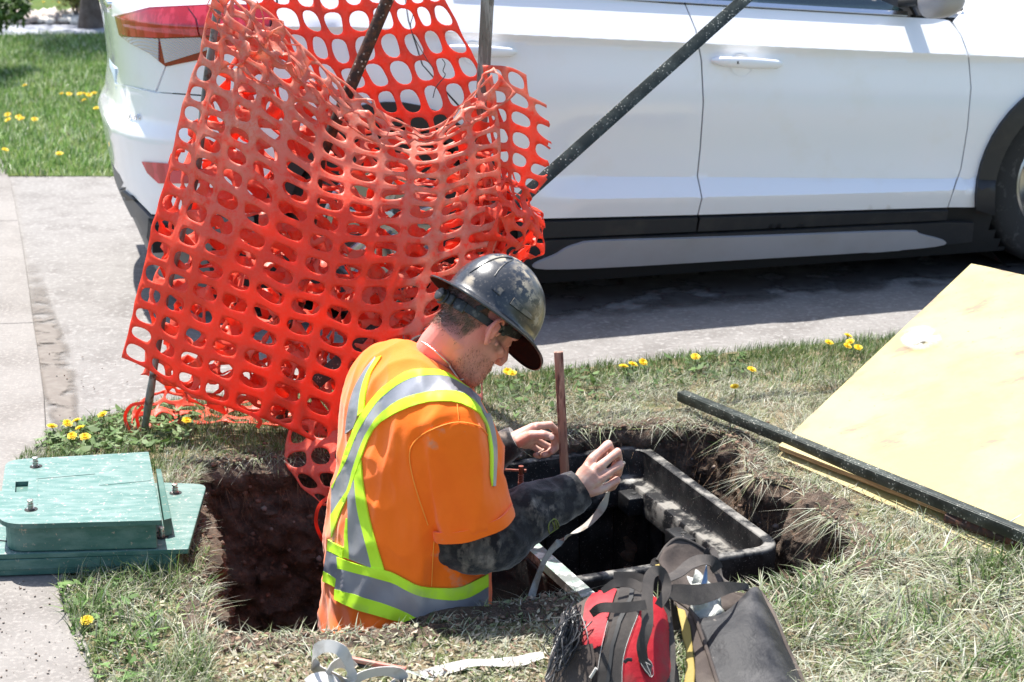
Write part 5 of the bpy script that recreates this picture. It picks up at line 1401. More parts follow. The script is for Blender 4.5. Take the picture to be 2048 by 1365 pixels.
# clod of earth on the right rim and small stones
m_clod = m_soil
def clod(name, c, rx, ry, rz, label, seed):
    bm = bmesh.new(); bmesh.ops.create_icosphere(bm, subdivisions=5, radius=1); V = []
    for v in bm.verts:
        p = v.co; s = 1 + 0.16 * fbm(p + Vector((seed, 0, 0)), 1.6, 3) + 0.07 * fbm(p + Vector((0, seed, 0)), 6, 3) + 0.035 * abs(fbm(p, 16, 2))
        V.append(Vector(c) + Vector((p.x * rx * s, p.y * ry * s, p.z * rz * s)))
    bm.verts.index_update(); Fc = [[v.index for v in f.verts] for f in bm.faces]; bm.free()
    return mk(name, V, Fc, m_clod, label=label, cat='soil')
clod('soil_clod', G(1648, 1092, -0.11), 0.115, 0.115, 0.135, 'big crumbly brown clod slumping from the right rim of the pit', 3)
clod('soil_clod', G(1560, 1010, -0.10), 0.10, 0.11, 0.085, 'earth ledge under the drooping grass at the far right rim of the pit', 8)
clod('soil_clod', G(985, 1248, -0.015), 0.20, 0.05, 0.035, 'low heap of loose earth on the near lip of the pit', 12)
clod('soil_clod', G(395, 1105, -0.10), 0.05, 0.16, 0.10, 'rooty earth shoulder under the right side of the green lids', 15)
# ---------------------------------------------------------------- the worker
BD_ = 3.98
A_T = R_(24)
PF = Vector((math.cos(A_T), math.sin(A_T), 0)); PR = Vector((math.sin(A_T), -math.cos(A_T), 0)); UPZ = Vector((0, 0, 1))
def scale_at(p): return FPX / (p.y * CP + (CAM_H - p.z) * SP)
man = root('person', Vector((W(812, 1300, BD_).x, BD_, -DEPTH + 0.03)), 'person in black hard hat and orange striped shirt standing waist deep in the pit', 'person')
def vox(name, parts, size, m, parent, smooth_it=2, disp=None, attrs=None, dec=None):
    """union of closed pieces by voxel remesh, one continuous surface"""
    V = []; Fc = []
    for (v, f) in parts:
        b = len(V); V += [tuple(p) for p in v]; Fc += [tuple(i + b for i in q) for q in f]
    me = bpy.data.meshes.new('tmp'); me.from_pydata(V, [], Fc); me.update()
    o = bpy.data.objects.new('tmp', me); COL.objects.link(o)
    md = o.modifiers.new('r', 'REMESH'); md.mode = 'VOXEL'; md.voxel_size = size; md.adaptivity = 0
    if smooth_it: s = o.modifiers.new('s', 'SMOOTH'); s.factor = 0.5; s.iterations = smooth_it
    dg = bpy.context.evaluated_depsgraph_get(); ev = o.evaluated_get(dg); m2 = ev.to_mesh()
    n = len(m2.vertices); co = np.empty(n * 3, np.float32); m2.vertices.foreach_get('co', co); co = co.reshape(-1, 3).astype(float)
    nm = np.empty(n * 3, np.float32); m2.vertices.foreach_get('normal', nm); nm = nm.reshape(-1, 3)
    fs = [tuple(p.vertices) for p in m2.polygons]
    ev.to_mesh_clear(); bpy.data.objects.remove(o); bpy.data.meshes.remove(me)
    if disp is not None: co = co + nm * disp(co)[:, None]
    q = np.array([f for f in fs if len(f) == 4])
    at = attrs(co) if attrs else None
    return mk(name, co, q, m, parent, attrs=at), co, q
def loft(secs, n=36, caps=True):
    """secs: (centre, X axis, half a, Y axis, half b, exponent[, back a])"""
    V = []
    for s in secs:
        c, X, a, Y, b, ex = s[:6]; ab = s[6] if len(s) > 6 else a
        for k in range(n):
            t = 2 * math.pi * k / n; ct, st = math.cos(t), math.sin(t)
            x = math.copysign(abs(ct) ** (2/ex), ct) * (a if ct > 0 else ab); y = math.copysign(abs(st) ** (2/ex), st) * b
            V.append(Vector(c) + X * x + Y * y)
    Fc = gridfaces(len(secs), n, True)
    if caps: Fc.append(tuple(range(n))[::-1]); Fc.append(tuple(range((len(secs)-1)*n, len(secs)*n)))
    return V, Fc
def torso(shrink=0.0, top=11, low=0):
    S = [(803, 1345, 165, 1.30, 0), (805, 1265, 166, 1.32, 0), (811, 1160, 160, 1.35, 0), (818, 1060, 160, 1.36, 2), (836, 960, 160, 1.42, 4), (842, 880, 154, 1.50, 8), (840, 815, 138, 1.62, 14), (840, 768, 116, 1.70, 20), (848, 736, 90, 1.62, 26), (862, 712, 62, 1.35, 32), (874, 694, 40, 1.08, 36)]
    S = S[low:top]
    P = catmull([(x, y, h, r, t) for x, y, h, r, t in S], 4); out = []
    for (x, y, h, r, t) in P:
        c = W(x, y, BD_ + 0.02); a = h / (scale_at(c) * 1.065) - shrink; b = a * r; t = R_(t)
        X = (PF * math.cos(t) - UPZ * math.sin(t))
        out.append((c, X, a, PR, b, 2.25))
    return out
# joints
shR = W(880, 822, 3.80); elR = W(934, 1092, 3.83); wrR = W(1150, 985, 3.97)
shL = W(846, 806, 4.19); elL = W(870, 985, 4.30); wrL = W(1026, 882, 4.25)
if __name__ == '__main__': print('arm R', (shR-elR).length, (elR-wrR).length, 'L', (shL-elL).length, (elL-wrL).length)
HY, HP = R_(31), R_(41)
HX = Vector((math.cos(HY)*math.cos(HP), math.sin(HY)*math.cos(HP), -math.sin(HP)))
HZ = Vector((math.cos(HY)*math.sin(HP), math.sin(HY)*math.sin(HP), math.cos(HP)))
HYv = HZ.cross(HX)
HC = W(990, 667, 3.90) + HYv * 0.080
def hp(x, y, z): return HC + HX * x + HYv * y + HZ * z
parts = []
hs = [(-0.130, 0.066, 0.030, 0.014), (-0.124, 0.080, 0.016, 0.028), (-0.110, 0.089, -0.012, 0.042), (-0.092, 0.090, -0.040, 0.053), (-0.072, 0.087, -0.058, 0.060), (-0.048, 0.085, -0.074, 0.066), (-0.022, 0.084, -0.088, 0.070), (0.0, 0.083, -0.098, 0.073), (0.022, 0.090, -0.103, 0.0765), (0.045, 0.096, -0.104, 0.078), (0.070, 0.093, -0.100, 0.076), (0.092, 0.082, -0.088, 0.068), (0.108, 0.062, -0.068, 0.053), (0.118, 0.028, -0.034, 0.028)]
hs = [(hs[0][0] - 0.003, 0.055, 0.040, 0.006)] + hs
P = catmull(hs, 3)
parts.append(loft([(hp((f + b) / 2, 0, z), HX, (f - b) / 2, HYv, w, 2.25) for z, f, b, w in P], 40))
parts.append(tube([hp(0.086, 0, 0.022), hp(0.100, 0, 0.0), hp(0.114, 0, -0.024), hp(0.112, 0, -0.034), hp(0.092, 0, -0.040)], [0.007, 0.009, 0.0105, 0.011, 0.008], 14))
for s in (-1, 1):
    parts.append(tube([hp(0.098, s*0.010, -0.030), hp(0.094, s*0.013, -0.036)], [0.007, 0.006], 10))
    parts.append(tube([hp(0.088, s*0.010, 0.026), hp(0.084, s*0.036, 0.030), hp(0.066, s*0.058, 0.022)], [0.008, 0.009, 0.007], 10))
    parts.append(tube([hp(0.070, s*0.030, 0.008), hp(0.078, s*0.031, 0.006), hp(0.084, s*0.031, 0.004)], [0.012, 0.012, 0.007], 12))
    parts.append(tube([hp(0.070, s*0.040, -0.024), hp(0.050, s*0.060, -0.022), hp(0.02, s*0.068, -0.015)], [0.012, 0.012, 0.008], 10))
    # ear: helix loop, bowl, lobe
    ec = lambda u, w, d=0.0: hp(-0.008 + u, s * (0.074 + d + 0.010 * (1 if u < 0 else 0) + 0.006), 0.000 + w)
    hel = [ec(0.012, -0.004, 0.0), ec(0.016, 0.012, 0.002), ec(0.008, 0.028, 0.005), ec(-0.008, 0.032, 0.009), ec(-0.020, 0.022, 0.012), ec(-0.023, 0.004, 0.011), ec(-0.016, -0.016, 0.007), ec(-0.006, -0.030, 0.002), ec(0.004, -0.030, 0.0), ec(0.009, -0.018, 0.0)]
    hel = [Vector(p) for p in catmull([tuple(p) for p in hel], 3)]
    parts.append(tube(hel, 0.0052, 10))
    parts.append(tube([ec(-0.004, -0.018, -0.004), ec(-0.010, 0.002, 0.0), ec(-0.006, 0.020, -0.001)], [0.010, (0.014), 0.011], 12, flat=HX))
parts.append(tube([hp(0.086, -0.022, -0.066), hp(0.096, 0, -0.063), hp(0.086, 0.022, -0.066)], [0.004, 0.0065, 0.004], 10))
parts.append(tube([hp(0.085, -0.019, -0.076), hp(0.094, 0, -0.077), hp(0.085, 0.019, -0.076)], [0.004, 0.007, 0.004], 10))
parts.append(tube([hp(0.070, 0, -0.110), hp(0.084, 0, -0.110)], [0.022, 0.015], 14))
# neck
nb0 = W(868, 742, BD_ + 0.03); nb1 = hp(-0.030, 0, -0.035)
parts.append(tube([nb0 - Vector((0.02, 0, 0.06)), nb0, nb0.lerp(nb1, 0.5) + Vector((-0.006, 0, 0.004)), nb1, hp(-0.02, 0, 0.0)], [(0.085, 0.085), (0.070, 0.070), (0.063, 0.063), (0.064, 0.062), (0.06, 0.06)], 26))
parts.append(tube([nb0.lerp(nb1, 0.1) + PF * 0.01, hp(0.02, 0, -0.085)], [0.045, 0.034], 18))
# trunk, arms, legs
parts.append(loft(torso(0.022), 36))
def limb(pts, rad, n=16): return tube([Vector(p) for p in catmull([tuple(p) for p in pts], 4)], list(np.interp(np.linspace(0, 1, 4*(len(pts)-1)+1), np.linspace(0, 1, len(rad)), rad)), n)
aR = shR - PR * 0.03 - UPZ * 0.03; parts.append(limb([aR + PF*-0.01, aR.lerp(elR, .4), elR], [0.050, 0.048, 0.042])); parts.append(limb([elR, elR.lerp(wrR, .35), wrR], [0.044, 0.045, 0.027]))
aL = shL + PR * 0.02 - UPZ * 0.03; parts.append(limb([aL + PF*-0.01, aL.lerp(elL, .4), elL], [0.050, 0.048, 0.042])); parts.append(limb([elL, elL.lerp(wrL, .35), wrL], [0.044, 0.045, 0.027]))
HIP = W(806, 1345, BD_ + 0.02)
legs = []
for s, fx in ((1, 0.02), (-1, -0.05)):
    h0 = HIP + PR * 0.10 * s; kn = Vector((HIP.x, HIP.y, 0)) + PR * 0.13 * s + PF * (fx + 0.06); kn.z = -0.58
    an = Vector((HIP.x, HIP.y, 0)) + PR * 0.14 * s + PF * (fx - 0.02); an.z = -0.89
    legs.append((h0, kn, an))
    parts.append(limb([h0, h0.lerp(kn, .5), kn], [0.088, 0.075, 0.055])); parts.append(limb([kn, kn.lerp(an, .35), an], [0.055, 0.056, 0.036]))
    parts.append(tube([an - PF * 0.05 - UPZ*0.03, an + PF * 0.06 - UPZ*0.035, an + PF * 0.15 - UPZ*0.045], [0.036, 0.036, 0.028], 12))
# hands: wrist, palm, thumb and four unequal fingers bent at their joints
def hand(wr, mcps, pips, dips, tips, thumb, rads, fr):
    cen = sum(mcps, Vector()) / 4
    for m_, r_ in zip(mcps, rads): parts.append(tube([wr.lerp(m_, 0.0), wr.lerp(m_, 0.55), m_], [0.022, 0.0165, r_ + 0.0018], 12))
    for m_, p_, d_, t_, r_ in zip(mcps, pips, dips, tips, rads):
        parts.append(tube([m_, m_.lerp(p_, 0.5), p_, p_.lerp(d_, 0.5), d_, d_.lerp(t_, 0.6), t_], [r_ + 0.0012, r_ - 0.0004, r_ + 0.0008, r_ - 0.0008, r_ - 0.0003, r_ - 0.0010, r_ * 0.62], 12))
    a, b, c, d = thumb
    parts.append(tube([wr.lerp(a, 0.5), a, b, b.lerp(c, 0.5), c, c.lerp(d, 0.6), d], [0.018, 0.0165, 0.0130, 0.0112, 0.0118, 0.0108, 0.007], 14))
rm = [W(1186, 916, 4.000), W(1200, 933, 3.978), W(1206, 955, 3.968), W(1205, 979, 3.970)]
rp = [W(1218, 888, 4.030), W(1236, 904, 4.002), W(1241, 929, 3.992), W(1235, 960, 3.990)]
rd_ = [W(1224, 906, 4.052), W(1238, 922, 4.030), W(1236, 948, 4.024), W(1226, 974, 4.018)]
rt = [W(1214, 918, 4.070), W(1226, 935, 4.050), W(1222, 958, 4.046), W(1212, 980, 4.036)]
hand(wrR, rm, rp, rd_, rt, [W(1166, 948, 4.030), W(1188, 922, 4.060), W(1208, 898, 4.075), W(1219, 884, 4.070)], [0.0103, 0.0106, 0.0102, 0.0092], 1)
parts.append(tube([wrR.lerp(rm[1], 0.3), wrR.lerp(rm[1], 0.8)], [(0.020, 0.030), (0.016, 0.032)], 16, flat=ray(1180, 950)))
lm = [W(1070, 853, 4.262), W(1074, 865, 4.280), W(1069, 879, 4.296), W(1060, 890, 4.306)]
lp_ = [W(1100, 850, 4.285), W(1107, 876, 4.300), W(1100, 896, 4.308), W(1086, 906, 4.312)]
ld = [W(1117, 866, 4.300), W(1112, 896, 4.296), W(1096, 908, 4.290), W(1078, 912, 4.296)]
lt = [W(1121, 884, 4.300), W(1100, 907, 4.276), W(1082, 911, 4.274), W(1068, 910, 4.284)]
hand(wrL, lm, lp_, ld, lt, [W(1042, 884, 4.235), W(1064, 870, 4.222), W(1087, 870, 4.218), W(1107, 876, 4.226)], [0.0100, 0.0102, 0.0096, 0.0086], 1)
HEADM = Matrix(((HX.x, HYv.x, HZ.x), (HX.y, HYv.y, HZ.y), (HX.z, HYv.z, HZ.z))).inverted()
def sstep(a, b, x): t = np.clip((x - a) / (b - a), 0, 1); return t * t * (3 - 2 * t)
def body_attr(co):
    L = (co - np.array(HC)) @ np.array(HEADM).T; x, y, z = L.T
    dist = np.linalg.norm(L, axis=1); near = dist < 0.19
    nz = np.array([mnoise.noise(Vector(p) * 45) + 0.6 * mnoise.noise(Vector(p) * 140) for p in co[near]]) if near.any() else 0
    n = np.zeros(len(co)); n[near] = nz
    skin = np.tile(np.array([0.68, 0.320, 0.250]), (len(co), 1))
    burn = np.array([0.74, 0.250, 0.205])
    k = np.zeros(len(co)); k[near] = 0.8 * sstep(0.03, -0.05, x[near]) + 0.35
    k = np.clip(k, 0, 1)[:, None]; skin = skin * (1 - k) + burn * k
    onear = near & (np.abs(y) > 0.0735) & (np.abs(x + 0.008) < 0.036) & (np.abs(z) < 0.042)
    # hair: behind and above the ear, thinning downwards to the nape
    edge = np.interp(x, [-0.11, -0.05, -0.03, 0.012, 0.03, 0.1], [-0.058, -0.050, 0.012, 0.018, 0.035, 0.06])
    h = sstep(-0.020, 0.022, z - edge) * near * (~onear)
    sb_ = sstep(0.030, 0.012, np.abs(x - 0.022)) * sstep(-0.045, -0.02, z) * near * (~onear) * (np.abs(y) > 0.05)
    h = np.maximum(h, sb_ * 0.75)
    beard = sstep(-0.036, -0.062, z - np.interp(x, [0, 0.09], [0.012, -0.014])) * sstep(-0.040, 0.0, x) * (dist < 0.2)
    beard *= sstep(-0.150, -0.120, z) * (~onear)
    h2 = np.clip(h * (0.80 + 0.5 * n), 0, 0.95)[:, None]; b2 = np.clip(beard * (0.26 + 0.16 * n), 0, 0.42)[:, None]
    skin = skin * (1 - h2) + np.array([0.105, 0.062, 0.042]) * h2
    skin = skin * (1 - b2) + np.array([0.21, 0.075, 0.038]) * b2
    # hands: paler with dried mud
    hd = np.minimum(np.linalg.norm(co - np.array(wrR.lerp(rm[1], 0.8)), axis=1), np.linalg.norm(co - np.array(wrL.lerp(lm[1], 0.8)), axis=1)) < 0.14
    idx = np.where(hd)[0]
    for i in idx:
        q = Vector(co[i]); a = mnoise.noise(q * 38) + 0.7 * mnoise.noise(q * 95)
        t = min(1, max(0, a * 1.3 + 0.35)) * 0.6; c = np.array([0.56, 0.300, 0.235]) * (0.94 + 0.12 * a)
        skin[i] = c * (1 - t) + np.array([0.52, 0.40, 0.33]) * t
    return {'Col': np.clip(skin, 0.01, 1)}
m_skin = mat('skin', (0, 0, 0), 0.48, spec=0.4, attr='Col', sss=0.12, bump=(140, 0.45, 0.0014), bump2=(420, 0.4, 0.0005))
bodyo, bco, bq = vox('body', parts, 0.0030, m_skin, man, smooth_it=2, attrs=body_attr)
body_bvh = BVHTree.FromPolygons([tuple(p) for p in bco], [tuple(int(i) for i in f) for f in bq])

# clothes
m_orange = mat('orange_fabric', (1.0, 0.170, 0.004), 0.75, spec=0.2, sheen=0.25, var=((0.97, 0.150, 0.004), 6, 0.45, 0.65), var2=((0.62, 0.27, 0.16), 7, 0.66, 0.74), bump=(620, 0.35, 0.0008), bump2=(9, 0.25, 0.010))
m_lime = mat('lime_tape', (0.55, 0.86, 0.035), 0.6, spec=0.25, var=((0.46, 0.66, 0.10), 7, 0.58, 0.7), bump=(500, 0.25, 0.0006))
m_silver = mat('silver_tape', (0.27, 0.275, 0.305), 0.38, metal=0.25, var=((0.34, 0.33, 0.33), 5, 0.45, 0.65), bump=(600, 0.2, 0.0004), bump2=(14, 0.35, 0.004))
m_black = mat('black_fabric', (0.012, 0.012, 0.014), 0.85, spec=0.2, sheen=0.3, var=((0.26, 0.225, 0.185), 12, 0.57, 0.68, (1, 1, 0.6)), var2=((0.060, 0.056, 0.052), 30, 0.5, 0.66), bump=(500, 0.4, 0.0008), bump2=(16, 0.5, 0.010))
m_pants = mat('work_trousers', (0.035, 0.032, 0.030), 0.9, var=((0.12, 0.09, 0.065), 6, 0.5, 0.65), bump=(12, 0.6, 0.02))
sl = []
sl.append(loft(torso(0.0, 10, 1), 44))
def sleeve(a, b, r0, r1, top):
    P = [a + top, a, a.lerp(b, 0.35), a.lerp(b, 0.70), b]
    R1 = [0.04, r0, (r0 + r1) / 2, r1 * 0.98, r1]
    return tube([Vector(p) for p in catmull([tuple(p) for p in P], 4)], list(np.interp(np.linspace(0, 4, 17), range(5), R1)), 26)
hemR = W(946, 1046, 3.800); hemL = W(880, 930, 4.26)
sl.append(sleeve(W(890, 842, 3.83), hemR, 0.082, 0.090, Vector((-0.03, 0.05, 0.045))))
sl.append(sleeve(shL, hemL, 0.078, 0.085, Vector((0.0, -0.05, 0.05))))
def fold(co):
    d = np.zeros(len(co))
    for i, p in enumerate(co):
        q = Vector((p[0] * 13, p[1] * 13, p[2] * 2.6)); a = mnoise.noise(q)
        q2 = Vector((p[0] * 5 + p[2] * 5, p[1] * 5, p[2] * 5 - p[0] * 6)); b = mnoise.noise(q2 * 1.7)
        d[i] = 0.0075 * (1 - abs(a) * 2.4) + 0.0045 * (1 - 2.6 * abs(b))
    return d
shirt, sco, sq = vox('work_shirt', sl, 0.0055, m_orange, man, smooth_it=5, disp=fold)
# cut the hems open a little: leave as fabric with a stitched edge
shirt_bvh = BVHTree.FromPolygons([tuple(p) for p in sco], [tuple(int(i) for i in f) for f in sq])
def cc(L): return [(620 + x / 2.2025, 660 + y / 2.2025) for x, y in L]
def tape(name, a, b, m, lift=0.0035):
    """strip between two traced edges"""
    n = 24
    def rs_(L):
        L = [np.array(p, float) for p in catmull(L, 5)]; d = [0]
        for i in range(1, len(L)): d.append(d[-1] + np.hypot(*(L[i] - L[i-1])))
        t = np.linspace(0, d[-1], n); return [(np.interp(s, d, [p[0] for p in L]), np.interp(s, d, [p[1] for p in L])) for s in t]
    poly = rs_(a) + rs_(b)[::-1]
    V, Fc = conform(cc(poly), shirt_bvh, 5, lift, 0.004)
    if not Fc: print('EMPTY', name); return
    mk(name, V, Fc, m, shirt)
e0 = [(668, 240), (600, 192), (540, 178), (480, 177), (420, 190), (350, 235), (290, 290), (240, 355), (200, 430), (165, 520), (128, 640), (105, 700)]
e1_ = [(700, 262), (650, 232), (600, 209), (520, 204), (450, 215), (380, 250), (320, 300), (265, 370), (220, 445), (185, 530), (150, 610), (100, 690)]
e2_ = [(745, 345), (700, 300), (640, 275), (560, 272), (470, 285), (400, 310), (330, 355), (285, 405), (245, 470), (218, 540), (190, 625), (172, 700), (130, 765), (98, 815)]
e3_ = [(768, 412), (745, 372), (700, 342), (650, 322), (600, 317), (520, 320), (430, 345), (350, 385), (300, 418), (270, 462), (245, 520), (222, 585), (200, 650), (182, 710), (140, 800), (98, 915)]
tape('lime_tape', e0, e1_, m_lime, 0.0046); tape('silver_tape', e1_, e2_, m_silver, 0.0040); tape('lime_tape', e2_, e3_, m_lime, 0.0046)
# along the front edge
tape('silver_tape', [(700, 262), (765, 330), (805, 430), (818, 540), (812, 690)], [(745, 345), (772, 400), (792, 480), (800, 560), (800, 690)], m_silver, 0.0050)
tape('lime_tape', [(752, 370), (776, 415), (794, 490), (800, 560), (798, 690)], [(768, 412), (778, 450), (786, 510), (790, 570), (790, 640)], m_lime, 0.0054)
# crossing strap from the far shoulder
tape('silver_tape', [(290, 120), (240, 185), (195, 270), (172, 360), (160, 460)], [(292, 130), (252, 200), (228, 280), (215, 375), (196, 432)], m_silver, 0.0044)
tape('lime_tape', [(292, 130), (252, 200), (228, 280), (216, 380)], [(318, 118), (272, 195), (250, 280), (242, 358)], m_lime, 0.0048)
tape('silver_tape', [(172, 715), (172, 800), (172, 900), (178, 1008)], [(200, 660), (212, 780), (240, 900), (276, 1048)], m_silver, 0.0044)
tape('lime_tape', [(202, 655), (212, 780), (240, 900), (276, 1048)], [(230, 575), (240, 690), (275, 870), (331, 1062)], m_lime, 0.0050)
tape('lime_tape', [(165, 830), (158, 900), (155, 1000)], [(173, 830), (172, 900), (178, 1008)], m_lime, 0.0052)
b0 = [(128, 1001), (250, 1040), (350, 1062), (420, 1095), (480, 1125), (560, 1135), (650, 1133), (710, 1110), (775, 1075)]
b1 = [(132, 1050), (250, 1080), (350, 1105), (430, 1145), (500, 1175), (600, 1187), (680, 1180), (775, 1128)]
b2 = [(118, 1142), (200, 1163), (330, 1203), (420, 1237), (480, 1268), (560, 1282), (620, 1280), (700, 1248), (775, 1200)]
b3 = [(116, 1188), (200, 1226), (330, 1266), (440, 1287), (540, 1310), (640, 1310), (720, 1280), (775, 1235)]
tape('lime_tape', b0, b1, m_lime, 0.0072); tape('silver_tape', b1, b2, m_silver, 0.0066); tape('lime_tape', b2, b3, m_lime, 0.0072)
tape('lime_tape', [(86, 922), (110, 938), (152, 958)], [(82, 972), (110, 985), (150, 1006)], m_lime, 0.0050)
tape('silver_tape', [(80, 972), (105, 985), (134, 1003)], [(66, 1062), (95, 1078), (122, 1096)], m_silver, 0.0046)
tape('lime_tape', [(66, 1062), (95, 1078), (122, 1096)], [(62, 1108), (95, 1122), (120, 1136)], m_lime, 0.0050)
# seams: shoulder seam, sleeve seam, hem stitching
sm_ = MB()
def seam(pts, bvh, r=0.0014, lift=0.002):
    P = []
    for (x, y) in catmull(pts, 6):
        h = cast(bvh, x, y)
        if h[0] is not None:
            n = h[1] if h[1].dot(ray(x, y)) < 0 else -h[1]; P.append(h[0] + n * lift)
    return tube(P, r, 6) if len(P) > 2 else ([], [])
m_thread = mat('seam_thread', (0.95, 0.30, 0.03), 0.7)
for nm_, pts in (('seam', cc([(785, 470), (740, 425), (660, 408), (580, 422), (500, 460), (452, 505), (440, 560), (452, 640), (480, 740), (520, 860)])), ('seam', cc([(655, 400), (648, 330)])), ('seam', cc([(545, 930), (538, 1030), (534, 1130)]))):
    V, Fc = seam(pts, shirt_bvh)
    if Fc: mk(nm_, V, Fc, m_thread, shirt)
# hem ring of the near sleeve
hz = (hemR - shR).normalized(); hx = hz.orthogonal().normalized(); hy = hz.cross(hx)
hm = MB(); ring_ = []
for k in range(37):
    a = 2 * math.pi * k / 36; d = 0.003 * math.sin(3 * a + 1) + 0.002 * math.sin(7 * a)
    ring_.append(hemR + (hx * math.cos(a) + hy * math.sin(a)) * (0.092 + d))
V = []
for i, p in enumerate(ring_[:-1]):
    c = hemR; o = (p - c).normalized()
    for (s, t) in ((0.004, -0.022), (0.0055, -0.006), (0.005, 0.006), (-0.002, 0.007), (-0.004, 0.0), (-0.004, -0.02)): V.append(p + o * s + hz * t)
Fc = []
for i in range(36):
    j = (i + 1) % 36
    for k in range(6): k2 = (k + 1) % 6; Fc.append((i*6+k, j*6+k, j*6+k2, i*6+k2))
mk('sleeve_hem', V, Fc, m_orange, shirt)
# black long sleeves with folds and dried mud
def wr_tube(pts, rad, seed, n=44, per=16, amp=0.006):
    P = [Vector(p) for p in catmull([tuple(p) for p in pts], per)]; R1 = np.interp(np.linspace(0, 1, len(P)), np.linspace(0, 1, len(rad)), rad)
    V, Fc = tube(P, list(R1), n)
    out = []
    for i in range(len(P)):
        for k in range(n):
            p = Vector(V[i*n + k]); d = (p - P[i]).normalized()
            q = p * 15 + Vector((seed, 0, 0)); a = 1 - 2.6 * abs(mnoise.noise(q)); b = 1 - 2.4 * abs(mnoise.noise(p * 34 + Vector((0, seed, 0))))
            out.append(p + d * (amp * a + amp * 0.4 * b))
    return out, Fc
cuffR = wrR.lerp(rm[1], 0.22)
V, Fc = wr_tube([shR.lerp(elR, 0.55), W(903, 1032, 3.82), W(920, 1072, 3.825), W(982, 1082, 3.85), elR.lerp(wrR, 0.42), elR.lerp(wrR, 0.55) + Vector((0, 0, 0.006)), elR.lerp(wrR, 0.85), cuffR], [0.056, 0.070, 0.076, 0.070, 0.068, 0.066, 0.052, 0.041], 3, amp=0.0065)
slv = mk('black_sleeve', V, Fc, m_black, man)
V2, F2_ = wr_tube([shL.lerp(elL, 0.6), elL, elL.lerp(wrL, 0.5), elL.lerp(wrL, 0.9), wrL.lerp(lm[1], 0.12)], [0.055, 0.062, 0.055, 0.040, 0.033], 8, amp=0.004)
mk('black_sleeve', V2, F2_, m_black, man)
sl_bvh = BVHTree.FromPolygons([tuple(p) for p in V], Fc)
m_embl = mat('green_print', (0.16, 0.20, 0.04), 0.7, var=((0.12, 0.13, 0.05), 60, 0.5, 0.6))
eb = MB()
for pts in ([(1108, 1038), (1098, 1046), (1097, 1062), (1104, 1074), (1113, 1066), (1117, 1050), (1112, 1040), (1106, 1038)], [(1104, 1044), (1108, 1054), (1106, 1068)], [(1110, 1042), (1113, 1054), (1109, 1064)]):
    V, Fc = seam(pts, sl_bvh, 0.0016, 0.0012); eb.add(V, Fc)
eb.make('sleeve_emblem', m_embl, slv)
# undershirt collar and chain
cx5 = lambda L: [(800 + x / 4.014, 480 + y / 4.014) for x, y in L]
ncp = [hp(-0.075, 0, -0.115)]
def neck_ring(name, rad, w, off, m, par, zo=0.0):
    c = nb0.lerp(nb1, 0.16) + UPZ * zo; ax = ((nb1 - nb0).normalized() * 0.8 + UPZ * 0.35).normalized(); x = PF - ax * PF.dot(ax); x.normalize(); y = ax.cross(x)
    V = []; n = 48
    for k in range(n):
        a = 2 * math.pi * k / n; d = x * math.cos(a) * (rad + 0.006) + y * math.sin(a) * rad; p = c + d - ax * (0.030 * max(0, math.cos(a))) 
        o = d.normalized()
        for (s, t) in ((off, -w/2), (off + 0.003, 0), (off, w/2), (off - 0.004, w/2), (off - 0.004, -w/2)): V.append(p + o * s + ax * t)
    Fc = []
    for i in range(n):
        j = (i + 1) % n
        for k in range(5): k2 = (k + 1) % 5; Fc.append((i*5+k, j*5+k, j*5+k2, i*5+k2))
    return mk(name, V, Fc, m, par)
neck_ring('undershirt_collar', 0.074, 0.036, 0.0, m_black, man, 0.012)
m_collar = m_orange
neck_ring('shirt_collar', 0.084, 0.040, 0.004, m_collar, shirt, -0.014)
m_chain = mat('silver_chain', (0.62, 0.60, 0.57), 0.3, metal=1.0, bump=(900, 0.6, 0.001))
allb = BVHTree.FromPolygons([tuple(p) for p in bco] + [tuple(p) for p in sco], [tuple(int(i) for i in f) for f in bq] + [tuple(int(i) + len(bco) for i in f) for f in sq])
cpts = cx5([(185, 820), (225, 838), (262, 862), (300, 892), (335, 925), (370, 958), (402, 992), (430, 1028), (455, 1065), (478, 1105), (495, 1140)])
P = []
for (x, y) in catmull(cpts, 8):
    h = cast(allb, x, y)
    if h[0] is not None: n = h[1] if h[1].dot(ray(x, y)) < 0 else -h[1]; P.append(h[0] + n * 0.006)
if len(P) > 3:
    P = [sum((P[max(0, min(len(P)-1, i+k))] for k in range(-3, 4)), Vector()) / 7 for i in range(len(P))]
    V, Fc = tube(P, [0.0026 if i % 2 else 0.0017 for i in range(len(P))], 8); mk('neck_chain', V, Fc, m_chain, man)
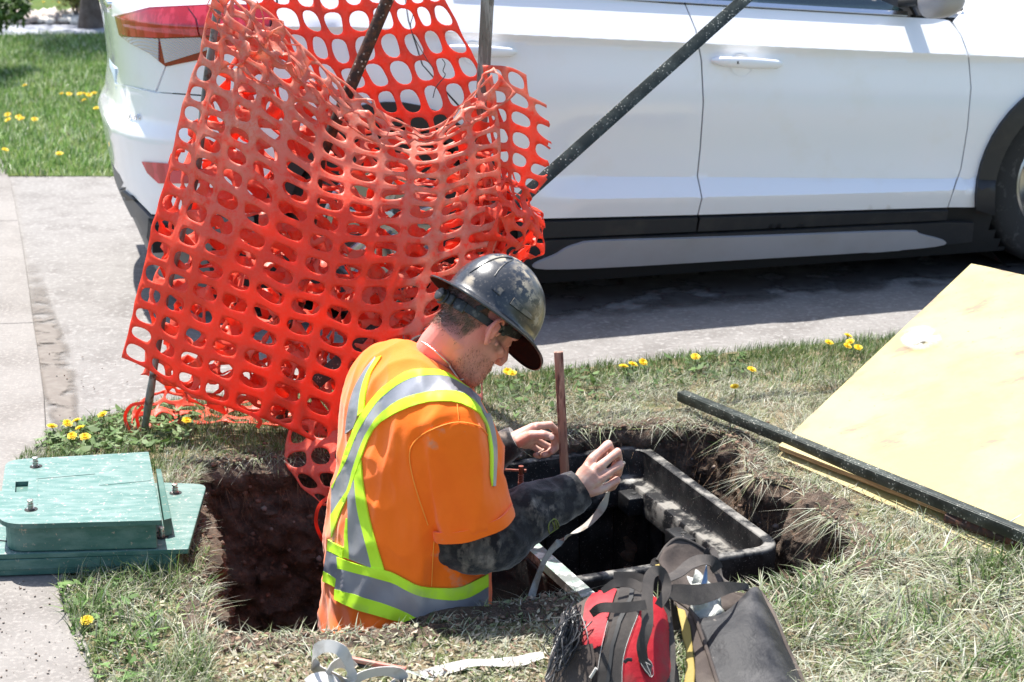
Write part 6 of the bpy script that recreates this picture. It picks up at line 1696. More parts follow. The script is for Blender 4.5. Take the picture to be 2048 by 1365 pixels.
# cropped hair as real bristles
r8 = np.random.default_rng(8); HB = []
for f in range(0, len(bq)):
    pass
fc = bco[bq].mean(1); L = (fc - np.array(HC)) @ np.array(HEADM).T; x, y, z = L.T; dist = np.linalg.norm(L, axis=1)
edge = np.interp(x, [-0.11, -0.05, -0.03, 0.012, 0.03, 0.1], [-0.055, -0.046, 0.016, 0.022, 0.035, 0.06])
k = np.where((dist < 0.16) & (z > edge + r8.normal(0, 0.010, len(z))) & (z < 0.075) & ~((np.abs(y) > 0.074) & (np.abs(x + 0.008) < 0.034)))[0]
k = k[r8.random(len(k)) < 0.75]
nrm = np.cross(bco[bq[k, 1]] - bco[bq[k, 0]], bco[bq[k, 3]] - bco[bq[k, 0]]); nrm /= np.linalg.norm(nrm, axis=1)[:, None] + 1e-12
down = np.array(HZ * -1.0 - HX * 0.3)
def bristles(P, n_, ln, w, bend, cols, seed):
    r = np.random.default_rng(seed); m = len(P)
    t = n_ * ln + bend * ln * 1.2 + r.normal(0, 0.0006, (m, 3)); s = np.cross(t, r.normal(size=(m, 3))); s /= np.linalg.norm(s, axis=1)[:, None]
    V = np.stack([P - s*w, P + s*w, P + t], 1).reshape(-1, 3); return V, np.arange(3*m).reshape(m, 3), np.repeat(cols, 3, 0)
cols = np.array([0.11, 0.068, 0.045]) * (0.6 + 0.9 * r8.random(len(k)))[:, None]
V, Fc, C_ = bristles(fc[k] + r8.normal(0, 0.0008, (len(k), 3)), nrm, 0.0045, 0.0005, down, cols, 3)
m_hair = mat('short_hair', (0, 0, 0), 0.55, attr='Col')
mk('hair', V, Fc, m_hair, man, smooth=False, attrs={'Col': C_})
k = np.where((dist < 0.19) & (z < -0.050) & (z > -0.14) & (x > -0.02) & ((z < -0.085) | (np.abs(y) > 0.025)))[0]; k = k[r8.random(len(k)) < 0.35]
nrm = np.cross(bco[bq[k, 1]] - bco[bq[k, 0]], bco[bq[k, 3]] - bco[bq[k, 0]]); nrm /= np.linalg.norm(nrm, axis=1)[:, None] + 1e-12
cols = np.array([0.20, 0.075, 0.035]) * (0.6 + 0.9 * r8.random(len(k)))[:, None]
V, Fc, C_ = bristles(fc[k], nrm, 0.0030, 0.0004, np.array(-HZ + HX * 0.3), cols, 4)
mk('beard', V, Fc, m_hair, man, smooth=False, attrs={'Col': C_})
# nails
m_nail = mat('nail', (0.66, 0.47, 0.40), 0.3)
nl = lt
for tp_, pv in ((W(1103, 875, 4.208), W(1088, 870, 4.21)), ):
    V, Fc = loft([(tp_ + (tp_ - pv).normalized() * d, (tp_ - pv).normalized(), 0.0005, UPZ, w, 2.2) for d, w in ((-0.006, 0.003), (-0.003, 0.0062), (0.002, 0.0066), (0.006, 0.005))], 10)
    n = -ray(1103, 875).normalized()
    q = MB(); q.lathe(tp_ - n * 0.002, n, [(0.0066, 0.0), (0.006, 0.0016), (0.003, 0.0022)], 14); q.make('thumb_nail', m_nail, man)
# trousers and boots
tr_p = [loft([(HIP + UPZ * d, PF, 0.150 - 0.02 * (d < 0), PR, 0.195, 2.3) for d in (0.10, 0.05, 0.0, -0.05, -0.09)], 30)]
for (h0, kn, an) in legs: tr_p.append(limb([h0, h0.lerp(kn, .5), kn], [0.112, 0.098, 0.085])); tr_p.append(limb([kn, kn.lerp(an, .5), an + UPZ * 0.02], [0.085, 0.080, 0.078]))
vox('trousers', tr_p, 0.009, m_pants, man, smooth_it=4)
m_boot = mat('work_boot', (0.06, 0.042, 0.03), 0.8, bump=(30, 0.5, 0.006))
for (h0, kn, an) in legs:
    q = MB(); V, Fc = loft([(an + PF * d - UPZ * 0.045, PF.cross(PR) * 1.0, 0.052 - 0.01 * (d > 0.1), PR, w, 2.6) for d, w in ((-0.085, 0.03), (-0.07, 0.043), (0.0, 0.048), (0.08, 0.052), (0.14, 0.050), (0.17, 0.03))], 20); q.add(V, Fc); q.make('boot', m_boot, man)

# hard hat
m_hat = mat('hat_shell', (0.024, 0.027, 0.033), 0.28, spec=0.5, coat=0.15, var=((0.34, 0.29, 0.22), 42, 0.45, 0.53, (1, 1, 1), 'dust'), var2=((0.09, 0.085, 0.08), 150, 0.56, 0.66), rvar=0.8, bump=(60, 0.25, 0.0015))
m_hatin = mat('hat_underside', (0.012, 0.006, 0.006), 0.95, spec=0.05)
m_strap = mat('hat_harness', (0.025, 0.025, 0.026), 0.5, var=((0.13, 0.12, 0.11), 60, 0.56, 0.66))
KX, KZ_ = HX, HZ
hc = hp(0.010, 0, 0.044)
def htp(x, y, z): return hc + HX * x + HYv * y + HZ * z
V = []; D = []; nA = 96
prof_h = []
for i in range(22):
    t = i / 21 * math.pi / 2; prof_h.append(('d', math.sin(t + 1e-4), math.cos(t)))
for i, (k_, z) in enumerate(((1.03, 0.000), (1.06, -0.003), (1.12, -0.0045), (1.2, -0.007), (1.28, -0.010), (1.355, -0.013), (1.38, -0.0125), (1.385, -0.016))): prof_h.append(('b', k_, z))
for (tp_, a, b) in prof_h:
    for k in range(nA):
        an = 2 * math.pi * k / nA; c, s = math.cos(an), math.sin(an)
        rx = 0.125 if c > 0 else 0.122; ry = 0.108
        if tp_ == 'd':
            e = a ** 0.88; x = c * rx * e; y = s * ry * e; z = 0.127 * b ** 0.92 + 0.004
            # centre ridge and two side ribs
            z += 0.0055 * math.exp(-(y / 0.020) ** 4) * (1 if b > 0.2 else b * 5)
            if abs(y) > 0.055 and 0.15 < b < 0.8 and abs(x - 0.0) < 0.1: pass
        else:
            f = (a - 1); x = c * rx * (1 + f * (1.0 if c < 0 else 1.12)); y = s * ry * (1 + f * 0.95); z = b * (1 + 1.6 * max(0, c) ** 2 * (f * 2.2)) + 0.0
            z -= 0.012 * f * 2.5 * max(0, c) ** 3
        V.append(htp(x, y, z)); 
        D.append(max(0.0, 1.15 - abs(an - 5.35) * 1.1) if (tp_ == 'd' and 0.10 < b < 0.98 and s < 0.2) else 0.22)
n1 = len(prof_h)
_hb = BVHTree.FromPolygons([tuple(p) for p in V], gridfaces(n1, nA, True)); HN = []
for (x, y, r_) in ((1040, 525, 0.022), (1050, 548, 0.026), (1046, 572, 0.020), (1062, 592, 0.022), (1078, 606, 0.016), (1000, 514, 0.020), (1074, 560, 0.016), (940, 560, 0.012), (1076, 640, 0.020), (1082, 668, 0.016)):
    h_ = cast(_hb, x, y)
    if h_[0] is not None: HN.append((h_[0], r_))
for i_, p in enumerate(V):
    D[i_] = max([0.02 if D[i_] < 0.5 else 0.10] + [1.6 * max(0.0, 1 - (p - q_).length / (r_ * 1.5)) for q_, r_ in HN])
Fc = [f[::-1] for f in gridfaces(n1, nA, True)]
hat = mk('hard_hat', V, Fc, None, man, mats=[m_hat, m_hatin], midx=None, attrs={'dust': D})
sd = hat.modifiers.new('thickness', 'SOLIDIFY'); sd.thickness = 0.0035; sd.offset = -1; sd.material_offset = 1
# raised ribs, accessory slots along the near side
hat_bvh = BVHTree.FromPolygons([tuple(p) for p in V], Fc)
def hat_bar(pts, r, nm):
    P = []
    for (x, y) in catmull(pts, 6):
        h = cast(hat_bvh, x, y)
        if h[0] is not None: n = h[1] if h[1].dot(ray(x, y)) < 0 else -h[1]; P.append(h[0] + n * r * 0.25)
    if len(P) > 2:
        V, Fc = tube(P, r, 8); mk(nm, V, Fc, m_hat, hat, attrs={'dust': [0.3] * len(V)})
hat_bar(cx5([(760, 290), (800, 235), (850, 190), (900, 165)]), 0.0016, 'shell_rib')
hat_bar(cx5([(560, 265), (640, 215), (730, 165), (820, 140), (900, 150)]), 0.0018, 'shell_rib')
def hat_slot(poly, nm, lift):
    V, Fc = conform(poly, hat_bvh, 3, lift, lift + 0.001)
    if Fc: mk(nm, V, Fc, m_hat, hat, attrs={'dust': [0.35] * len(V)})
hat_slot(cx5([(735, 395), (770, 348), (838, 400), (800, 450)]), 'accessory_slot', 0.005)
hat_slot(cx5([(880, 515), (915, 465), (1075, 635), (1050, 645)]), 'accessory_slot', 0.005)
# harness: band round the head, ratchet knob behind
def band(a0, a1, rx, ry, z0, z1, w, nm, th=0.0022):
    P = []; Nn = []
    for k in range(31):
        t = k / 30; a = R_(a0 + (a1 - a0) * t); P.append(hp(-0.004 + rx * math.cos(a), ry * math.sin(a), z0 + (z1 - z0) * t)); Nn.append(HX * math.cos(a) * ry + HYv * math.sin(a) * rx)
    V, Fc = ribbon(P, w, [tuple(n) for n in Nn], th); mk(nm, V, Fc, m_strap, hat)
band(180, 262, 0.112, 0.087, 0.004, 0.010, 0.018, 'head_band'); band(262, 330, 0.106, 0.087, 0.010, 0.040, 0.018, 'head_band')
band(180, 98, 0.112, 0.087, 0.004, 0.010, 0.018, 'head_band'); band(98, 30, 0.106, 0.087, 0.010, 0.040, 0.018, 'head_band')
band(232, 246, 0.110, 0.089, 0.018, 0.055, 0.012, 'hanger_strap'); band(275, 300, 0.104, 0.089, 0.018, 0.060, 0.012, 'hanger_strap')
q = MB(); q.lathe(hp(-0.118, 0, 0.002), -HX, [(0.016, -0.006), (0.019, 0.0), (0.019, 0.004), (0.0155, 0.006), (0.0155, 0.016), (0.012, 0.019)], 20); q.make('ratchet_knob', m_strap, hat)
q = MB(); q.beam(hp(-0.115, 0.030, 0.003), hp(-0.113, -0.034, 0.004), 0.028, 0.010, up=HX, ch=0.004); q.beam(hp(-0.105, -0.034, 0.004), hp(-0.088, -0.056, 0.005), 0.028, 0.009, up=HX, ch=0.003); q.make('ratchet_housing', m_strap, hat)
q = MB(); h = cast(allb, 979, 626)
q.lathe(hp(0.012, -0.0905, 0.010), -HYv, [(0.006, 0), (0.006, 0.002), (0.003, 0.0025)], 12); q.make('rivet', m_strap, hat)
# white strip of tape pinched in the near hand
m_web = mat('webbing_white', (0.36, 0.34, 0.31), 0.8, var=((0.20, 0.165, 0.13), 22, 0.45, 0.62), bump=(420, 0.6, 0.0010), bump2=(60, 0.3, 0.002))
wpth = [W(x, y, d) for x, y, d in catmull([(1216, 984, 4.02), (1209, 1006, 4.02), (1196, 1028, 4.015), (1172, 1052, 4.005), (1146, 1068, 3.985), (1122, 1082, 3.95), (1100, 1104, 3.92), (1086, 1128, 3.90), (1072, 1165, 3.88), (1060, 1204, 3.86)], 5)]
nvs = [tuple(Vector((0.9 * math.cos(i / 45 * 7.5), -0.55, 0.45 + 0.6 * math.sin(i / 45 * 7.5)))) for i in range(len(wpth))]
V, Fc = ribbon(wpth, 0.019, nvs, 0.0016)
mk('webbing_strap', V, Fc, m_web, label='dirty grey webbing strap hanging from the worker\'s near fist down into the pit', cat='strap')
q = MB(); q.tube([W(1236, 922, 4.02), W(1244, 928, 4.005), W(1248, 926, 3.995)], [0.004, 0.006, 0.004], 8); q.make('tape_scrap', m_web, label='small scrap of white tape sticking out of the worker\'s near fist', cat='tape')
# ---------------------------------------------------------------- tool bags on the near lip
m_redbag = mat('red_canvas', (0.36, 0.010, 0.018), 0.62, spec=0.3, var=((0.20, 0.04, 0.035), 9, 0.5, 0.66), bump=(500, 0.3, 0.0008), bump2=(16, 0.5, 0.008))
m_greybag = mat('grey_webbing', (0.036, 0.031, 0.028), 0.9, var=((0.075, 0.064, 0.056), 12, 0.45, 0.65), bump=(60, 0.4, 0.003), wave=(140, 0.6, 0.0008, 'DIAGONAL'))
m_brown = mat('brown_canvas', (0.050, 0.037, 0.031), 0.9, var=((0.10, 0.08, 0.065), 9, 0.45, 0.65), bump=(400, 0.5, 0.001), bump2=(14, 0.6, 0.008))
m_tarp = mat('black_vinyl', (0.014, 0.014, 0.016), 0.6, spec=0.28, var=((0.05, 0.048, 0.048), 12, 0.46, 0.62), var2=((0.26, 0.23, 0.20), 16, 0.64, 0.68), bump=(14, 0.6, 0.010), bump2=(90, 0.3, 0.002))
m_yel = mat('yellow_lining', (0.30, 0.22, 0.05), 0.75, bump=(18, 0.5, 0.006))
m_plastic = mat('crumpled_plastic', (0.62, 0.63, 0.58), 0.22, spec=0.6, trans=0.3, bump=(45, 1.0, 0.008))
m_blackstrip = mat('black_binding', (0.02, 0.02, 0.02), 0.7)
m_stitch = mat('white_stitch', (0.55, 0.52, 0.48), 0.8)
rbag = root('tool_bag', W(1230, 1330, 3.38) * 1.0, 'red canvas tool bag with a grey zip band and webbing handles on the near grass', 'tool bag')
rbag.location = (rbag.location.x, 3.36, 0.0)
bc = Vector((W(1228, 1300, 3.36).x, 3.36, 0))
V, Fc = loft([(bc + Vector((dx, dy, z)), Vector((1, 0, 0)), a, Vector((0, 1, 0)), b, ex) for z, a, b, dx, dy, ex in
   [tuple(q) for q in catmull([(0.002, 0.125, 0.105, 0.0, 0.0, 3.5), (0.03, 0.136, 0.112, 0.0, 0.0, 3.2), (0.09, 0.128, 0.105, 0.0, 0.02, 2.8), (0.14, 0.112, 0.088, 0.003, 0.045, 2.5), (0.175, 0.088, 0.062, 0.012, 0.065, 2.3), (0.195, 0.055, 0.035, 0.02, 0.078, 2.2), (0.202, 0.02, 0.012, 0.024, 0.082, 2.0)], 4)]], 56)
V = [p + (p - bc - Vector((0, 0, p.z - bc.z))).normalized() * (0.010 * fbm(p, 11, 2)) for p in V]
mk('bag_body', V, Fc, m_brown, rbag)
rb_bvh = BVHTree.FromPolygons([tuple(p) for p in V], Fc)
cb2 = lambda L: [(1040 + x / 3.413, 1060 + y / 3.413) for x, y in L]
def bpanel(name, poly, m, lift, par, bvh, step=4, th=0.004):
    V, Fc = conform(poly, bvh, step, lift, th)
    if not Fc: print('EMPTY', name); return None
    return mk(name, V, Fc, m, par)
bpanel('side_panel', cb2(round_poly([(440, 560), (470, 480), (540, 410), (640, 350), (680, 360), (640, 470), (590, 640), (560, 790), (430, 800)], 2)), m_redbag, 0.004, rbag, rb_bvh)
bpanel('front_panel', cb2(round_poly([(850, 430), (930, 460), (1010, 600), (1030, 720), (1000, 1140), (690, 1140), (700, 900), (740, 740), (800, 600)], 2)), m_redbag, 0.004, rbag, rb_bvh)
bpanel('zip_band', cb2([(700, 315), (800, 320), (855, 370), (860, 440), (800, 600), (740, 740), (700, 900), (690, 1140), (520, 1140), (540, 900), (600, 740), (660, 520)]), m_greybag, 0.006, rbag, rb_bvh)
bpanel('zip', cb2([(760, 330), (785, 335), (770, 480), (690, 640), (640, 800), (600, 1140), (575, 1140), (615, 800), (665, 630), (740, 480)]), m_blackstrip, 0.009, rbag, rb_bvh, 3)
bpanel('end_pocket', cb2([(330, 830), (430, 800), (500, 785), (520, 900), (470, 1140), (150, 1140), (230, 1000)]), m_brown, 0.010, rbag, rb_bvh)
dm = bpanel('stitched_patch', cb2([(812, 830), (838, 845), (888, 930), (882, 1010), (850, 985), (800, 900)]), m_blackstrip, 0.011, rbag, rb_bvh, 3)
def stitch(pts, par, bvh, lift, r=0.0005, n=4):
    P = []
    for (x, y) in catmull(cb2(pts), n):
        h = cast(bvh, x, y)
        if h[0] is not None: nn = h[1] if h[1].dot(ray(x, y)) < 0 else -h[1]; P.append(h[0] + nn * lift)
    if len(P) > 2: V, Fc = tube(P, r, 5); mk('stitching', V, Fc, m_stitch, par)
stitch([(815, 845), (882, 1000)], dm, rb_bvh, 0.0125, n=8); stitch([(875, 930), (805, 895)], dm, rb_bvh, 0.0125, n=8)
stitch([(812, 835), (886, 932), (880, 1008), (802, 900), (812, 835)], dm, rb_bvh, 0.0125, n=8)
stitch([(800, 600), (742, 740), (702, 900), (694, 1060)], rbag, rb_bvh, 0.0085); stitch([(600, 640), (560, 800), (530, 960)], rbag, rb_bvh, 0.0085)
def web(pts, wid, D, name, m, par, nrm=None, th=0.0018, tw=0.0):
    P3 = catmull([(*p, d, w) for p, d, w in zip(cb2(pts), D, wid)], 5)
    path = [W(x, y, d) for x, y, d, w in P3]; n = nrm or (lambda i, t: (0.1 + tw * math.sin(t * 3.1), -0.85, 0.55))
    V, Fc = ribbon(path, [w for *_, w in P3], [n(i, i / len(path)) for i in range(len(path))], th)
    return mk(name, V, Fc, m, par)
web([(846, 905), (832, 790), (868, 650), (868, 480), (878, 340), (915, 285), (965, 290), (1000, 370), (992, 440), (945, 520)], [.018, .022, .024, .024, .023, .022, .022, .02, .02, .018], [3.27, 3.28, 3.30, 3.34, 3.38, 3.41, 3.43, 3.42, 3.40, 3.38], 'handle', m_greybag, rbag)
web([(488, 575), (555, 532), (700, 532), (860, 512)], [.016, .02, .021, .02], [3.33, 3.30, 3.29, 3.32], 'handle', m_greybag, rbag)
web([(560, 420), (650, 365), (750, 362), (840, 400)], [.012, .018, .02, .02], [3.38, 3.39, 3.40, 3.38], 'handle', m_greybag, rbag)
web([(640, 320), (760, 330), (850, 345)], [.02, .026, .022], [3.42, 3.43, 3.43], 'zip_flap', m_greybag, rbag)
q = MB(); q.tube([W(x, y, 3.262) for x, y in cb2([(712, 905), (735, 885), (765, 888)])], 0.004, 8); q.make('zip_pull', m_blackstrip, rbag)
q = MB(); q.tube([W(x, y, 3.255) for x, y in cb2([(480, 1010), (520, 945)])], 0.003, 6); q.make('reflective_tag', m_stitch, rbag)

gbag = root('tool_bag', (W(1480, 1300, 3.40).x, 3.40, 0), 'open grey and black tool bag with yellow lining and crumpled plastic inside', 'tool bag')
def sheet3(name, ctrl, m, par, nu=14, nv=14, th=0.004, crumple=0.003, cs=14, seed=0):
    P = bez_grid(ctrl); V = []
    for j in range(nv + 1):
        for i in range(nu + 1):
            p = Vector(P(i / nu, j / nv)); p += Vector((mnoise.noise(p * cs + Vector((seed, 0, 0))), mnoise.noise(p * cs + Vector((0, seed, 3))), mnoise.noise(p * cs + Vector((2, 0, seed))))) * crumple
            V.append(p)
    o = mk(name, V, gridfaces(nv + 1, nu + 1), m, par); s = o.modifiers.new('thickness', 'SOLIDIFY'); s.thickness = th; s.offset = 0; return o
sheet3('vinyl_face', [[(1396, 1240, 3.50), (1450, 1226, 3.51), (1503, 1178, 3.58), (1522, 1188, 3.64)], [(1410, 1290, 3.42), (1470, 1285, 3.40), (1530, 1260, 3.44), (1558, 1262, 3.52)], [(1428, 1350, 3.33), (1500, 1350, 3.31), (1560, 1345, 3.33), (1596, 1345, 3.42)], [(1450, 1420, 3.24), (1520, 1420, 3.22), (1590, 1420, 3.25), (1640, 1420, 3.33)]], m_tarp, gbag, 20, 20, 0.005, 0.006, 12, 3)
sheet3('side_gusset', [[(1352, 1200, 3.56), (1376, 1216, 3.53), (1400, 1238, 3.50)], [(1382, 1290, 3.43), (1400, 1290, 3.42), (1414, 1292, 3.42)], [(1392, 1350, 3.34), (1410, 1350, 3.33), (1432, 1352, 3.33)], [(1396, 1420, 3.26), (1420, 1420, 3.25), (1454, 1420, 3.24)]], m_brown, gbag, 10, 14, 0.004, 0.006, 18, 5)
sheet3('yellow_lining', [[(1348, 1200, 3.57), (1362, 1204, 3.56)], [(1362, 1250, 3.48), (1384, 1262, 3.46)], [(1372, 1320, 3.38), (1388, 1330, 3.37)], [(1362, 1420, 3.28), (1394, 1420, 3.27)]], m_yel, gbag, 6, 14, 0.003, 0.006, 20, 7)
sheet3('back_flap', [[(1316, 1120, 3.70), (1338, 1090, 3.74), (1362, 1078, 3.76), (1410, 1102, 3.76), (1436, 1136, 3.74)], [(1325, 1138, 3.66), (1350, 1135, 3.70), (1375, 1130, 3.72), (1412, 1142, 3.72), (1442, 1165, 3.71)], [(1345, 1180, 3.60), (1370, 1178, 3.64), (1395, 1176, 3.66), (1425, 1180, 3.68), (1470, 1190, 3.66)], [(1352, 1215, 3.56), (1385, 1225, 3.58), (1420, 1225, 3.60), (1460, 1220, 3.62), (1505, 1200, 3.64)]], m_brown, gbag, 16, 14, 0.005, 0.007, 22, 9)
sheet3('bag_back', [[(1340, 1170, 3.64), (1420, 1180, 3.70), (1510, 1190, 3.68)], [(1345, 1300, 3.60), (1430, 1300, 3.64), (1560, 1290, 3.62)], [(1350, 1420, 3.52), (1440, 1420, 3.54), (1640, 1420, 3.46)]], m_brown, gbag, 8, 8, 0.004)
q = MB(); rim_ = [W(x, y, d) for x, y, d in catmull([(1314, 1122, 3.70), (1336, 1090, 3.74), (1362, 1078, 3.76), (1410, 1101, 3.76), (1437, 1134, 3.74), (1446, 1160, 3.71), (1480, 1176, 3.66), (1524, 1186, 3.64)], 6)]
q.tube(rim_, 0.0045, 8); q.make('rim_binding', m_greybag, gbag)
q = MB(); q.tube([W(x, y, d) for x, y, d in catmull([(1520, 1184, 3.64), (1545, 1225, 3.56), (1572, 1290, 3.48), (1598, 1345, 3.41), (1642, 1422, 3.32)], 6)], 0.0055, 8); q.make('edge_piping', m_brown, gbag)
q = MB(); q.tube([W(x, y, d) for x, y, d in catmull([(1352, 1200, 3.555), (1384, 1226, 3.51), (1410, 1290, 3.41), (1430, 1350, 3.325), (1452, 1420, 3.235)], 6)], 0.0045, 8); q.make('edge_piping', m_brown, gbag)
web([(905, 245), (925, 215), (965, 220), (1000, 260), (1030, 330)], [.012, .016, .016, .014, .012], [3.70, 3.71, 3.71, 3.70, 3.66], 'loop', m_greybag, gbag)
web([(1265, 180), (1290, 140), (1320, 150), (1340, 210), (1330, 300)], [.012, .015, .015, .014, .012], [3.74, 3.74, 3.73, 3.70, 3.68], 'loop', m_greybag, gbag)
web([(985, 345), (1080, 300), (1150, 245), (1230, 208), (1310, 218), (1352, 275)], [.026, .028, .030, .032, .03, .026], [3.44, 3.50, 3.55, 3.58, 3.60, 3.60], 'handle', m_greybag, gbag, nrm=lambda i, t: (-0.3, -0.6, 0.75))
web([(990, 430), (1060, 430), (1180, 445), (1300, 425), (1420, 395), (1560, 385)], [.022, .036, .044, .038, .026, .012], [3.42, 3.43, 3.44, 3.47, 3.52, 3.60], 'handle', m_greybag, gbag, nrm=lambda i, t: (0.0, -0.75, 0.65 - 0.3 * t))
web([(985, 470), (990, 560), (1010, 700), (1020, 850), (1000, 1150)], [.022, .024, .024, .026, .028], [3.44, 3.42, 3.38, 3.34, 3.26], 'handle', m_greybag, gbag)
sheet3('yellow_tab', [[(1310, 1130, 3.69), (1322, 1128, 3.69)], [(1312, 1140, 3.68), (1324, 1138, 3.68)]], m_yel, gbag, 3, 3, 0.003)
pl_ = sheet3('x', [[(1372, 1150, 3.60), (1392, 1146, 3.61), (1410, 1152, 3.61), (1424, 1160, 3.60)], [(1376, 1190, 3.55), (1398, 1192, 3.54), (1420, 1190, 3.56), (1440, 1195, 3.57)], [(1385, 1236, 3.54), (1408, 1240, 3.52), (1436, 1234, 3.53), (1452, 1224, 3.56)]], m_plastic, None, 18, 18, 0.0015, 0.020, 38, 11)
pl_.name = 'plastic_bag'; pl_['label'] = 'crumpled clear plastic bag stuffed in the mouth of the open tool bag'; pl_['category'] = 'plastic bag'
m_blue = mat('blue_plastic', (0.16, 0.27, 0.42), 0.3)
q = MB(); q.tube([W(1413, 1132, 3.60), W(1410, 1160, 3.57), W(1405, 1180, 3.55)], [0.0012, 0.006, 0.0065], 8); q.make('marker', m_blue, label='pale blue pointed marker sticking up from the open tool bag', cat='marker')

# tangle of thin black wire: one long strand
rw = random.Random(4); pts = []; t = 0
cx_, cy_ = 1140, 1255
for k in range(150):
    a = k * 2.35 + rw.uniform(-0.5, 0.5); rx = rw.uniform(8, 30); ry = rw.uniform(25, 62)
    if k % 11 == 5: rx *= 1.7
    yy = cy_ + math.sin(a) * ry + (k % 5) * 6 + (rw.uniform(10, 70) if k % 4 == 0 else 0); xx = cx_ + math.cos(a) * rx - (yy - cy_) * 0.25
    if k % 17 == 3: xx -= rw.uniform(8, 24)
    pts.append(tuple(W(xx, yy, 3.335 + rw.uniform(-0.035, 0.03) - (yy - 1255) * 0.00062)))
wp_ = [Vector(p) for p in catmull(pts, 6)]
V, Fc = tube(wp_, 0.00125, 5); mk('wire_tangle', V, Fc, mat('black_cord', (0.016, 0.017, 0.020), 0.45, spec=0.6), label='tangled bundle of thin black wire hanging on the left of the red tool bag', cat='wire')

# white webbing lying on the grass, one long strap thrown in loops
m_web2 = mat('white_webbing', (0.56, 0.54, 0.51), 0.75, var=((0.36, 0.32, 0.27), 12, 0.50, 0.66), bump=(70, 0.3, 0.002), wave=(150, 0.5, 0.0006, 'DIAGONAL'))
c4 = lambda L: [(560 + x / 3.413, 1200 + y / 3.413) for x, y in L]
def strap_path(L, Z): return [G(x, y, z) for x, y, z in catmull([(*p, z) for p, z in zip(c4(L), Z)], 6)]
wl_ = [(1800, 378, .02), (1730, 392, .018), (1640, 418, .018), (1550, 425, .022), (1440, 430, .02), (1300, 432, .018), (1180, 462, .016), (1060, 492, .012), (980, 512, .010), (900, 520, .006), (820, 560, .006), (700, 640, .006), (560, 690, .01), (500, 620, .02), (488, 520, .05), (468, 425, .085), (420, 350, .115), (350, 318, .12), (285, 322, .11), (235, 360, .09), (222, 410, .06), (240, 455, .035), (300, 492, .025), (390, 530, .022), (470, 570, .03), (560, 520, .045), (660, 492, .05), (760, 490, .045), (830, 515, .03), (860, 570, .015), (820, 660, .006), (600, 720, .01), (420, 640, .02), (345, 540, .04), (345, 470, .06), (390, 432, .065), (450, 430, .05), (500, 470, .03)]
path = [G(560 + x / 3.413, 1200 + y / 3.413, z) for x, y, z in catmull(wl_, 6)]
nv = []
for i, p in enumerate(path):
    t = i / len(path); tt_ = (path[min(i+1, len(path)-1)] - path[max(i-1, 0)]).normalized()
    side = Vector((-tt_.y, tt_.x, 0)); side = side if side.length > 0.01 else Vector((0, 1, 0)); side.normalize()
    flat_ = 0.75 if i < 50 else 0.25
    n = Vector((0, -0.2, 1)) * flat_ + side * (1 - flat_); nv.append(tuple(n.normalized()))
V, Fc = ribbon(path, [0.026 if i > 60 else 0.016 + 0.010 * abs(math.sin(i * 0.12)) for i in range(len(path))], nv, 0.0016)
mk('webbing_strap', V, Fc, m_web2, label='long white webbing strap thrown in loops on the grass at the bottom edge', cat='strap')
V, Fc = ribbon([G(560 + x / 3.413, 1200 + y / 3.413, z) for x, y, z in catmull([(180, 575, .02), (240, 535, .035), (310, 530, .04), (370, 560, .03), (400, 620, .01)], 6)], 0.024, [(0.1, -0.6, 0.8)] * 25, 0.0016)
mk('strap_end', V, Fc, m_web2, label='short folded end of white webbing below the large loop at the bottom edge', cat='strap')
m_pink = mat('faded_red_paint', (0.52, 0.16, 0.12), 0.6, var=((0.35, 0.2, 0.16), 30, 0.5, 0.6))
hn_ = root('marking_stick', G(700, 1322, 0.02), 'thin faded red and black handle lying beside the white strap loop', 'handle')
q = MB(); a = G(694, 1317, 0.026); b = G(812, 1340, 0.018); q.beam(a, b, 0.010, 0.010, ch=0.002); q.make('red_grip', m_pink, hn_)
q = MB(); q.beam(a - Vector((0, 0.002, 0.009)), b - Vector((0.02, 0.002, 0.009)), 0.007, 0.006, ch=0.001); q.make('black_core', m_blackstrip, hn_)
q = MB(); q.beam(b - Vector((0, 0, 0.003)), G(868, 1362, 0.008), 0.009, 0.004, ch=0.001); q.make('blade', m_galv, hn_)

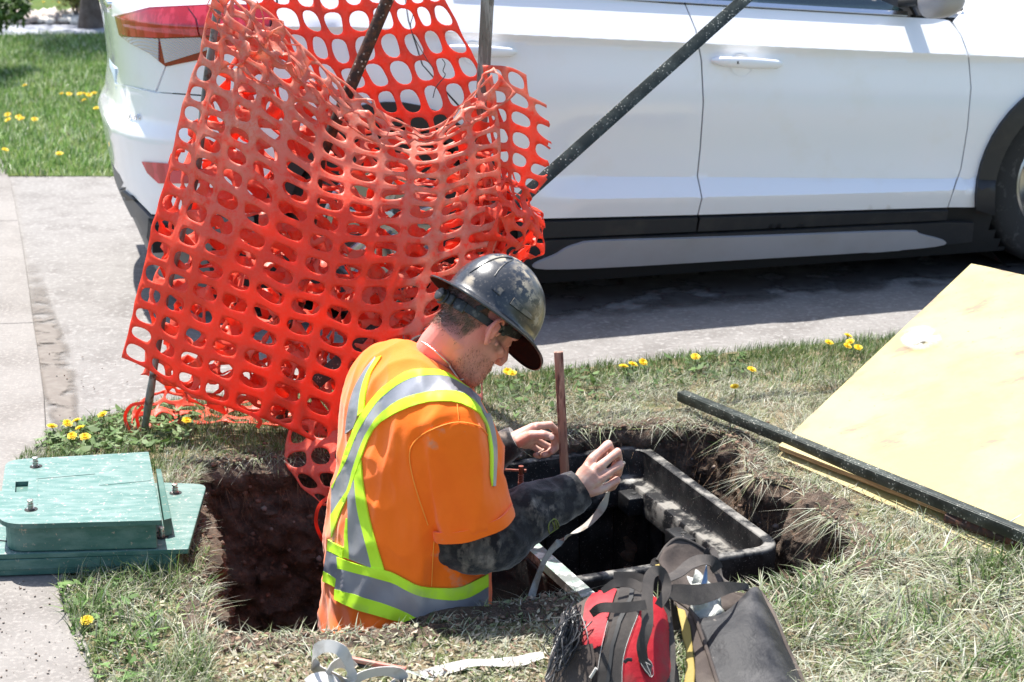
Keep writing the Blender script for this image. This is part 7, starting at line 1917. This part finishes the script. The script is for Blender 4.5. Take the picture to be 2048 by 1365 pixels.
# leaf litter and cut clippings on the near lip, broad weed leaves
m_lit = m_blade
def litter(name, zone, n, size, cols, label, up=0.010, seed=1):
    r = np.random.default_rng(seed); pa = np.array(zone); x0, y0 = pa.min(0); x1, y1 = pa.max(0)
    X = r.uniform(x0, x1, n); Y = r.uniform(y0, y1, n); k = inpoly(X, Y, zone) & ~inpoly(X, Y, PIT); X = X[k]; Y = Y[k]; n = len(X)
    P = np.stack([X, Y, 0.008 + up * r.random(n)], 1); a = r.random(n) * 6.28; s = size * (0.5 + r.random(n)); nz = r.normal(0, 0.35, (n, 2))
    d = np.stack([np.cos(a), np.sin(a), nz[:, 0]], 1) * s[:, None]; e = np.stack([-np.sin(a), np.cos(a), nz[:, 1]], 1) * (s * r.uniform(0.2, 0.5, n))[:, None]
    V = np.stack([P - d, P - d*0.3 - e, P + d*0.4 - e*0.8, P + d, P + d*0.4 + e*0.8, P - d*0.3 + e], 1); V[:, [0, 3], 2] += 0.3 * s[:, None] * r.random((n, 2)); V = V.reshape(-1, 3)
    V[:, 2] = np.maximum(V[:, 2], 0.004)
    Fc = (np.array([(0, 1, 5), (1, 2, 4), (1, 4, 5), (2, 3, 4)])[None] + (np.arange(n) * 6)[:, None, None]).reshape(-1, 3)
    c = np.array(cols)[r.integers(0, len(cols), n)] * (0.7 + 0.6 * r.random(n))[:, None]
    return mk(name, V, Fc, m_lit, kind='stuff', label=label, smooth=False, attrs={'Col': np.repeat(c, 6, 0)})
litter('leaf_litter', bm_zone, 6500, 0.0075, [(0.38, 0.36, 0.26), (0.30, 0.28, 0.19), (0.22, 0.25, 0.13), (0.42, 0.36, 0.28), (0.20, 0.13, 0.09)], 'dry leaf bits and clippings trodden into the near lip of the pit', seed=2)
litter('leaf_litter', bl_zone, 2200, 0.008, [(0.38, 0.36, 0.26), (0.30, 0.26, 0.18), (0.16, 0.22, 0.07)], 'dry leaf bits among the tufts in the near left corner', seed=3)
wz = [tuple(G(x, y)[:2]) for x, y in [(980, 770), (1150, 745), (1500, 720), (1500, 760), (1100, 840), (990, 850)]]
litter('weed_leaves', wz, 900, 0.014, [(0.06, 0.11, 0.03), (0.10, 0.16, 0.05), (0.05, 0.08, 0.03)], 'broad dark weed leaves in the grass behind the stake', up=0.03, seed=4)
wz = [tuple(G(x, y)[:2]) for x, y in [(70, 905), (120, 860), (330, 815), (400, 830), (380, 900), (150, 925)]]
litter('weed_leaves', wz, 900, 0.015, [(0.07, 0.13, 0.03), (0.11, 0.18, 0.06), (0.16, 0.22, 0.10)], 'dandelion leaves in the grass left of the net', up=0.03, seed=5)
wz = [tuple(G(x, y)[:2]) for x, y in [(110, 1190), (250, 1160), (330, 1250), (300, 1400), (200, 1400)]]
litter('weed_leaves', wz, 350, 0.014, [(0.07, 0.14, 0.03), (0.12, 0.2, 0.06)], 'dandelion leaves beside the sidewalk in the near left corner', up=0.03, seed=6)
